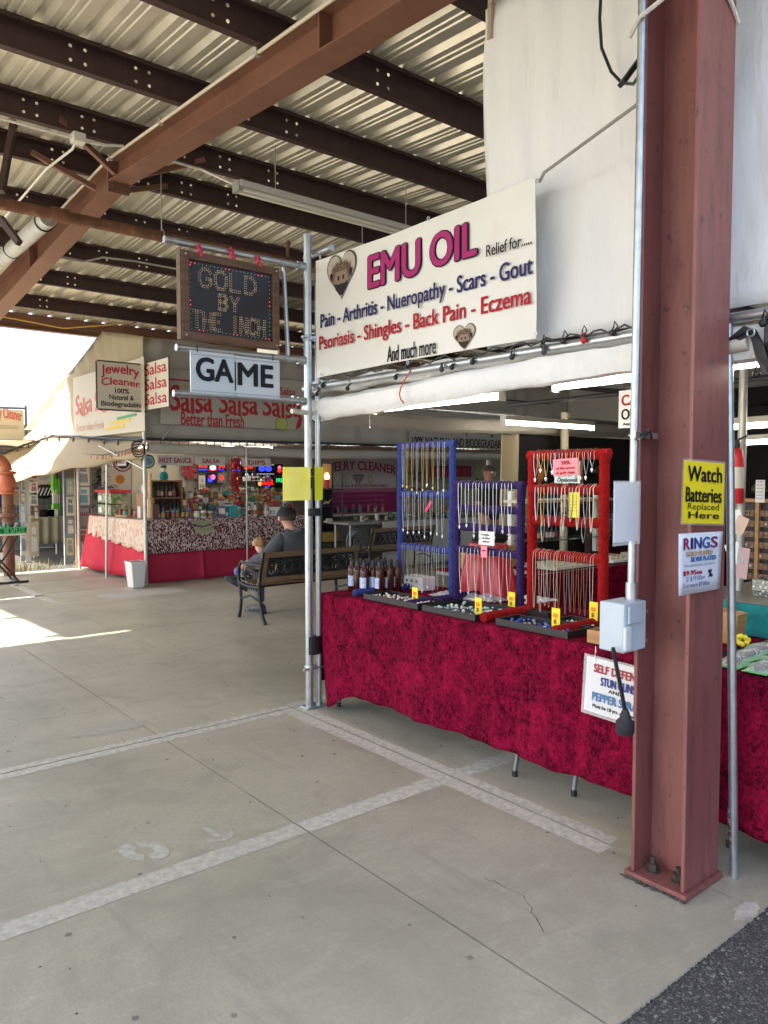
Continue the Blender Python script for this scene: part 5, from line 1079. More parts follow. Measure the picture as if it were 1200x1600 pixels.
# bin
t = thing('waste_bin', 'white plastic waste bin with a liner at the foot of the stall corner post', 'bin', (4.03, 10.27, 0))
def rr(h, k): return [(4.03 + sx * (.075 + .03 * k) * 1, 10.27 + sy * (.10 + .025 * k), h) for sx, sy in ((-1, -1), (1, -1), (1, 1), (-1, 1))]
b = B(); a = rr(.004, 0); c = rr(.345, 1); b.add(a + c, [(3, 2, 1, 0)] + [(i, (i + 1) % 4, 4 + (i + 1) % 4, 4 + i) for i in range(4)]); b.build('body', mk('white_plastic', (.62, .62, .60), .4), t, solid=.006, bevel=.01)
b = B(); c = rr(.348, 1.12); d = rr(.362, 1.12); b.add(c + d, [(i, (i + 1) % 4, 4 + (i + 1) % 4, 4 + i) for i in range(4)]); b.build('rim', 'white', t, solid=.008)
b = B(); b.grid(lambda u, v: V((4.03 + .22 * (u - .5), 10.27 + .24 * (v - .5), .355 + .02 * nz(u * 8, v * 9))), 8, 8); b.build('liner', mk('brown_bag', (.34, .22, .15), .6), t, smooth=True)

# ---------------- goods on the counters
def gset(*a): pass
PRO = {}
def goods(kind, loc, label, col, group, rz=0., s=1.0, cname=''):
    key = kind
    if key not in PRO:
        t = thing(kind, label, {'sauce_bottle': 'bottle', 'glass_jar': 'jar', 'food_can': 'can', 'carton': 'box', 'snack_bag': 'bag'}[kind], (0, 0, 0), 0, group)
        if kind == 'sauce_bottle':
            b = B(); b.lathe((0, 0, 0), [(.022, 0), (.024, .004), (.024, .085), (.011, .105), (.010, .135)], 10); b.build('body', col, t, smooth=True, local=True)
            b = B(); b.lathe((0, 0, .02), [(.0246, 0), (.0246, .055)], 10); b.build('label', 'offwhite', t, smooth=True, local=True)
            b = B(); b.lathe((0, 0, .133), [(.0115, 0), (.0115, .02)], 8); b.build('cap', 'black', t, local=True)
        elif kind == 'glass_jar':
            b = B(); b.lathe((0, 0, 0), [(.036, 0), (.04, .006), (.04, .075), (.032, .088)], 12); b.build('body', col, t, smooth=True, local=True)
            b = B(); b.lathe((0, 0, .018), [(.0405, 0), (.0405, .045)], 12); b.build('label', 'offwhite', t, smooth=True, local=True)
            b = B(); b.lathe((0, 0, .087), [(.034, 0), (.034, .016)], 12); b.build('lid', 'darkgrey', t, local=True)
        elif kind == 'food_can':
            b = B(); b.lathe((0, 0, 0), [(.034, 0), (.034, .11)], 12); b.build('body', col, t, smooth=True, local=True)
            b = B(); b.lathe((0, 0, .11), [(.0345, 0), (.0345, .005), (.03, .004)], 12); b.build('lid', 'galv', t, local=True)
            b = B(); b.lathe((0, 0, .03), [(.0345, 0), (.0345, .05)], 12); b.build('label', 'offwhite', t, smooth=True, local=True)
        elif kind == 'carton':
            b = B(); b.box(-.05, .05, -.03, .03, 0, .14); b.build('body', col, t, local=True, bevel=.003)
            b = B(); b.box(-.04, .04, -.032, -.0301, .04, .11); b.build('label', 'offwhite', t, local=True)
        else:
            b = B(); b.ball((0, 0, .07), .07, 10, 7, (.9, .5, 1)); b.build('body', col, t, smooth=True, local=True)
            b = B(); b.box(-.03, .03, -.037, -.034, .04, .09); b.build('label', 'offwhite', t, local=True)
        t.location = loc; t.rotation_euler = (0, 0, rz); t.scale = (s,) * 3; PRO[key] = t; return t
    c = dup(PRO[key], loc, rz, label, group, {'body': col, 'label': rnd.choice(LBL)}, s); return c
C_ = {n: mk('pack_' + n, c, .45, 0, .12, 20) for n, c in (('red', (.28, .035, .03)), ('orange', (.36, .14, .045)), ('yellow', (.38, .28, .08)), ('green', (.05, .13, .06)), ('brown', (.12, .06, .03)), ('white', (.55, .53, .50)), ('teal', (.03, .32, .34)), ('purple', (.13, .11, .22)), ('dark', (.03, .03, .035)), ('olive', (.18, .16, .06)))}
LBL = [C_['white'], C_['white'], C_['red'], C_['yellow'], C_['dark'], C_['olive'], C_['orange'], C_['teal'], C_['green']]
KN = {'sauce_bottle': 'sauce bottle', 'glass_jar': 'glass jar', 'food_can': 'can', 'carton': 'carton', 'snack_bag': 'snack bag'}
def rowg(y, z, xa, xb, step, kinds, cols, where, group, s=1.0):
    x = xa
    while x < xb:
        k = rnd.choice(kinds); c = rnd.choice(cols); goods(k, V((x, y + rnd.uniform(-.02, .02), z)), '%s %s %s' % (c, KN[k], where), C_[c], group, rnd.uniform(-.3, .3), s * rnd.uniform(.85, 1.15)); x += step * rnd.uniform(.85, 1.15)
GG = 'packs and jars for sale on the salsa counter'
# wooden two tier rack with sauce bottles
x0 = K(236, 800, y=10.75).x; x1 = K(276, 800, y=10.75).x
t = thing('bottle_rack', 'dark wooden two tier rack of sauce bottles at the left of the counter', 'rack', (x0 + .25, 10.8, .92))
for z in (.93, 1.20, 1.45): b = B(); b.box(x0, x1 + .05, 10.68, 10.95, z, z + .022); b.build('shelf', 'wood2', t)
for x in (x0 - .02, x1 + .05): b = B(); b.box(x, x + .02, 10.68, 10.95, .925, 1.475); b.build('side', 'wood2', t)
b = B(); b.box(x0, x1 + .05, 10.951, 10.965, .93, 1.47); b.build('back', 'wood2', t)
for z, n in ((.953, 'lower'), (1.223, 'upper')):
    for r_ in range(2): rowg(10.74 + .09 * r_, z, x0 + .04, x1 + .02, .062, ['sauce_bottle'], ['dark', 'brown', 'green', 'dark'], 'on the %s shelf of the wooden rack' % n, 'sauce bottles in the wooden rack', 1.25)
b = B(); b.lathe((x0 - .07, 10.6, .93), [(.055, 0), (.06, .02), (.06, .26), (.025, .30), (.022, .62), (.03, .64)], 10); tag(b.build('wood_column', mk('pale_pine', (.50, .32, .15), .5, var=.15, vs=9)), 'turned pale wooden column left of the sauce rack', 'post')
rowg(10.50, .917, x0 + .0, 4.98, .075, ['sauce_bottle', 'food_can'], ['dark', 'brown', 'purple'], 'in the front row below the wooden rack', GG, 1.1)
rowg(10.48, .912, 5.06, 6.35, .10, ['food_can', 'glass_jar', 'carton', 'sauce_bottle'], ['dark', 'yellow', 'white', 'teal', 'purple', 'green', 'red', 'olive'], 'in the front row on the printed cloth', GG, 1.15)
for i, (z, y) in enumerate(((.99, 10.72), (1.09, 10.88), (1.18, 11.05))):
    b = B(); b.box(5.05, 6.95, y - .07, y + .08, z - .015, z); b.box(5.05, 5.07, y - .07, y + .08, .914, z - .0155); b.box(6.93, 6.95, y - .07, y + .08, .914, z - .0155)
    tag(b.build('display_step', 'wood2'), ('lowest', 'middle', 'highest')[i] + ' wooden step shelf on the salsa counter', 'shelf')
    rowg(y, z, 5.12, 6.9, .088, ['snack_bag', 'glass_jar', 'carton', 'food_can'] if i < 2 else ['glass_jar', 'sauce_bottle', 'snack_bag'], ['red', 'orange', 'brown', 'white', 'olive', 'yellow', 'red', 'green'], 'on the %s step shelf' % ('lowest', 'middle', 'highest')[i], GG, 1.1)
rowg(11.75, 1.44, 6.55, 7.05, .09, ['glass_jar'], ['white'], 'on the wall shelf under the lit beer sign', GG, 1.0); rowg(11.75, 1.25, 6.55, 7.05, .09, ['glass_jar'], ['white', 'dark'], 'on the lower wall shelf under the lit beer sign', GG, 1.0)
for z in (1.425, 1.235):
    b = B(); b.box(6.45, 7.06, 11.65, 11.85, z, z + .012); tag(b.build('wall_shelf', 'darkgrey'), 'thin dark wall shelf of jars under the lit beer sign, %s one' % ('upper' if z > 1.3 else 'lower'), 'shelf')
fr = FY(10.43); o = sign2('offer_card', 'white card reading BUY 3 GET 1 FREE on the counter by the seated man', fr, (414, 819), (437, 792), 'white', 'sign', .006)
x0, y0 = K2(fr, 414, 819); x1, y1 = K2(fr, 437, 792); text(o, 'BUY 3', fr, x0 + .15 * (x1 - x0), y0 + .58 * (y1 - y0), .5 * (x1 - x0), .22 * (y1 - y0), flat(.3, .02, .03), .02); text(o, 'GET 1 FREE', fr, x0 + .1 * (x1 - x0), y0 + .2 * (y1 - y0), .8 * (x1 - x0), .22 * (y1 - y0), flat(.3, .02, .03), .02)
# figure on the rack, dried chillies, red flower picture
t = thing('garden_figure', 'small green and white garden figure standing on the wooden rack', 'figurine', K(256, 750, y=10.8)); p = V((K(256, 750, y=10.8).x, 10.8, 1.473))
b = B(); b.lathe(p, [(.05, 0), (.065, .03), (.06, .09), (.04, .12)], 10); b.build('body', 'turq', t, smooth=True); b = B(); b.ball(p + V((0, 0, .16)), .045, 10, 7); b.build('head', 'offwhite', t, smooth=True); b = B(); b.lathe(p + V((0, 0, .18)), [(.05, 0), (.035, .04), (.004, .10)], 10); b.build('hat', C_['green'], t, smooth=True)
b = B()
for k in range(150):
    z = 1.83 - .50 * rnd.random() ** 1.1; w = .085 * (.35 + .65 * min(1, (z - 1.30) / .22)); a = rnd.uniform(0, 6.28); r = w * math.sqrt(rnd.random()); p = V((5.735 + r * math.cos(a), 10.55 + .6 * r * math.sin(a), z)); b.tube([p, p + V((.018 * math.cos(a), .018 * math.sin(a), -.05)), p + V((.012 * math.cos(a), .012 * math.sin(a), -.085))], [.010, .009, .002], 5)
tag(b.build('chilli_string', mk('dried_chilli', (.30, .012, .015), .4, var=.3, vs=30)), 'hanging bundle of dark red dried chillies beside the SALSA board', 'chillies')['kind'] = 'thing'
b = B(); b.cyl((5.735, 10.55, 1.80), (5.735, 10.55, 2.05), .004, 5); b.build('string', 'offwhite', bpy.data.objects['chilli_string'])
t = thing('flower_picture', 'small picture with a dark red flower bow on the pale back wall', 'picture', K(295, 745, y=12.6)); p = K(295, 735, y=12.6)
b = B(); b.box(p.x - .13, p.x + .13, 12.62, 12.64, p.z - .10, p.z + .16); b.build('panel', 'grey', t); b = B()
for k in range(7): a = k * .9; b.add([p + V((0, -.01, 0)), p + V((.13 * math.cos(a - .3), -.04, .13 * math.sin(a - .3))), p + V((.16 * math.cos(a), -.05, .16 * math.sin(a))), p + V((.13 * math.cos(a + .3), -.04, .13 * math.sin(a + .3)))], [(0, 1, 2, 3)])
b.build('red_bow', DR, t)
b = B(); b.box(4.95, 5.9, 12.70, 12.73, .9, 1.98); tag(b.build('wall_backdrop', mk('cream_panel', (.52, .46, .34), .7)), 'pale cream panel on the back wall behind the HOT SAUCE board', 'panel')
# lit signs on the back wall
LY = 12.55
LC = {n: mk('led_' + n, c, .5, emit=e) for n, c, e in (('red', (1, .03, .02), .35), ('blue', (.02, .03, 1), .8), ('white', (.8, .85, 1), .25), ('pink', (1, .15, .3), .35), ('green', (.05, .9, .35), .25), ('orange', (1, .4, .1), .3))}
def ledsign(px0, py0, px1, py1, label, marks, border=None, bg='black'):
    fr = FY(LY); a0, c0 = K2(fr, px0, py1); a1, c1 = K2(fr, px1, py0); o = thing('led_sign', label, 'lit sign', fr.p((a0 + a1) / 2, c0), 0, 'lit signs on the salsa stall back wall'); w, h = a1 - a0, c1 - c0
    panel(o, 'panel', fr, a0, c0, w, h, .02, bg)
    for m in marks:
        if m[0] == 't': text(o, m[1], fr, a0 + m[3] * w, c0 + m[4] * h, m[5] * w, m[6] * h, LC[m[2]], .025, .004)
        elif m[0] == 'e': sketch(o, 'lit_shape', fr, [[(a0 + x * w, c0 + y * h) for x, y in ell(m[2], m[3], m[4], m[5], 12)]], LC[m[1]], m[6] if len(m) > 6 else .004)
        else: sketch(o, 'lit_bar', fr, [[(a0 + m[2] * w, c0 + m[3] * h), (a0 + (m[2] + m[4]) * w, c0 + m[3] * h), (a0 + (m[2] + m[4]) * w, c0 + (m[3] + m[5]) * h), (a0 + m[2] * w, c0 + (m[3] + m[5]) * h)]], LC[m[1]], .004)
    if border:
        b = B()
        for k in range(12):
            for y in (.08, .92): b.poly([fr.p(a0 + (.05 + .078 * k + dx) * w, c0 + (y + dy) * h, .005) for dx, dy in ((0, -.035), (.035, -.035), (.035, .035), (0, .035))])
        b.build('border_leds', LC[border], o, kind='stuff')
ledsign(309, 724, 325, 736, 'lit sign of red word over blue dots, leftmost under the SALSA board', [('t', 'ADE', 'red', .08, .45, .84, .45), ('b', 'blue', .1, .12, .8, .12)])
ledsign(325, 724, 340, 736, 'lit sign with a white arch shape under the SALSA board', [('e', 'white', .5, .45, .34, .36), ('b', 'red', .1, .1, .8, .1)])
ledsign(340, 724, 354, 736, 'lit sign of a short red word right of the white arch sign', [('t', 'JAR', 'red', .08, .4, .8, .4), ('b', 'blue', .1, .12, .6, .1)])
ledsign(361, 718, 378, 738, 'lit sign with a big red block between blue dots by the chillies', [('b', 'red', .12, .3, .6, .4), ('b', 'blue', .1, .8, .8, .08), ('b', 'blue', .1, .1, .8, .08), ('b', 'white', .78, .4, .12, .4)])
ledsign(323, 739, 339, 755, 'lit blue sign with a pink curl above the jars', [('e', 'pink', .62, .6, .22, .26), ('b', 'blue', .12, .12, .4, .4), ('b', 'red', .2, .62, .25, .12)], bg=mk('led_dark_blue', (.01, .01, .10), .4))
ledsign(340, 739, 354, 754, 'grey sign with a red swirl right of the pink curl sign', [('e', 'red', .45, .5, .22, .3)], bg='grey')
fr = FY(LY); o = sign2('trident_print', 'black framed print of pointed dark shapes below the lit arch sign', fr, (309, 767), (322, 741), 'black', 'picture'); a0, c0 = K2(fr, 309, 767); a1, c1 = K2(fr, 322, 741); w, h = a1 - a0, c1 - c0
sketch(o, 'mat', fr, [[(a0 + .1 * w, c0 + .06 * h), (a0 + .9 * w, c0 + .06 * h), (a0 + .9 * w, c0 + .94 * h), (a0 + .1 * w, c0 + .94 * h)]], 'offwhite', .002)
sketch(o, 'dark_print', fr, [[(a0 + (x - .06) * w, c0 + y * h), (a0 + (x + .06) * w, c0 + y * h), (a0 + x * w, c0 + (y + .28) * h)] for x, y in ((.5, .55), (.28, .2), (.5, .2), (.72, .2))], INK, .004)
ledsign(362, 741, 378, 753, 'lit sign of blue and orange shapes below the red block sign', [('e', 'orange', .55, .55, .2, .3), ('b', 'blue', .1, .2, .3, .4), ('b', 'white', .72, .2, .15, .3)])
ledsign(379, 725, 397, 735, 'lit sign with a red word under the DIPS board', [('t', 'SAND', 'red', .1, .25, .8, .5)])
ledsign(400, 725, 429, 742, 'lit blue sign with white dot border under the DIPS board', [('e', 'blue', .3, .55, .17, .25), ('e', 'blue', .66, .55, .19, .25)], 'white')
ledsign(431, 725, 442, 741, 'lit sign with a pink figure eight right of the blue dotted sign', [('e', 'pink', .5, .66, .26, .18), ('e', 'red', .5, .34, .3, .18)])
ledsign(379, 738, 397, 752, 'lit sign of a blue cup shape below the red word sign', [('b', 'blue', .12, .15, .5, .4), ('e', 'white', .35, .75, .15, .15), ('b', 'white', .8, .1, .06, .8)])
ledsign(400, 745, 429, 762, 'lit sign with a mug and red BEER lettering', [('t', 'BEER', 'red', .35, .25, .58, .5), ('e', 'orange', .2, .42, .10, .3), ('e', 'white', .2, .72, .11, .14, .006), ('b', 'blue', .4, .85, .14, .08), ('b', 'blue', .65, .85, .14, .08), ('b', 'blue', .35, .08, .14, .06), ('b', 'blue', .6, .08, .14, .06)])
ledsign(431, 745, 444, 762, 'lit sign with a green word right of the BEER sign', [('t', 'FRE', 'green', .05, .5, .8, .35)])
b = B(); b.cyl((5.5, 11.4, 1.96), (6.9, 11.4, 1.96), .018, 8); tag(b.build('lit_tube', 'lamp', smooth=True), 'lit tube light behind the DIPS board', 'light fixture')
for xa, xb, yy, lb in ((4.6, 5.6, 11.9, 'unseen lit tube added over the lace counter to brighten the salsa stall'), (5.2, 6.6, 10.9, 'unseen lit tube added behind the front roll to brighten the salsa stall')):  # hidden tubes added to brighten the stall inside
    b = B(); b.cyl((xa, yy, 1.99), (xb, yy, 1.99), .018, 8); tag(b.build('lit_tube', 'lamp', smooth=True), lb, 'light fixture')
# round signs on the left
def roundsign(px, py, y, r, cols, label):
    p = K(px, py, y=y); o = thing('round_sign', label, 'sign', p - V((0, 0, r)), 0); 
    for i, (k, c) in enumerate(cols): b = B(); b.lathe(p + V((0, -.006 * i, 0)), [(r * k, 0), (r * k, .012)], 24, '-y'); b.build(('rim', 'ring', 'face', 'mark')[i], c, o, smooth=True)
    return o
roundsign(231, 721, 10.6, .105, [(1, flat(.45, .33, .12)), (.86, flat(.03, .03, .04)), (.76, flat(.35, .55, .60)), (.5, flat(.16, .30, .36))], 'round sign with pale blue face and gold rim behind the corner post')
roundsign(191, 722, 11.6, .15, [(1, flat(.35, .05, .06)), (.85, flat(.55, .5, .48)), (.7, flat(.06, .06, .07))], 'round red rimmed sign half hidden behind the CHILI board')
roundsign(187, 749, 11.9, .075, [(1, flat(.55, .2, .03)), (.75, flat(.4, .16, .05))], 'small round orange sign above the red lidded jars')
# goods on the lace counter
t = thing('candy_dispenser', 'clear tubs with green and white filling under one wide red lid on the lace counter', 'dispenser', (4.5, 12.35, .91)); 
lz = .905
for dy in (0, .30):
    for z in (0, .19):
        b = B(); b.box(4.34, 4.62, 12.05 + dy, 12.33 + dy, lz + z, lz + z + .17); b.build('tub', mk('tub_filling', (.34, .33, .24), .3, 0, .5, 22, col2=(.12, .22, .05), c2lo=.5, c2hi=.55, c2s=14) if z == 0 and dy == 0 else bpy.data.materials['tub_filling'], t, bevel=.012)
        b = B(); b.box(4.33, 4.335, 12.11 + dy, 12.27 + dy, lz + z + .04, lz + z + .12); b.build('label', 'offwhite', t)
b = B(); b.box(4.31, 4.66, 12.0, 12.68, lz + .362, lz + .405); b.build('lid', 'redplast', t, bevel=.012)
tree = thing('feather_tree', 'black feathery table tree at the back of the lace counter', 'ornament', K(150, 770, y=12.72)); p = V((4.55, 12.9, .89)); b = B()
for k in range(240):
    z = rnd.random(); r = .24 * (1 - z * .75) * (.5 + .5 * rnd.random()); a = rnd.uniform(0, 6.28); q = p + V((r * math.cos(a), r * math.sin(a), .12 + z * .85)); b.add([q, q + V((.05 * math.cos(a + .5), .05 * math.sin(a + .5), -.03)), q + V((.09 * math.cos(a), .09 * math.sin(a), -.05)), q + V((.05 * math.cos(a - .5), .05 * math.sin(a - .5), -.03))], [(0, 1, 2, 3)])
b.build('foliage', 'black', tree, kind='stuff'); b = B(); b.cyl(p, p + V((0, 0, .95)), .015, 6); b.build('stem', 'darkgrey', tree)
GL = 'things for sale on the lace counter'
for i, (y, k, c, s) in enumerate([(10.55, 'carton', 'brown', 1.6), (10.78, 'sauce_bottle', 'white', 1.5), (11.0, 'carton', 'white', 1.3), (11.2, 'glass_jar', 'orange', 1.2), (11.4, 'carton', 'brown', .9), (11.62, 'glass_jar', 'olive', 1.1), (11.82, 'carton', 'red', .8)]):
    goods(k, V((4.42, y, lz)), '%s %s on the lace counter, number of steps from the post: %s' % (c, KN[k], i + 1) if 0 else '%s %s standing on the cream lace counter%s' % (c, KN[k], ' nearest the corner post' if i == 0 else ' by the red lidded tubs' if i == 6 else ' among flat wooden trays' if i == 4 else ''), C_[c], GL, 1.5, s)
rowg(11.0, 1.28, 4.45, 4.75, .1, ['sauce_bottle', 'glass_jar'], ['white', 'orange'], 'on the small shelf by the corner post', GL, 1.1)
b = B(); b.box(4.40, 4.85, 10.86, 11.14, 1.262, 1.28); b.box(4.40, 4.42, 10.86, 11.14, .91, 1.2615); tag(b.build('small_shelf', 'wood2'), 'small wooden shelf on the lace counter near the corner post', 'shelf')
b = B(); b.box(4.3, 4.55, 11.28, 11.75, .915, .935); tag(b.build('wooden_tray', 'wood'), 'flat wooden tray on the lace counter', 'tray')
# cluttered grid wall at the back left of the salsa stall
def gridwall(fr, x0, y0, w, h, step, label, m='grey', r=.004, name='wire_grid'):
    b = B(); nx = int(w / step); ny = int(h / step)
    for i in range(nx + 1): b.bar(fr.p(x0 + i * step, y0, 0), fr.p(x0 + i * step, y0 + h, 0), r * 2, r * 2)
    for j in range(ny + 1): b.bar(fr.p(x0, y0 + j * step, r), fr.p(x0 + w, y0 + j * step, r), r * 2, r * 2)
    return tag(b.build(name, m), label, 'wire panel')
gridwall(FY(13.1), 4.45, .9, 2.3, 1.15, .09, 'grey wire grid wall at the back of the lace counter')
for i, (px, py, w, h, c) in enumerate([(160, 727, .16, .2, 'white'), (172, 735, .2, .16, 'red'), (168, 750, .12, .12, 'orange'), (178, 740, .15, .22, 'dark'), (205, 735, .2, .3, 'dark'), (212, 755, .16, .2, 'purple'), (203, 765, .14, .14, 'white'), (178, 763, .12, .1, 'red'), (198, 752, .15, .15, 'olive'), (221, 745, .1, .2, 'dark')]):
    fr = FY(13.05); a, c_ = K2(fr, px, py); o = thing('wall_card', '%s card pinned to the grid wall behind the lace counter%s' % (c, ' near its top' if py < 738 else ''), 'card', fr.p(a, c_ - h / 2), 0, 'cards on the grid wall of the salsa stall'); panel(o, 'card', fr, a - w / 2, c_ - h / 2, w, h, .01, C_[c]); panel(o, 'print', fr, a - w * .3, c_ - h * .2, w * .6, h * .3, .003, 'offwhite', .004)

# ================================================================ FAR LEFT STALL
def poster(fr, px0, py0, px1, py1, label, m, m2=None, name='poster', cat='poster', txt=None, group=None):
    a0, c0 = K2(fr, px0, py1); a1, c1 = K2(fr, px1, py0); o = thing(name, label, cat, fr.p((a0 + a1) / 2, c0), 0, group); panel(o, 'sheet', fr, a0, c0, a1 - a0, c1 - c0, .008, m)
    if m2: sketch(o, 'print', fr, [[(a0 + (a1 - a0) * x, c0 + (c1 - c0) * y) for x, y in q] for q in ([(.15, .15), (.85, .15), (.8, .55), (.2, .6)], [(.2, .68), (.7, .65), (.75, .85), (.25, .88)])], m2)
    if txt: text(o, txt, fr, a0 + .12 * (a1 - a0), c0 + .6 * (c1 - c0), .76 * (a1 - a0), .2 * (c1 - c0), RED, .02, .006)
    return o
lf = FY(12.95)
a0, c0 = K2(lf, 121, 889); a1, c1 = K2(lf, 141, 724); w_ = a1 - a0
t = thing('lattice_panel', 'white perforated panel of posters standing beside the lace counter', 'panel', lf.p(a0 + w_ / 2, 0)); b = B()
for i in range(7):
    for j in range(14):
        cx, cz = a0 + w_ * (i + .5) / 7, .03 + .62 * (j + .5) / 14; hw, hh = w_ / 14, .31 / 14; ri = min(hw, hh) * .5
        out = [lf.p(cx + dx * hw, cz + dy * hh) for dx, dy in ((1, 0), (1, 1), (0, 1), (-1, 1), (-1, 0), (-1, -1), (0, -1), (1, -1))]; inn = [lf.p(cx + ri * math.cos(k * math.pi / 4), cz + ri * math.sin(k * math.pi / 4)) for k in range(8)]
        b.add(out + inn, [(k, (k + 1) % 8, 8 + (k + 1) % 8, 8 + k) for k in range(8)])
b.build('perforated_board', 'white', t, solid=.006)
for x in (a0 - .01, a1 + .01): b = B(); b.cyl(lf.p(x, .0), lf.p(x, c1), .014, 8); b.build('upright', 'wood', t)
b = B(); b.box(a0, a1, 12.965, 12.975, .66, c1); b.build('backing', 'grey', t)
OW, GY, PK = 'offwhite', 'grey', flat(.5, .2, .18)
for q, l, m, m2, tx in (((121, 726, 140, 759), 'poster of grey figures at the top of the perforated panel', OW, GY, None), ((122, 761, 140, 790), 'poster with pale blue streak below the figures poster', OW, flat(.2, .35, .42), None), ((122, 794, 139, 823), 'pinkish poster with red lettering on the perforated panel', mk('pink_grey', (.45, .38, .36), .6), None, 'SALE'), ((122, 826, 139, 850), 'faded poster lowest on the perforated panel', OW, PK, None)): poster(FY(12.93), *q, l, m, m2, txt=tx)
sf = FY(13.6)
t = thing('poster_stand', 'tall grey stand of pale shirts and posters left of the perforated panel', 'stand', sf.p(4.0, 0)); a0, c0 = K2(sf, 103, 883); a1, c1 = K2(sf, 118, 745)
b = B(); b.box(a0, a1, 13.6, 13.63, .02, c1); b.build('board', 'grey', t)
for x in (a0 - .012, a1 + .03): b = B(); b.cyl(sf.p(x, 0), sf.p(x, 1.85), .016, 8); b.build('upright', 'galv_old', t)
for q, l, m, m2 in (((104, 748, 116, 774), 'pale green shirt poster on the grey stand', mk('pale_green', (.42, .50, .42), .6), OW), ((104, 776, 116, 806), 'white poster in the middle of the grey stand', OW, GY), ((104, 808, 117, 838), 'grey blue poster on the grey stand', GY, OW), ((104, 840, 115, 868), 'yellowish poster lowest on the grey stand', mk('yellowish', (.55, .48, .30), .6), GY)): poster(FY(13.585), *q, l, m, m2)
t = thing('poster_stand', 'white post hung with small cards and brown bags at far left', 'stand', K(46, 870, y=14.5)); f4 = FY(14.5); a0, c0 = K2(f4, 41, 871); a1, c1 = K2(f4, 46, 735); b = B(); b.box(a0, a1, 14.5, 14.56, 0, c1 + .05); b.build('upright', 'offwhite', t)
a2, c2 = K2(f4, 33, 870); b = B(); b.box(a2, a0 - .005, 14.52, 14.54, .02, c1); b.build('board', 'grey', t)
for q, l, m, m2 in (((33, 738, 40, 752), 'small printed card at the top left of the white post', OW, GY), ((33, 754, 40, 768), 'second small printed card left of the white post', OW, GY), ((33, 770, 40, 785), 'tan card left of the white post', mk('tan_card', (.5, .36, .25), .6), OW), ((33, 787, 40, 820), 'pale blue strip left of the white post', mk('ice_card', (.42, .48, .55), .6), OW), ((33, 822, 41, 868), 'stack of pale cards low on the white post', OW, GY), ((47, 730, 59, 750), 'red and white printed card right of the white post', OW, DR), ((47, 753, 59, 770), 'white house shaped card right of the white post', 'white', PK), ((47, 773, 59, 790), 'pale bird card right of the white post', OW, GY), ((53, 790, 60, 814), 'orange and white tag right of the white post', C_['orange'], OW), ((47, 816, 60, 870), 'row of pale brown bottle bags right of the white post', mk('kraft', (.55, .42, .28), .7), OW)): poster(FY(14.47), *q, l, m, m2, name='hanging_card', cat='card')
far = thing('far_stall', 'shaded far stall with grid walls behind the asphalt gap at left', 'market stall', (4.5, 15, 0))
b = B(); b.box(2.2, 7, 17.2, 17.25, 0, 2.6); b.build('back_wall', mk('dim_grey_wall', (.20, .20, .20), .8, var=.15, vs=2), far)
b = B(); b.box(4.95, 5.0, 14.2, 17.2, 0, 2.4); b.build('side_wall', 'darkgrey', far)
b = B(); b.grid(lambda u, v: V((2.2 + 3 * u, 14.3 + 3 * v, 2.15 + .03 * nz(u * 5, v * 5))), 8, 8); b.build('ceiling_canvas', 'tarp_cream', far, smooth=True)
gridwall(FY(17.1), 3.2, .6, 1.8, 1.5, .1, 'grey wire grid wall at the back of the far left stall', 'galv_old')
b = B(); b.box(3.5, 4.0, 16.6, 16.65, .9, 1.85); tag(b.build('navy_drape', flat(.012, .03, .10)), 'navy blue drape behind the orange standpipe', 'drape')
roundsign(67, 741, 16.8, .25, [(1, flat(.62, .46, .12)), (.84, flat(.62, .60, .55)), (.5, flat(.45, .43, .40))], 'round clock with yellow rim on the far grid wall'); roundsign(28, 748, 16.55, .16, [(1, flat(.45, .36, .18)), (.8, flat(.25, .22, .15))], 'upper tan round plaque on the navy drape'); roundsign(28, 777, 16.55, .16, [(1, flat(.45, .36, .18)), (.8, flat(.30, .24, .15))], 'lower tan round plaque on the navy drape')
t = thing('black_bag', 'black and white patterned bag on the grid wall below the clock', 'bag', K(69, 777, y=16.8)); p = K(69, 768, y=16.8); b = B(); b.ball(p, .22, 12, 8, (1, .3, .7)); b.build('body', 'black', t, smooth=True); b = B()
for k in range(5): b.bar(p + V((-.17 + .07 * k, -.08, -.08)), p + V((-.10 + .07 * k, -.08, .08)), .02, .01, (0, 1, 0))
b.build('stripe', 'white', t, kind='stuff')
t = thing('khaki_table', 'table under a khaki cloth at the far left stall', 'table', (4.3, 15.2, 0)); b = B(); b.box(3.95, 4.6, 15.05, 15.7, .72, .74); b.build('tabletop', 'wood2', t)
for x, y in ((4.0, 15.1), (4.55, 15.1), (4.0, 15.6), (4.55, 15.6)): b = B(); b.cyl((x, y, 0), (x, y, .72), .02, 8); b.build('leg', 'galv_old', t)
b = B(); b.grid(lambda u, v: V((3.93 + .70 * u, (15.02 + .02 * math.sin(u * 26) * (v < .5) if v < .5 else 15.02 + (v - .5) * 1.4), (.26 + .495 * min(1, v / .5)))), 40, 10); tag(b.build('khaki_cloth', 'khaki', smooth=True, solid=.004), 'khaki cloth hanging over the far left table', 'tablecloth')
gfg = 'green foam toys in the bunch behind the khaki table'
fm = mk('lime_foam', (.16, .50, .05), .7)
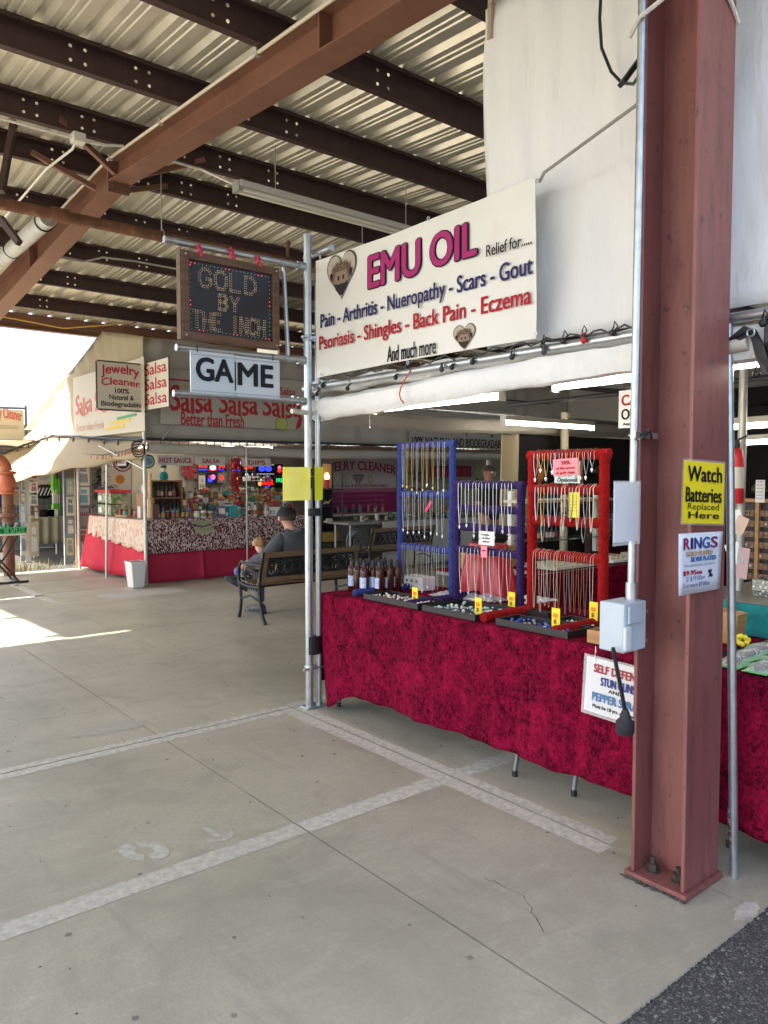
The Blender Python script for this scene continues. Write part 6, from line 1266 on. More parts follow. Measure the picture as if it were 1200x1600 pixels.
for k in range(7):
    p = V((4.47 + .035 * (k % 4), 15.45 + .05 * (k // 4), .76)); t = thing('foam_toy', 'lime green foam stick toy standing in the bunch on the khaki table', 'toy', p, 0, gfg); h = rnd.uniform(.68, .82)
    b = B(); b.cyl(p, p + V((0, 0, h)), .014, 7); b.build('handle', 'offwhite', t); b = B(); b.lathe(p + V((0, 0, h - .28)), [(.015, 0), (.032, .05), (.034, .2), (.02, .28)], 8); b.build('tip', fm, t, smooth=True); b = B(); b.lathe(p, [(.02, 0), (.032, .04), (.03, .18), (.014, .24)], 8); b.build('grip', fm, t, smooth=True)
for k, (px, py, m) in enumerate(((66, 802, 'black'), (75, 802, 'black'), (84, 803, 'white'), (78, 795, 'white'))):
    p = K(px, py, y=15.2); b = B(); b.box(p.x - .07, p.x + .07, 15.15, 15.3, .758, .758 + .14); tag(b.build('small_box', m, bevel=.006), '%s small box on the khaki table, %s' % (m, ('at its left end', 'beside the other black box', 'at the right by the foam toys', 'behind the black boxes')[k]), 'box')
t = thing('far_banner', 'cream banner with red arched lettering above the far left stall', 'banner', K(20, 700, y=17)); f5 = FY(16.9); a0, c0 = K2(f5, -30, 705); a1, c1 = K2(f5, 37, 641); panel(t, 'sheet', f5, a0, c0 + .25, a1 - a0, c1 - c0 - .25, .01, mk('cream_banner2', (.62, .52, .32), .6, transl=.3))
text(t, 'Jewelry Cleaner', f5, a0 + .06, c0 + .62, a1 - a0 - .1, .22, flat(.5, .12, .08), .015, .006, bend=.06); text(t, 'NATURAL & BIODEGRADABLE', f5, a0 + .1, c0 + .46, a1 - a0 - .2, .08, flat(.35, .28, .18), .005, .006)
for p0, p1 in (((a1 + .04, 0, 0), (a1 + .04, c1 + .1, 0)), ((a0, c1 + .02, 0), (a1 + .06, c1 + .04, 0))): b = B(); b.cyl(f5.p(*p0), f5.p(*p1), .022, 8); b.build('frame_tube', 'darkgrey', t)
# standpipe, folding table and baskets
sp = thing('standpipe', 'rusty orange standpipe with an elbow behind the green basket table', 'pipe', K(11, 840, y=12.7)); x = K(12, 780, y=12.7).x; y = 12.7
PO = mk('orange_pipe_paint', (.40, .10, .035), .6, 0, .2, 9, .05, 40)
b = B(); b.cyl((x, y, .002), (x, y, 1.25), .085, 14); b.build('lower_pipe', 'rust', sp, smooth=True)
b = B(); b.lathe((x, y, 1.25), [(.095, 0), (.13, .01), (.13, .04), (.10, .05), (.12, .14), (.12, .22), (.09, .30), (.13, .32), (.13, .35), (.085, .36)], 16); b.build('valve_body', PO, sp, smooth=True)
b = B(); b.tube([(x - .28 + .28 * math.cos(a), y, 1.61 + .24 * math.sin(a)) for a in [k * math.pi / 16 for k in range(9)]] + [(x - .6, y, 1.85)], .075, 14); b.build('elbow', PO, sp, smooth=True)
b = B(); b.lathe((x, y, .90), [(.1, 0), (.13, .01), (.13, .05), (.1, .06)], 14); b.build('collar', 'rust', sp, smooth=True)
ft = thing('folding_table', 'small pale folding table on crossed black legs at far left', 'table', (2.75, 11.95, 0)); b = B(); b.box(2.3, 3.0, 11.7, 12.2, .69, .715); b.build('tabletop', 'offwhite', ft, bevel=.008)
for yy in (11.74, 12.16):
    for s in (0, 1):
        xa, xb = (2.45, 2.90) if s == 0 else (2.90, 2.45); b = B(); b.tube([(xa, yy + .02 * s, .69), ((xa + xb) / 2 + (.06 if s == 0 else -.06) * -1, yy + .02 * s, .4), (xb, yy + .02 * s, .02)], .014, 8); b.build('leg', 'black', ft, smooth=True)
for xx in (2.45, 2.90): b = B(); b.bar((xx, 11.70, .02), (xx, 12.22, .02), .03, .03); b.build('foot_bar', 'black', ft)
b = B(); b.bar((2.40, 11.72, .02), (3.02, 11.72, .02), .03, .028); b.build('foot_bar', 'black', ft)
gb = mk('green_plastic', (.06, .42, .12), .4)
for k, xx in enumerate((2.50, 2.84)):
    t = thing('green_basket', 'green plastic basket on the folding table, %s' % ('nearer the frame edge' if k == 0 else 'nearer the lace counter'), 'basket', (xx, 11.85, .716)); b = B()
    for i in range(9): 
        for yy in (11.72, 11.98): b.bar((xx - .15 + i * .0375, yy, .72), (xx - .16 + i * .04, yy, .80), .016, .004)
    for i in range(7):
        for x2 in (xx - .155, xx + .155): b.bar((x2, 11.72 + i * .043, .72), (x2, 11.72 + i * .043, .80), .016, .004)
    b.build('slats', gb, t, kind='stuff')
    for z in (.722, .80):
        b = B(); b.tube([(xx - .16, 11.715, z), (xx + .16, 11.715, z), (xx + .16, 11.985, z), (xx - .16, 11.985, z)], .008, 6, closed=True); b.build('rim', gb, t)
    b = B(); b.box(xx - .15, xx + .15, 11.72, 11.98, .717, .722); b.build('base', gb, t)
    for q in range(6):
        p0 = V((xx - .11 + q * .045, 11.85, .73)); b = B(); b.bar(p0, p0 + V((rnd.uniform(-.02, .05), rnd.uniform(-.05, .05), .13)), .05, .02); tag(b.build('packet', C_[rnd.choice(['purple', 'white', 'dark', 'teal'])]), 'small packet standing in a green basket on the folding table', 'packet', 'packets in the green baskets')
b = B()
for k in range(420):
    p = V((rnd.gauss(3.35, .32), 13.35 + rnd.gauss(0, .12), -.028)); a = rnd.uniform(0, 6.28); l = rnd.uniform(.06, .28); d = V((math.cos(a) * .5, math.sin(a) * .5, 1)).normalized() * l; w = V((-math.sin(a), math.cos(a), 0)) * .004; b.add([p - w, p + w, p + d * .6 + w * .6, p + d], [(0, 1, 2, 3)])
b.build('dry_weeds', mk('dry_weeds', (.20, .18, .08), .8, var=.4, vs=8), kind='stuff')
# ================================================================ BENCHES (back towards the camera)
def bench(label, x0, y0, ln=1.27):
    t = thing('park_bench', label, 'bench', (x0 + ln / 2, y0 + .25, 0), 0, 'park benches in the aisle')
    for x in (x0, x0 + ln):
        b = B()
        b.tube([(x, y0 - .03, .005), (x, y0 + .015, .06), (x, y0 + .07, .22), (x, y0 + .09, .38), (x, y0 + .06, .55), (x, y0 + .005, .70), (x, y0 - .01, .755)], [.02, .018, .018, .02, .018, .016, .012], 8)
        b.tube([(x, y0 + .52, .005), (x, y0 + .49, .08), (x, y0 + .47, .22), (x, y0 + .50, .36), (x, y0 + .53, .43), (x, y0 + .52, .55), (x, y0 + .46, .615), (x, y0 + .30, .60), (x, y0 + .12, .605), (x, y0 + .05, .60)], [.02, .018, .018, .02, .018, .016, .018, .018, .016, .014], 8)
        b.tube([(x, y0 + .09, .37), (x, y0 + .25, .36), (x, y0 + .4, .37), (x, y0 + .5, .39)], .018, 8); b.tube([(x, y0 + .07, .22), (x, y0 + .27, .27), (x, y0 + .47, .22)], .012, 7)
        b.tube([(x, y0 + .27 + .11 * math.cos(a), .47 + .075 * math.sin(a)) for a in [k * math.pi / 7 for k in range(14)]], .009, 6, closed=True)
        for k in range(7): b.tube([(x, y0 + .13 + .05 * k, .37), (x, y0 + .145 + .05 * k, .33), (x, y0 + .16 + .05 * k, .37)], .007, 5)
        b.build('end_frame', 'iron', t, smooth=True)
    bk = lambda z: y0 + .085 - .085 * max(0, (z - .42)) / .32
    for nm, z, h in (('top_rail', .715, .055), ('bottom_rail', .45, .05)):
        b = B(); b.bar((x0 - .02, bk(z), z), (x0 + ln + .02, bk(z), z), .024, h); b.build(nm, 'slat', t, bevel=.006)
    for x in (x0 + .045, x0 + ln - .045):
        b = B(); b.bar((x, bk(.477), .477), (x, bk(.685), .685), .05, .022, (0, 1, 0)); b.build('stile', 'slat', t, bevel=.004)
    b = B(); xa, xb = x0 + .075, x0 + ln - .075; P = lambda x, z: V((x, bk(z) + .002, z))
    for (p, q) in ((P(xa, .49), P(xb, .49)), (P(xa, .675), P(xb, .675)), (P(xa, .49), P(xa, .675)), (P(xb, .49), P(xb, .675))): b.bar(p, q, .012, .02)
    n = 11; w = (xb - xa) / n
    for i in range(n):
        cx = xa + w * (i + .5)
        for cz, r in ((.535, .040), (.625, .040)): b.tube([P(cx + r * math.cos(a), cz + r * math.sin(a)) for a in [k * math.pi / 6 for k in range(12)]], .0085, 5, closed=True)
        b.tube([P(cx + (.006 + .0035 * k) * math.cos(k * .8), .58 + (.006 + .0035 * k) * math.sin(k * .8)) for k in range(12)], .008, 5); b.tube([P(cx - w / 2, .49), P(cx - w * .3, .58), P(cx - w / 2, .675)], .008, 5); b.tube([P(cx + w / 2, .49), P(cx + w * .3, .58), P(cx + w / 2, .675)], .008, 5)
        b.ball(P(cx, .535), .018, 6, 4, (1, .5, 1)); b.ball(P(cx, .625), .018, 6, 4, (1, .5, 1))
    b.build('scroll_panel', 'iron', t, smooth=True)
    for k in range(5):
        y = y0 + .14 + .082 * k; b = B(); b.bar((x0 + .012, y, .40 - .003 * (2 - abs(k - 2))), (x0 + ln - .012, y, .40 - .003 * (2 - abs(k - 2))), .06, .024); b.build('seat_slat', 'slat', t, bevel=.005)
    b = B(); b.bar((x0, y0 + .3, .355), (x0 + ln, y0 + .3, .355), .025, .03); b.build('stretcher', 'iron', t)
    return t
bench('wood and black iron park bench with a seated man, seen from behind', 4.04, 6.86)
bench('farther park bench half hidden behind the bottles and blue rack', 7.16, 8.95)

# ================================================================ PEOPLE
def chain(parts):  # joined limbs: list of [(pt, r), ...]; the first point of each later chain may be an index into earlier points
    pts, rad, ed = [], [], []
    for c in parts:
        prev = None
        for it in c:
            if isinstance(it, int): prev = it; continue
            p, r = it; pts.append(V(p)); rad.append(r); k = len(pts) - 1
            if prev is not None: ed.append((prev, k))
            prev = k
    return pts, ed, rad
def hand(name, wrist, dirv, side, mat, parent, s=1.0):
    d = V(dirv).normalized(); sd = V(side); sd = (sd - d * sd.dot(d)).normalized(); n = d.cross(sd); w = V(wrist)
    parts = [[(w, .024 * s), (w + d * .035 * s, .030 * s), (w + d * .065 * s, .031 * s)]]
    for k, (o, l) in enumerate(((-.028, .055), (-.010, .066), (.010, .062), (.027, .048))):
        b0 = w + d * .075 * s + sd * o * s; parts.append([1 if k in (0, 3) else 2, (b0, .0095 * s), (b0 + (d * .6 + n * .4) * l * .55 * s, .0085 * s), (b0 + (d * .7 + n * .95) * l * .8 * s, .007 * s)])
    b0 = w + d * .03 * s - sd * .036 * s; parts.append([0, (b0, .011 * s), (b0 + (d * .7 - sd * .4 + n * .3) * .035 * s, .0095 * s), (b0 + (d * .9 + n * .6) * .05 * s - sd * .012 * s, .008 * s)])
    return skinned(name, *chain(parts), mat, parent, sub=1)
mx = 4.56
man = thing('person', 'man in a black cap and charcoal sweatshirt seated on the bench with crossed legs', 'person', (mx, 7.1, .41))
HP = V((mx, 7.10, .50)); 
body = skinned('body', *chain([
    [((mx, 7.10, .50), .13), ((mx - .01, 7.04, .66), .135), ((mx - .03, 7.01, .80), .14), ((mx - .05, 7.03, .905), .095), ((mx - .062, 7.06, .965), .056), ((mx - .075, 7.085, 1.02), .062), ((mx - .082, 7.10, 1.085), .086), ((mx - .085, 7.10, 1.145), .080), ((mx - .085, 7.10, 1.175), .045)],
    [2, ((mx - .21, 7.02, .865), .055), ((mx - .335, 7.08, .66), .042), ((mx - .40, 7.36, .585), .030), ((mx - .425, 7.42, .57), .026)],
    [2, ((mx + .15, 7.02, .865), .055), ((mx + .24, 7.10, .64), .042), ((mx + .12, 7.36, .56), .030)],
    [0, ((mx - .09, 7.16, .49), .085), ((mx - .16, 7.54, .485), .058), ((mx - .20, 7.50, .28), .046), ((mx - .22, 7.44, .10), .034)],
    [0, ((mx + .10, 7.16, .50), .085), ((mx - .10, 7.60, .60), .060), ((mx - .24, 7.72, .44), .046), ((mx - .33, 7.78, .33), .034)]]), 'skin', man)
sw = skinned('sweatshirt', *chain([
    [((mx, 7.09, .47), (.19, .14)), ((mx - .01, 7.04, .60), (.195, .145)), ((mx - .03, 7.01, .76), (.205, .145)), ((mx - .045, 7.02, .885), (.165, .11)), ((mx - .06, 7.05, .955), .078)],
    [2, ((mx - .20, 7.02, .875), .09), ((mx - .30, 7.03, .76), .09), ((mx - .355, 7.08, .66), .085), ((mx - .385, 7.23, .615), .072), ((mx - .40, 7.355, .585), .046)],
    [2, ((mx + .14, 7.02, .875), .09), ((mx + .205, 7.05, .75), .085), ((mx + .245, 7.11, .64), .066), ((mx + .18, 7.25, .59), .058), ((mx + .12, 7.355, .56), .044)]]), 'sweat', man)
b = B(); c0 = V((mx - .058, 6.985, .945))
for s_ in (-1, 1): b.tube([c0 + V((s_ * .075, .05, .012)), c0 + V((s_ * .06, -.01, -.02)), c0 + V((s_ * .03, -.035, -.05)), c0 + V((0, -.04, -.06))], [.02, .03, .03, .024], 8)
b.build('hood_fold', 'sweat', man, smooth=True)
jn = skinned('jeans', *chain([
    [((mx, 7.10, .50), (.16, .12)), ((mx - .08, 7.18, .49), .098), ((mx - .13, 7.38, .485), .085), ((mx - .165, 7.54, .475), .075), ((mx - .20, 7.50, .28), .062), ((mx - .222, 7.44, .11), .056)],
    [0, ((mx + .09, 7.18, .51), .098), ((mx - .01, 7.40, .56), .085), ((mx - .10, 7.60, .60), .076), ((mx - .22, 7.71, .46), .062), ((mx - .30, 7.765, .36), .056)]]), 'denim', man)
SHM = mk('grey_black_shoe', (.035, .038, .042), .6, col2=(.09, .095, .10), var=.1, c2s=25)
def shoe(p, d, up):
    p = V(p); d = V(d).normalized(); up = (V(up) - d * V(up).dot(d)).normalized(); sd = d.cross(up); b = B(); N = 12
    st = [(-.09, .03, .07), (-.07, .040, .085), (-.02, .040, .085), (.05, .043, .07), (.12, .047, .055), (.17, .042, .045), (.20, .022, .03)]; vs = []; fs = []
    for (a, w, h) in st:
        for k in range(N): t = 2 * math.pi * k / N; vs.append(p + d * a * .92 + sd * w * 1.15 * math.cos(t) + up * (h * .65 + h * .65 * math.sin(t)))
    for i in range(len(st) - 1):
        for k in range(N): fs.append((i * N + k, i * N + (k + 1) % N, (i + 1) * N + (k + 1) % N, (i + 1) * N + k))
    fs += [tuple(range(N - 1, -1, -1)), tuple((len(st) - 1) * N + k for k in range(N))]; b.add(vs, fs); o = b.build('shoe', SHM, man, smooth=True)
    b = B(); q = [p + d * a + sd * w * s_ for a, w, s_ in ((-.095, .036, 1), (.05, .046, 1), (.13, .05, 1), (.205, .024, 1), (.205, .024, -1), (.13, .05, -1), (.05, .046, -1), (-.095, .036, -1))]; b.prism([x - up * .002 for x in q], up * .022); b.build('sole', 'darkgrey', o)
shoe((mx - .225, 7.47, .004), (-.25, 1, 0), (0, 0, 1)); shoe((mx - .30, 7.77, .27), (-.8, .1, .5), (.3, -.35, .85))
b = B(); hc = V((mx - .085, 7.10, 1.12)); b.grid(lambda u, t: hc + V((.102 * math.sin(t * 1.62) * math.cos(u * 6.2832), .118 * math.sin(t * 1.62) * math.sin(u * 6.2832), -.012 + .094 * math.cos(t * 1.62))), 24, 9)
cap = b.build('cap', mk('black_cap', (.010, .010, .012), .8), man, smooth=True, solid=.004)
b = B(); b.grid(lambda u, t: hc + V((.085 * (2 * u - 1) * (1 - .15 * t), .10 + .075 * t - .05 * (2 * u - 1) ** 2, -.02 - .012 * t + .012 * (1 - (2 * u - 1) ** 2))), 10, 4); b.build('brim', 'black', cap, smooth=True, solid=.005)
b = B(); b.ball(hc + V((0, 0, .083)), .008, 8, 4); b.bar(hc + V((-.03, -.118, -.004)), hc + V((.03, -.118, -.004)), .006, .022); b.build('rear_strap', 'darkgrey', cap)
b = B(); b.grid(lambda u, t: hc + V((.098 * math.cos(3.3 + u * 2.8), .112 * math.sin(3.3 + u * 2.8) + .006 * t, -.012 - .05 * t)) , 14, 4); b.build('hair', 'greyhair', man, smooth=True)
for s_ in (-1, 1):
    b = B(); b.ball(hc + V((s_ * .092, .005, -.045)), .026, 8, 6, (.35, .7, 1.2)); b.build('ear', 'skin', man, smooth=True)
b = B(); b.ball(hc + V((0, .102, -.055)), .016, 8, 5, (.7, 1.2, 1.3)); b.build('nose', 'skin', man, smooth=True)
for s_ in (-1, 1): b = B(); b.ball(hc + V((s_ * .033, .088, -.028)), .010, 7, 5); b.build('eye', 'white', man, smooth=True)
b = B(); b.ball(hc + V((0, .092, -.098)), .02, 8, 4, (1.2, .5, .3)); b.build('mouth', flat(.3, .10, .08), man, smooth=True)
hand('hand', (mx - .415, 7.405, .575), (-.25, .75, -.35), (0, .3, 1), 'skin', man); hand('hand', (mx + .10, 7.39, .555), (-.8, .5, .05), (0, -.3, 1), 'skin', man)
b = B(); wc = V((mx - .41, 7.39, .578)); b.tube([wc + V((.033 * math.cos(a), .012 * math.cos(a), .033 * math.sin(a))) for a in [k * math.pi / 6 for k in range(12)]], .007, 6, closed=True); b.ball(wc + V((-.033, -.01, .012)), .014, 8, 5, (.5, 1, 1)); b.build('watch', 'white', man, smooth=True)
# child on the bench beside him
kx = 4.30; kid = thing('person', 'small fair haired child in dark clothes on the lap of the seated man', 'person', (kx, 7.370, .5))
skinned('body', *chain([[((kx + .05, 7.350, .55), .07), ((kx + .03, 7.340, .63), .072), ((kx + .015, 7.350, .69), .042), ((kx, 7.365, .735), .058), ((kx - .005, 7.370, .785), .062), ((kx - .005, 7.370, .825), .035)],
    [1, ((kx - .05, 7.350, .655), .030), ((kx - .09, 7.410, .59), .024), ((kx - .10, 7.500, .56), .018)], [1, ((kx + .11, 7.350, .655), .030), ((kx + .12, 7.430, .58), .024), ((kx + .06, 7.510, .56), .018)],
    [0, ((kx - .02, 7.430, .54), .045), ((kx - .07, 7.570, .52), .036), ((kx - .09, 7.600, .40), .028)], [0, ((kx + .08, 7.430, .54), .045), ((kx + .06, 7.570, .53), .036), ((kx + .02, 7.610, .42), .028)]]), 'skin2', kid)
skinned('jacket', *chain([[((kx + .05, 7.350, .545), .085), ((kx + .03, 7.340, .63), .088), ((kx + .017, 7.345, .68), .05)], [1, ((kx - .05, 7.350, .655), .042), ((kx - .09, 7.410, .59), .034), ((kx - .10, 7.490, .56), .028)], [1, ((kx + .11, 7.350, .655), .042), ((kx + .12, 7.430, .58), .034), ((kx + .07, 7.500, .56), .028)]]), 'darkgrey', kid)
skinned('trousers', *chain([[((kx + .04, 7.370, .545), .08), ((kx - .02, 7.450, .54), .056), ((kx - .07, 7.570, .52), .046), ((kx - .09, 7.600, .41), .04)], [0, ((kx + .08, 7.450, .54), .056), ((kx + .06, 7.570, .53), .046), ((kx + .02, 7.610, .43), .04)]]), 'denim', kid)
b = B(); hk = V((kx - .005, 7.370, .785))
b.grid(lambda u, t: hk + V((.074 * (1 + .05 * math.sin(u * 40)) * math.sin(t * 1.9) * math.cos(u * 5.0 - 1.2 - 2.6), .074 * (1 + .05 * math.sin(u * 33)) * math.sin(t * 1.9) * math.sin(u * 5.0 - 1.2 - 2.6), .07 * math.cos(t * 1.9) + .006)), 30, 10); b.build('hair', 'hair', kid, smooth=True, solid=.01)
b = B(); b.ball(hk + V((-.045, .045, -.012)), .010, 7, 5); b.build('nose', 'skin2', kid, smooth=True)
for k, (dx, dy) in enumerate(((-.06, .018), (-.022, .058))): b = B(); b.ball(hk + V((dx, dy, .006)), .007, 6, 4); b.build('eye', 'black', kid, smooth=True)
b = B(); b.ball(hk + V((.01, -.058, -.01)), .015, 7, 5, (.8, .5, 1.2)); b.build('ear', 'skin2', kid, smooth=True)
for dx, y in ((-.105, 7.510), (.055, 7.520)): hand('hand', (kx + dx, y, .558), (0, 1, -.3), (1, 0, 0), 'skin2', kid, .55)
for dx, dy, dz in ((-.095, 7.600, .345), (.015, 7.615, .365)): b = B(); b.ball((kx + dx, dy + .03, dz + .03), .04, 10, 6, (.7, 1.3, .75)); b.build('shoe', 'black', kid, smooth=True)
b = B(); p = K(371, 893, y=7.50); b.ball(p, .045, 12, 8, (.9, .6, 1.15)); tag(b.build('blue_thing', mk('blue_thing_colour', (.10, .16, .42), .5), smooth=True), 'small blue thing held at the hand of the seated man', 'toy')  # rounded blue thing at the hand, left unidentified
# stall keeper standing far back
vx, vy = 7.60, 7.0; ven = thing('person', 'person in a black shirt standing far behind the purple rack', 'person', (vx, vy, 0))
skinned('body', *chain([[((vx, vy, .92), .12), ((vx, vy, 1.12), .12), ((vx, vy, 1.30), .13), ((vx, vy, 1.40), .08), ((vx, vy, 1.46), .055), ((vx - .01, vy, 1.51), .066), ((vx - .01, vy, 1.58), .088), ((vx - .01, vy, 1.635), .078), ((vx - .01, vy, 1.665), .04)],
    [2, ((vx - .17, vy, 1.34), .055), ((vx - .24, vy - .02, 1.10), .042), ((vx - .22, vy - .16, .93), .030)], [2, ((vx + .17, vy, 1.34), .055), ((vx + .24, vy - .02, 1.10), .042), ((vx + .22, vy - .16, .93), .030)],
    [0, ((vx - .09, vy, .85), .085), ((vx - .1, vy - .02, .48), .055), ((vx - .1, vy + .02, .09), .035)], [0, ((vx + .09, vy, .85), .085), ((vx + .1, vy - .02, .48), .055), ((vx + .1, vy + .02, .09), .035)]]), mk('skin_tan', (.36, .17, .10), .55), ven)
skinned('shirt', *chain([[((vx, vy, .90), .165), ((vx, vy, 1.12), .165), ((vx, vy, 1.30), .175), ((vx, vy, 1.39), .10)], [2, ((vx - .17, vy, 1.34), .085), ((vx - .22, vy - .01, 1.18), .075)], [2, ((vx + .17, vy, 1.34), .085), ((vx + .22, vy - .01, 1.18), .075)]]), 'blackcloth', ven)
skinned('trousers', *chain([[((vx, vy, .90), .15), ((vx - .09, vy, .80), .095), ((vx - .1, vy - .02, .48), .075), ((vx - .1, vy + .02, .10), .06)], [0, ((vx + .09, vy, .80), .095), ((vx + .1, vy - .02, .48), .075), ((vx + .1, vy + .02, .10), .06)]]), 'denim', ven)
b = B(); b.grid(lambda u, t: V((vx - .01, vy + .012, 1.592)) + V((.096 * math.sin(t * 1.5) * math.cos(u * 6.2832), .103 * math.sin(t * 1.5) * math.sin(u * 6.2832), .088 * math.cos(t * 1.5))), 18, 7); b.build('hair', 'greyhair', ven, smooth=True)
for s_ in (-1, 1):
    hand('hand', (vx + s_ * .22, vy - .17, .92), (0, -.6, -.6), (s_, 0, 0), bpy.data.materials['skin_tan'], ven); b = B(); b.ball((vx + s_ * .1, vy - .03, .045), .05, 10, 6, (.9, 2.2, .85)); b.build('shoe', 'black', ven, smooth=True)
    b = B(); b.ball((vx - .01 + s_ * .033, vy - .084, 1.585), .01, 6, 4); b.build('eye', 'white', ven); b = B(); b.ball((vx - .01 + s_ * .09, vy, 1.57), .024, 7, 5, (.35, .7, 1.2)); b.build('ear', bpy.data.materials['skin_tan'], ven, smooth=True)
b = B(); b.ball((vx - .01, vy - .098, 1.555), .015, 7, 5, (.8, 1, 1.4)); b.build('nose', bpy.data.materials['skin_tan'], ven, smooth=True)
b = B(); b.ball((vx - .01, vy - .083, 1.515), .02, 7, 4, (1.2, .5, .3)); b.build('mouth', flat(.25, .08, .06), ven, smooth=True)

# ================================================================ JEWELRY CLEANER STALL BEHIND THE RACKS
sh = thing('black_shelf', 'tall black wire shelf of lamps and toys between the two far stalls', 'shelf', (7.4, 10.5, 0))
for z in (.42, .72, 1.02, 1.30): b = B(); b.box(7.18, 7.62, 10.32, 10.62, z, z + .018); b.build('shelf_board', 'black', sh)
for x in (7.19, 7.61):
    for y in (10.33, 10.61): b = B(); b.cyl((x, y, .002), (x, y, 1.75), .012, 6); b.build('upright', 'black', sh)
b = B(); b.box(7.2, 7.6, 10.615, 10.625, .4, 1.75); b.build('back_panel', 'blackcloth', sh)
t = thing('red_lamp', 'small glowing lamp with a red base on the black shelf top', 'lamp', (7.36, 10.42, 1.32)); b = B(); b.lathe((7.36, 10.42, 1.32), [(.045, 0), (.035, .05), (.05, .12), (.03, .16)], 10); b.build('base', 'redplast', t, smooth=True); b = B(); b.lathe((7.36, 10.42, 1.48), [(.03, 0), (.045, .04), (.02, .10)], 10); b.build('flame_bulb', mk('warm_bulb', (1, .5, .12), .5, emit=4), t, smooth=True)
t = thing('pale_tile', 'pale tan tile card behind the red lamp on the black shelf', 'card', (7.36, 10.60, 1.3)); b = B(); b.box(7.22, 7.58, 10.60, 10.612, 1.33, 1.74); b.build('tile', mk('tan_tile', (.50, .36, .20), .7), t)
t = thing('gilt_ornament', 'small gilt bird ornament on the black shelf', 'ornament', (7.35, 10.40, 1.04)); b = B(); b.tube([(7.28, 10.4, 1.06), (7.31, 10.4, 1.10), (7.36, 10.4, 1.08), (7.40, 10.4, 1.12), (7.45, 10.4, 1.15)], [.01, .03, .035, .02, .01], 8); b.build('bird', 'gold', t, smooth=True)
t = thing('toy_car', 'small pale toy car on a lower board of the black shelf', 'toy', (7.38, 10.4, .74)); b = B(); b.box(7.30, 7.46, 10.36, 10.44, .76, .79); b.box(7.34, 7.43, 10.365, 10.435, .7902, .825); b.build('body', 'offwhite', t, bevel=.006)
for x in (7.33, 7.43): b = B(); b.cyl((x, 10.355, .757), (x, 10.445, .757), .017, 10); b.build('wheel', 'black', t)
b = B(); b.box(7.25, 7.55, 10.34, 10.5, .44, .60); tag(b.build('yellow_carton', mk('ochre_carton', (.40, .26, .05), .6), bevel=.005), 'ochre carton on the lowest board of the black shelf', 'box')
fan = thing('floor_fan', 'round grey floor fan standing beside the black shelf', 'fan', (7.72, 10.1, 0)); fc = V((7.70, 10.05, .46))
for rr_2 in (.21, .17, .13, .09, .05):
    b = B(); b.tube([fc + V((rr_2 * math.cos(a), -.05 * (1 - rr_2 / .21), rr_2 * math.sin(a))) for a in [k * math.pi / 14 for k in range(28)]], .006 if rr_2 < .2 else .014, 5, closed=True); b.build('guard_ring', 'grey', fan)
b = B()
for k in range(16): a = k * math.pi / 8; b.cyl(fc + V((.03 * math.cos(a), -.05, .03 * math.sin(a))), fc + V((.21 * math.cos(a), 0, .21 * math.sin(a))), .004, 4)
b.build('guard_spokes', 'grey', fan, kind='stuff')
for k in range(4):
    a = k * math.pi / 2 + .3; b = B(); b.add([fc + V((.02 * math.cos(a), .05, .02 * math.sin(a))), fc + V((.17 * math.cos(a - .35), .03, .17 * math.sin(a - .35))), fc + V((.18 * math.cos(a), .05, .18 * math.sin(a))), fc + V((.16 * math.cos(a + .4), .07, .16 * math.sin(a + .4)))], [(0, 1, 2, 3)]); b.build('blade', 'boxgrey', fan, solid=.004)
b = B(); b.cyl(fc + V((0, .02, 0)), fc + V((0, .16, 0)), .06, 12); b.build('motor', 'darkgrey', fan, smooth=True); b = B(); b.lathe((7.70, 10.12, 0), [(.16, 0), (.16, .02), (.03, .03), (.02, .40)], 14); b.build('stand', 'darkgrey', fan, smooth=True)
PJ = FY(12.0); o = thing('cleaner_poster', 'large poster with red arched lettering JEWELRY CLEANER fading to crimson behind the bench', 'poster', K(570, 800, y=12)); a0, c0 = K2(PJ, 490, 806); a1, c1 = K2(PJ, 619, 718); w, h = a1 - a0, c1 - c0
panel(o, 'sheet', PJ, a0, c0, w, h, .01, mk('pale_poster', (.55, .46, .42), .6)); CR = flat(.36, .03, .10)
sketch(o, 'crimson_block', PJ, [[(a0, c0), (a0 + w, c0), (a0 + w, c0 + .40 * h), (a0, c0 + .40 * h)]], flat(.34, .03, .12)); sketch(o, 'rose_band', PJ, [[(a0, c0 + .40 * h), (a0 + w, c0 + .40 * h), (a0 + w, c0 + .47 * h), (a0, c0 + .47 * h)]], flat(.45, .16, .20))
text(o, 'JEWELRY CLEANER', PJ, a0 + .02 * w, c0 + .72 * h, .97 * w, .16 * h, CR, .03, .006, bend=.08 * h); text(o, '100% NATURAL & BIODEGRADABLE', PJ, a0 + .05 * w, c0 + .49 * h, .85 * w, .05 * h, flat(.25, .03, .08), .012, .006)
for k in range(3): text(o, 'safe for all your precious gems and metals', PJ, a0 + .25 * w, c0 + (.32 - .09 * k) * h, .6 * w, .035 * h, flat(.5, .2, .25), .004, .006)
gx, gz = a0 + .52 * w, c0 + .63 * h; sketch(o, 'gem_print', PJ, [[(gx - .16, gz + .05), (gx - .10, gz + .10), (gx + .10, gz + .10), (gx + .16, gz + .05)], [(gx - .15, gz + .04), (gx - .01, gz + .04), (gx - .01, gz - .10)], [(gx + .01, gz + .04), (gx + .15, gz + .04), (gx + .01, gz - .10)]], flat(.22, .17, .16), .006)
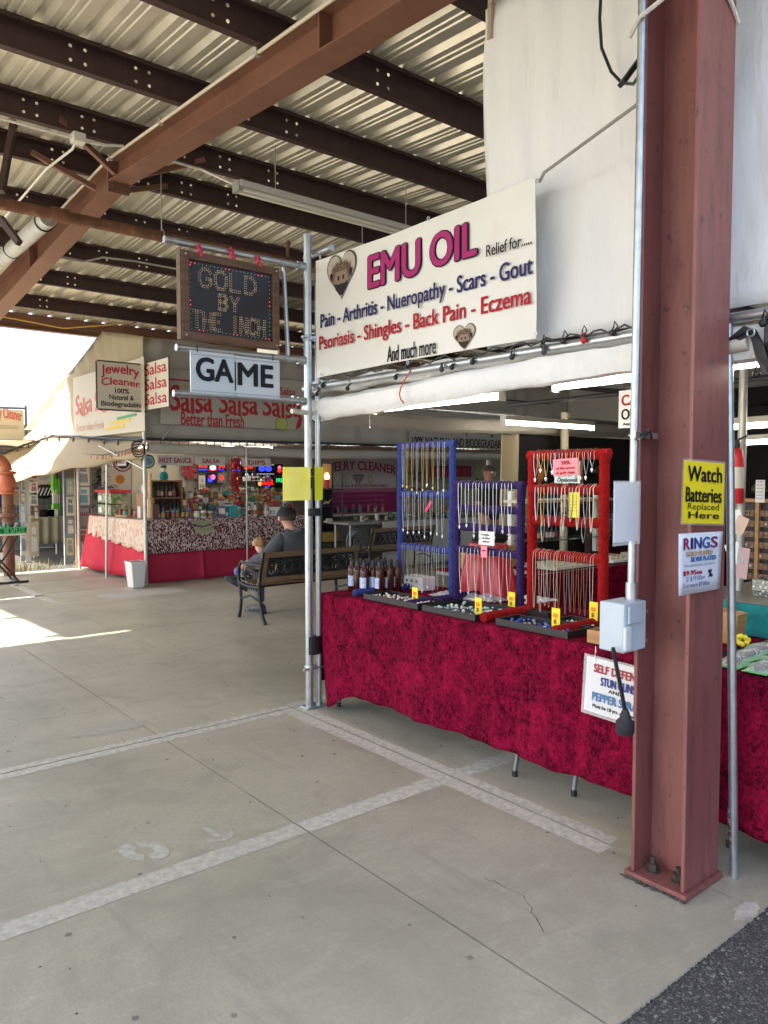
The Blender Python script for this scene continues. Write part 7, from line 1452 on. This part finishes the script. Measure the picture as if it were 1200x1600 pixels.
for s_ in (-.36, .30): sketch(o, 'ring_print', PJ, [[(gx + s_ + .07 * math.cos(a), gz + .09 * math.sin(a)) for a in (t0, t1)] + [(gx + s_ + .05 * math.cos(a), gz + .065 * math.sin(a)) for a in (t1, t0)] for t0, t1 in [(k * math.pi / 6, (k + 1) * math.pi / 6) for k in range(12)]], flat(.42, .28, .10), .006)
NB = FY(10.28); o = thing('grey_banner', 'grey banner lettered 100% NATURAL AND BIODEGRADABLE on the tent front above the blue rack', 'banner', K(715, 700, y=10.28)); a0, c0 = K2(NB, 640, 698); a1, c1 = K2(NB, 792, 660); w = a1 - a0; h = c1 - c0 + .5
panel(o, 'sheet', NB, a0, c0, w, h, .006, mk('grey_banner3', (.38, .36, .33), .6)); text(o, '100% NATURAL AND BIODEGRADABLE', NB, a0 + .02 * w, c0 + .03, .96 * w, .155, INK, .018, .004); text(o, 'safe for ALL your precious gems', NB, a0 + .03 * w, c0 + .29, .93 * w, .17, INK, .012, .004)
t = thing('cleaner_table', 'table under a pale cloth holding pink cleaner bottles', 'table', (8.0, 9.9, 0)); b = B(); b.box(7.2, 10.5, 9.62, 10.2, .76, .785); b.build('tabletop', 'grey', t)
for x in (7.3, 10.4):
    for y in (9.7, 10.1): b = B(); b.cyl((x, y, .002), (x, y, .76), .018, 7); b.build('leg', 'galv_old', t)
b = B(); b.grid(lambda u, t: V((7.85 + 2.7 * u, 9.56 + .02 * math.sin(u * 40) * t, .79 - .75 * t)), 50, 5); tag(b.build('pale_cloth', mk('grey_white_cloth', (.42, .39, .36), .85, bump=.2), smooth=True, solid=.004), 'greyish white cloth on the front of the cleaner table', 'tablecloth')
b = B(); b.box(7.98, 9.6, 11.2, 11.8, .80, .83); tag(b.build('back_counter', 'offwhite'), 'pale counter below the cleaner poster', 'counter')
pinkm = mk('pink_liquid', (.55, .10, .16), .3)
for k in range(16): goods('sauce_bottle', V((8.05 + .09 * k + rnd.uniform(-.02, .02), 11.35 + .1 * (k % 2), .832)), 'pink cleaner bottle on the pale counter under the cleaner poster', pinkm, 'pink bottles under the cleaner poster', 0, rnd.uniform(1.1, 1.5))
for k in range(26): kd = rnd.choice(['glass_jar', 'carton', 'food_can', 'snack_bag']); c = rnd.choice(['white', 'white', 'olive', 'dark', 'red', 'green', 'yellow']); goods(kd, V((7.55 + .115 * k, 9.75 + rnd.uniform(0, .3), .79)), '%s %s on the cleaner table behind the blue rack' % (c, KN[kd]), C_[c], 'small goods on the cleaner table', rnd.uniform(-.5, .5), rnd.uniform(.6, 1.0))
def hanging(label, px0, py0, px1, py1, y, m, cat='cloth', nm='hanging_cloth'):
    f = FY(y); a0, c0 = K2(f, px0, py1); a1, c1 = K2(f, px1, py0); b = B(); b.grid(lambda u, t: f.p(a0 + (a1 - a0) * u, c0 + (c1 - c0) * t, .03 * math.sin(u * 14)), 16, 4); return tag(b.build(nm, m, smooth=True, solid=.004), label, cat)
hanging('cream door panel seen through the top of the blue rack', 627, 725, 640, 800, 11.9, mk('cream_door', (.50, .42, .28), .7), 'cloth', 'cream_cloth'); hanging('rosy curtain seen through the middle of the blue rack', 630, 783, 662, 825, 11.8, mk('rosy_cloth', (.45, .30, .26), .8)); hanging('black cloth seen low through the blue rack', 660, 800, 716, 858, 11.0, 'blackcloth'); hanging('crimson lettered sign hung far behind the blue rack', 672, 728, 735, 745, 11.9, flat(.30, .04, .07), 'sign', 'hanging_sign')
t = thing('star_ornament', 'dark star and heart ornament hanging far behind the blue rack', 'ornament', K(650, 760, y=11.6)); p = K(650, 742, y=11.6); b = B(); pts = [p + V(((.20 if k % 2 == 0 else .085) * math.sin(k * math.pi / 5), 0, (.20 if k % 2 == 0 else .085) * math.cos(k * math.pi / 5))) for k in range(10)]; b.prism(pts, (0, .02, 0)); b.build('star', mk('dark_wood', (.08, .035, .025), .6), t); b = B(); b.prism([V((p.x + a, 11.6, p.z - .40 + c)) for a, c in heart(0, 0, .30, .30, 24)], (0, .02, 0)); b.build('heart', bpy.data.materials['dark_wood'], t)
t = thing('green_sign', 'pale green balloon shaped sign far behind the purple rack', 'sign', K(746, 745, y=11.8)); p = K(746, 738, y=11.8); b = B(); b.lathe(p, [(.13, 0), (.13, .02)], 20, '-y'); b.build('disc', flat(.30, .34, .16), t); b = B(); b.prism([p + V((-.04, 0, -.13)), p + V((.04, 0, -.13)), p + V((.06, 0, -.22)), p + V((-.06, 0, -.22))], (0, .02, 0)); b.build('base', 'darkgrey', t)
p = K(690, 800, y=11.2); t = thing('sweet_tray', 'tray heaped with orange and cream goods behind the blue rack', 'tray', p); b = B(); b.box(p.x - .35, p.x + .35, 11.05, 11.35, p.z - .07, p.z - .03); b.build('base', C_['red'], t, bevel=.005); b = B()
for k in range(60): b.ball((p.x + rnd.uniform(-.3, .3), 11.2 + rnd.uniform(-.1, .1), p.z - .02 + rnd.uniform(0, .08)), .03, 6, 4)
b.build('sweets', mk('orange_cream', (.5, .25, .12), .5, var=.4, vs=14), t, kind='stuff')
b = B(); b.box(p.x - .32, p.x + .32, 11.1, 11.3, .0, p.z - .071); tag(b.build('black_stand', 'black'), 'black stand below the tray of orange goods', 'stand')
# unseen canvas wall added to block light and view on the right
nb = thing('far_right_light_block', 'unseen canvas wall added far to the right to block light', 'market stall', (13.9, 4, 0)); b = B(); b.box(13.8, 13.9, -1.5, 12.8, 0, 4.1); b.build('canvas_wall', 'tarp_grey_shade', nb)

# ================================================================ INSIDE THE BOOTH, BEHIND THE RACKS
t = thing('inner_counter', 'inner counter along the left side of the booth under a crimson cloth', 'table', (4.9, 3.8, 0)); b = B(); b.box(3.9, 6.9, 3.48, 4.12, .815, .84); b.build('tabletop', 'grey', t)
for x in (4.0, 6.8):
    for y in (3.55, 4.05): b = B(); b.cyl((x, y, .002), (x, y, .815), .018, 7); b.build('leg', 'galv_old', t)
b = B(); b.grid(lambda u, t: V((3.86 + 3.1 * u, 3.44 + .015 * math.sin(u * 44) * max(0, t - .4) + (.7 - .7 * t / .4 if t < .4 else 0), .848 - (0 if t < .4 else (t - .4) / .6 * .62))), 60, 12); tag(b.build('velvet_tablecloth', 'crimson', smooth=True, solid=.004), 'crimson velvet cloth over the inner counter behind the red rack', 'tablecloth')
IZ = .853
for k, (x, y, w, d, m, l) in enumerate(((4.05, 3.62, .30, .26, 'white', 'white flat board at the left end of the inner counter'), (4.75, 3.66, .55, .36, 'offwhite', 'cream jewelry board lying on the inner counter'), (5.45, 3.66, .5, .36, 'white', 'white jewelry board lying on the inner counter farther right'), (6.2, 3.66, .7, .36, 'offwhite', 'cream jewelry board at the far end of the inner counter'))):
    t = thing('jewelry_board', l, 'display board', (x, y, IZ)); b = B(); b.box(x - w / 2, x + w / 2, y - d / 2, y + d / 2, IZ, IZ + .02); b.build('board', m, t, bevel=.004); b = B()
    for q in range(40): b.ball((x + rnd.uniform(-.4, .4) * w, y + rnd.uniform(-.4, .4) * d, IZ + .022), rnd.uniform(.005, .012), 5, 3)
    b.build('jewelry', 'silver' if k % 2 else 'gold', t, kind='stuff')
cs = thing('glass_case', 'glass shelf case with a white post standing on the inner counter', 'display case', (5.2, 3.95, IZ)); 
for x in (4.62, 5.75): b = B(); b.box(x, x + .035, 4.02, 4.06, IZ + .022, 1.42); b.build('post', 'white', cs)
for z in (1.02, 1.16): b = B(); b.box(4.66, 5.745, 3.85, 4.06, z, z + .008); b.build('glass_shelf', 'glass', cs)
b = B(); b.box(4.58, 5.82, 3.84, 4.07, 1.33, 1.352); b.build('top_board', mk('pale_wood', (.60, .50, .36), .5), cs)
for k in range(7): goods('sauce_bottle', V((4.85 + .055 * k, 3.93, 1.029 if k < 5 else 1.169)), 'small dark bottle on the glass shelf behind the red rack', C_['dark'], 'bottles on the glass shelf', 0, .75)
for k, (x, z) in enumerate(((4.15, IZ), (4.42, IZ))):
    t = thing('wooden_crate', 'low wooden crate on the inner counter, %s' % ('nearer the red drape' if k == 0 else 'nearer the white post'), 'crate', (x, 3.98, z)); b = B()
    for (xa, xb, ya, yb, za, zb) in ((x - .12, x + .12, 3.85, 3.865, z, z + .15), (x - .12, x + .12, 4.095, 4.11, z, z + .15), (x - .12, x - .105, 3.8652, 4.0948, z, z + .15), (x + .105, x + .12, 3.8652, 4.0948, z, z + .15)): b = B(); b.box(xa, xb, ya, yb, za, zb); b.build('side', 'wood', t)
    b = B(); b.box(x - .104, x + .104, 3.8653, 4.0947, z + .001, z + .02); b.build('base', 'wood', t)
b = B(); b.ball((4.3, 3.95, IZ + .22), .11, 10, 7, (1.6, .9, .6)); tag(b.build('black_cloth_bag', 'blackcloth', smooth=True), 'black cloth bag lying across the wooden crates', 'bag')
t = thing('red_drape_stand', 'red satin draped display block behind the purple rack', 'display', (3.72, 3.45, TZ)); b = B()
b.grid(lambda u, v: V((3.72, 3.44, TZ)) + V(((.09 + .06 * (1 - v) + .012 * math.sin(u * 70) * (1 - v)) * math.cos(u * 6.2832), (.15 + .09 * (1 - v) + .015 * math.sin(u * 60) * (1 - v)) * math.sin(u * 6.2832), .005 + .33 * v - .03 * (1 if v > .9 else 0) * 0)), 60, 8); b.poly([V((3.72, 3.44, TZ + .335)) + V((.09 * math.cos(a), .15 * math.sin(a), 0)) for a in [k * .3307 for k in range(19)]])
b.build('drape', mk('red_satin', (.55, .01, .02), .3, 0, .1, 3), t, smooth=True)
b = B(); p = K(655, 912, x=3.52); b.box(3.46, 3.58, p.y - .1, p.y + .1, TZ, TZ + .09); t = b.build('white_carton', 'white', bevel=.004); tag(t, 'white carton printed with dark pendants behind the blue rack foot', 'box'); b = B()
for k in range(3): b.lathe((3.459, p.y + .06 - .05 * k, TZ + .06), [(.012, 0), (.012, .002)], 8, 'x')
b.build('print', INK, t, kind='stuff')
for k, (px, py) in enumerate(((700, 915), (735, 925), (762, 915))):
    p = K(px, py, x=3.45 + .05 * k); t = thing('wrapped_pack', 'crinkled clear plastic pack on the velvet table, %s' % ('nearest the blue rack', 'in the middle behind the purple rack', 'behind the purple rack at right')[k], 'package', (p.x, p.y, TZ)); b = B(); b.grid(lambda u, v: V((p.x - .08 + .16 * v, p.y + .11 - .22 * u, TZ + .004 + .03 * math.sin(u * 3.14) * math.sin(v * 3.14) + .006 * nz(u * 14 + k, v * 12))), 16, 12); b.build('film', mk('crinkled_film_%d' % k, (.75, .68, .68), .08, alpha=.55), t); b = B(); b.box(p.x - .06, p.x + .06, p.y - .09, p.y + .09, TZ + .001, TZ + .012); b.build('contents', C_['white'], t)
for k in range(4): b = B(); y = 3.02 - .06 * k; b.box(3.60, 3.66, y - .022, y + .022, TZ, TZ + .05); o = b.build('ring_box', 'white', bevel=.003); tag(o, 'small white ring box in a row behind the purple rack', 'box', 'white ring boxes'); b = B(); b.lathe((3.599, y, TZ + .025), [(.009, 0), (.009, .002)], 8, 'x'); b.build('print', INK, o)

# ================================================================ RIGHT OF THE COLUMN
b = B(); b.cyl((4.05, 1.93, 0), (4.05, 1.93, 2.15), .022, 10); po = b.build('inner_pole', 'galv_old', smooth=True); tag(po, 'grey pole carrying the fire extinguisher inside the booth', 'pole')
ex = thing('fire_extinguisher', 'red fire extinguisher with white label hung on the inner pole', 'fire extinguisher', (4.0, 1.9, 1.4)); q = K(1150, 745, x=3.98); 
b = B(); b.lathe((q.x, q.y, 1.40), [(.035, 0), (.04, .01), (.04, .24), (.03, .275), (.014, .29)], 14); b.build('cylinder', 'redplast', ex, smooth=True); b = B(); b.lathe((q.x, q.y, 1.48), [(.0405, 0), (.0405, .11)], 14); b.build('label', 'offwhite', ex, smooth=True)
b = B(); b.lathe((q.x, q.y, 1.69), [(.014, 0), (.018, .02), (.012, .04)], 10); b.bar((q.x, q.y, 1.73), (q.x - .02, q.y - .06, 1.75), .012, .008); b.tube([(q.x, q.y + .02, 1.71), (q.x - .02, q.y + .05, 1.68), (q.x - .02, q.y + .05, 1.56)], .008, 6); b.build('valve', 'black', ex)
cr = thing('card_rack', 'wooden rack of earring cards with a white notice on top', 'display rack', (4.6, 1.9, .95)); f = FX(4.6); a0, c0 = K2(f, 1150, 905); a1, c1 = K2(f, 1230, 786)
for xx in (a0, (a0 + a1) / 2 - .02, a1): b = B(); b.bar(f.p(xx, c0 - .05, 0), f.p(xx, c1, 0), .03, .02, (0, 1, 0)); b.build('upright', 'wood', cr)
b = B(); b.bar(f.p(a0 - .02, c1 + .01, 0), f.p(a1 + .02, c1 + .01, 0), .03, .02); b.build('top_rail', 'wood', cr); b = B(); b.add([f.p(a0, c0, -.02), f.p(a1, c0, -.02), f.p(a1, c1, -.02), f.p(a0, c1, -.02)], [(0, 1, 2, 3)]); b.build('back', 'black', cr)
n = 0
for j in range(7):
    for i in range(9):
        x = a0 + .02 + (a1 - a0 - .03) * i / 9; z = c0 + .01 + (c1 - c0 - .03) * j / 7; b = B(); b.prism([f.p(x, z, .004), f.p(x + .025, z, .004), f.p(x + .025, z + .036, .004), f.p(x, z + .036, .004)], f.n * .002); o = b.build('earring_card', ('kraft_card' in M and M['kraft_card']) or M.setdefault('kraft_card', mk('kraft_card', (.22, .13, .08), .6, var=.5, vs=40)), cr)
        if rnd.random() < .55: b = B(); b.ball(f.p(x + .012, z + .018, .009), .006, 6, 4); b.build('stone', rnd.choice(['gold', 'silver', 'white']), o)
NF = FX(4.58); a2, c2 = K2(NF, 1180, 785); a3, c3 = K2(NF, 1195, 750); o = thing('notice_card', 'white printed notice standing on the earring card rack', 'notice', NF.p((a2 + a3) / 2, c2)); panel(o, 'card', NF, a2, c2, a3 - a2, c3 - c2, .004, 'white')
for k in range(6): text(o, 'made in usa quality', NF, a2 + .008, c2 + .02 + k * .02, a3 - a2 - .016, .008, RED if k > 3 else INK, 0, .003)
for k, (px, py, w, h, tl, m, l) in enumerate(((1149, 815, .07, .12, .2, 'white', 'upper white shirt shaped tag hung behind the leaning pole'), (1157, 820, .06, .09, -.4, mk('peach_card', (.62, .45, .36), .6), 'peach tag hung behind the leaning pole'), (1147, 865, .075, .11, .35, 'white', 'lower white tag hung behind the leaning pole'), (1160, 880, .06, .16, -.1, mk('rosy_plastic', (.45, .30, .32), .4), 'rosy clear bag hung behind the leaning pole'))):
    p = K(px, py, x=3.9); f2 = F(p, (0, -math.cos(tl), math.sin(tl)), (0, math.sin(tl), math.cos(tl))); o = thing('hanging_tag', l, 'tag', p, 0, None); panel(o, 'tag_sheet', f2, -w / 2, -h / 2, w, h, .004, m); b = B(); b.cyl(f2.p(0, h / 2), f2.p(0, h / 2 + .05), .002, 4); b.build('string', 'black', o)
q0 = K(1125, 935, z=.93); tb = thing('turquoise_box', 'turquoise velvet covered block holding a glass case in the booth at right', 'display', (4.0, 1.6, TZ)); b = B(); b.box(3.72, 4.7, .6, 2.05, .765, .925); b.build('block', 'turq', tb, bevel=.006)
b = B(); b.box(3.715, 4.705, .595, 2.055, .926, .932); b.build('top_sheet', mk('olive_top', (.16, .16, .12), .4), tb)
t = thing('glass_case', 'low glass case of silver jewelry on the turquoise block', 'display case', (4.1, 1.4, .933)); b = B(); b.box(3.92, 4.6, .8, 1.80, .934, 1.02); b.build('glass_box', 'glass', t); b = B()
for k in range(160): b.ball((rnd.uniform(3.95, 4.5), rnd.uniform(.9, 1.78), .94 + rnd.uniform(0, .05)), rnd.uniform(.006, .013), 5, 3)
b.build('jewelry', 'silver', t, kind='stuff')
b = B(); b.tube([(3.95, 1.55, 1.02), (3.95, 1.54, 1.10), (3.95, 1.50, 1.14), (3.95, 1.44, 1.12), (3.95, 1.42, 1.02)], .012, 8); tag(b.build('neck_stand', 'black', smooth=True), 'black curved neck stand on the low glass case', 'stand')
b = B(); b.box(3.75, 3.9, 1.42, 1.62, .933, .95); o = b.build('calculator', 'black', bevel=.004); tag(o, 'black calculator lying on white papers on the turquoise block', 'calculator'); b = B(); b.box(3.80, 3.89, 1.46, 1.6, .9502, .953); b.build('screen', flat(.30, .30, .22), o)
b = B(); b.box(3.74, 3.92, 1.15, 1.41, .933, .936); tag(b.build('white_paper', 'white'), 'white paper lying beside the calculator', 'paper')
t = thing('wooden_box', 'orange brown wooden box standing on the crimson cloth behind the leaning pole', 'box', (3.5, 1.7, TZ)); b = B(); b.prism([(3.46, 1.80, TZ), (3.46, 1.665, TZ), (3.46, 1.65, .91), (3.46, 1.80, .92)], (.1, 0, 0)); b.build('side', 'wood', t, bevel=.006)
fl_ = thing('yellow_flower', 'small yellow artificial flower on the crimson cloth at right', 'flower', (3.45, 1.6, TZ)); b = B(); p = K(1160, 1000, x=3.42)
for k in range(9): a = k * .75; b.ball(p + V((.01 * math.cos(a * 2), .022 * math.cos(a), .018 * math.sin(a))), .013, 7, 5, (.6, 1, 1))
b.build('petals', mk('yellow_petal', (.75, .62, .03), .5), fl_, smooth=True); b = B(); b.cyl((p.x, p.y, TZ), p, .004, 5); b.build('stem', C_['green'], fl_)
GP = 'blister packs of sprays on the right table'
for k in range(14):
    x = 3.10 + .16 * (k // 4) + rnd.uniform(-.02, .02); y = 1.50 - .145 * (k % 4) + rnd.uniform(-.02, .02); t = thing('blister_pack', 'clear pack of black spray on green card, %s in the %s row' % (('first', 'second', 'third', 'fourth')[k % 4], ('front', 'second', 'third', 'back')[k // 4]), 'package', (x, y, TZ), 0, GP); a = rnd.uniform(-.5, .2); d = V((math.cos(a), math.sin(a), 0)); s_ = V((-d.y, d.x, 0)); p = V((x, y, TZ + .004 + .003 * (k % 3)))
    b = B(); b.prism([p - d * .08 - s_ * .05, p + d * .08 - s_ * .05, p + d * .08 + s_ * .05, p - d * .08 + s_ * .05], (0, 0, .002)); b.build('card', mk('lime_card', (.10, .50, .10), .5) if k == 0 else bpy.data.materials['lime_card'], t)
    b = B(); b.cyl(p - d * .055 + V((0, 0, .016)), p + d * .045 + V((0, 0, .016)), .0125, 10); b.cyl(p + d * .046 + V((0, 0, .016)), p + d * .06 + V((0, 0, .016)), .009, 8); b.build('spray_can', 'black', t, smooth=True); b = B(); b.cyl(p + d * .03 + V((0, 0, .016)), p + d * .036 + V((0, 0, .016)), .0128, 10); b.build('ring', 'white', t)
    b = B(); b.grid(lambda u, v: p + d * (.15 * u - .075) + s_ * (.09 * v - .045) + V((0, 0, .004 + .034 * math.sin(v * 3.14) ** .5 * min(1, 6 * u, 6 * (1 - u)))), 8, 8); b.build('blister', 'plastic_clear', t, smooth=True)
tray('black tray at the front right corner of the right table', 3.05, 3.25, 1.0, 1.32, 20, ['pink'])
# black strap and cords around the curtain right of the column
st = thing('black_strap', 'wide black strap and buckle holding the rolled curtain right of the column', 'strap', K(1180, 560, x=2.84)); P = [K(px, py, x=2.835) for px, py in ((1150, 530), (1172, 512), (1184, 535), (1190, 560), (1200, 585), (1215, 590))]
b = B(); n = len(P); b.add([p + V((0, .022, .01)) for p in P] + [p - V((0, .022, .01)) for p in P], [(i, i + 1, n + i + 1, n + i) for i in range(n - 1)]); b.build('webbing', 'black', st, solid=.006); b = B(); q = K(1173, 520, x=2.825); b.tube([q + V((0, .014 * math.cos(a), .014 * math.sin(a))) for a in [k * math.pi / 5 for k in range(10)]], .004, 6, closed=True); b.build('ring', 'galv', st)
b = B(); b.tube([K(1128, 498, x=2.9), K(1155, 502, x=2.9), K(1185, 497, x=2.9), K(1215, 492, x=2.9)], .009, 6); tag(b.build('yellow_cable', mk('yellow_cable', (.62, .40, .03), .4), smooth=True), 'yellow cable running along the rail right of the column', 'cable')
b = B(); b.tube([K(1130, 532, x=2.84), K(1145, 528, x=2.83), K(1162, 520, x=2.83)], .006, 6); tag(b.build('black_bungee', 'black', smooth=True), 'braided black bungee stretched to the strap right of the column', 'bungee')
b = B(); b.cyl(K(1120, 545, x=2.86), K(1170, 535, x=2.86), .03, 12); tag(b.build('cream_pipe', mk('cream_plastic', (.60, .57, .50), .5), smooth=True), 'cream plastic pipe end beside the black strap', 'pipe')

# hung stock on the dark curtains, glimpsed between the racks and right of the column
for k in range(26):
    if k < 15: x = 5.25 + .125 * k; z = rnd.uniform(.95, 1.72); p = V((x, 4.37, z)); f2 = FY(4.385); a, c = K2(f2, 600, 700); wh = 'by the left curtain behind the red rack'
    else: y = 3.6 - .33 * (k - 15); p = V((7.22, y, rnd.uniform(1.0, 1.75))); wh = 'by the back curtain of the booth'
    cn = rnd.choice(['red', 'orange', 'brown', 'purple', 'olive', 'white', 'teal', 'dark']); kd = rnd.choice(['pouch', 'scarf', 'hat']); t = thing({'pouch': 'cloth_pouch', 'scarf': 'scarf', 'hat': 'sun_hat'}[kd], '%s %s hung %s' % (cn, kd, wh), kd, p, 0, 'goods hung on the dark booth curtains'); b = B()
    if kd == 'pouch': b.ball(p, .09, 10, 7, (.9, .35, 1) if k < 15 else (.35, .9, 1)); b.tube([p + V((0, 0, .08)), p + V((.01, .01, .16)), p + V((0, 0, .22))], .005, 5)
    elif kd == 'scarf':
        e = V((1, 0, 0)) if k < 15 else V((0, 1, 0)); b.grid(lambda u, v: p + e * ((u - .5) * (.07 + .05 * v)) + e.cross(V((0, 0, 1))) * .012 * math.sin(u * 12) + V((0, 0, .2 - .42 * v)), 8, 6)
    else: b.ball(p, .085, 12, 6, (1, .8, .6)); b.ball(p + V((-.05, -.05, -.02)), .07, 10, 4, (1, 1, .12))
    b.build('body', C_[cn], t, smooth=True)
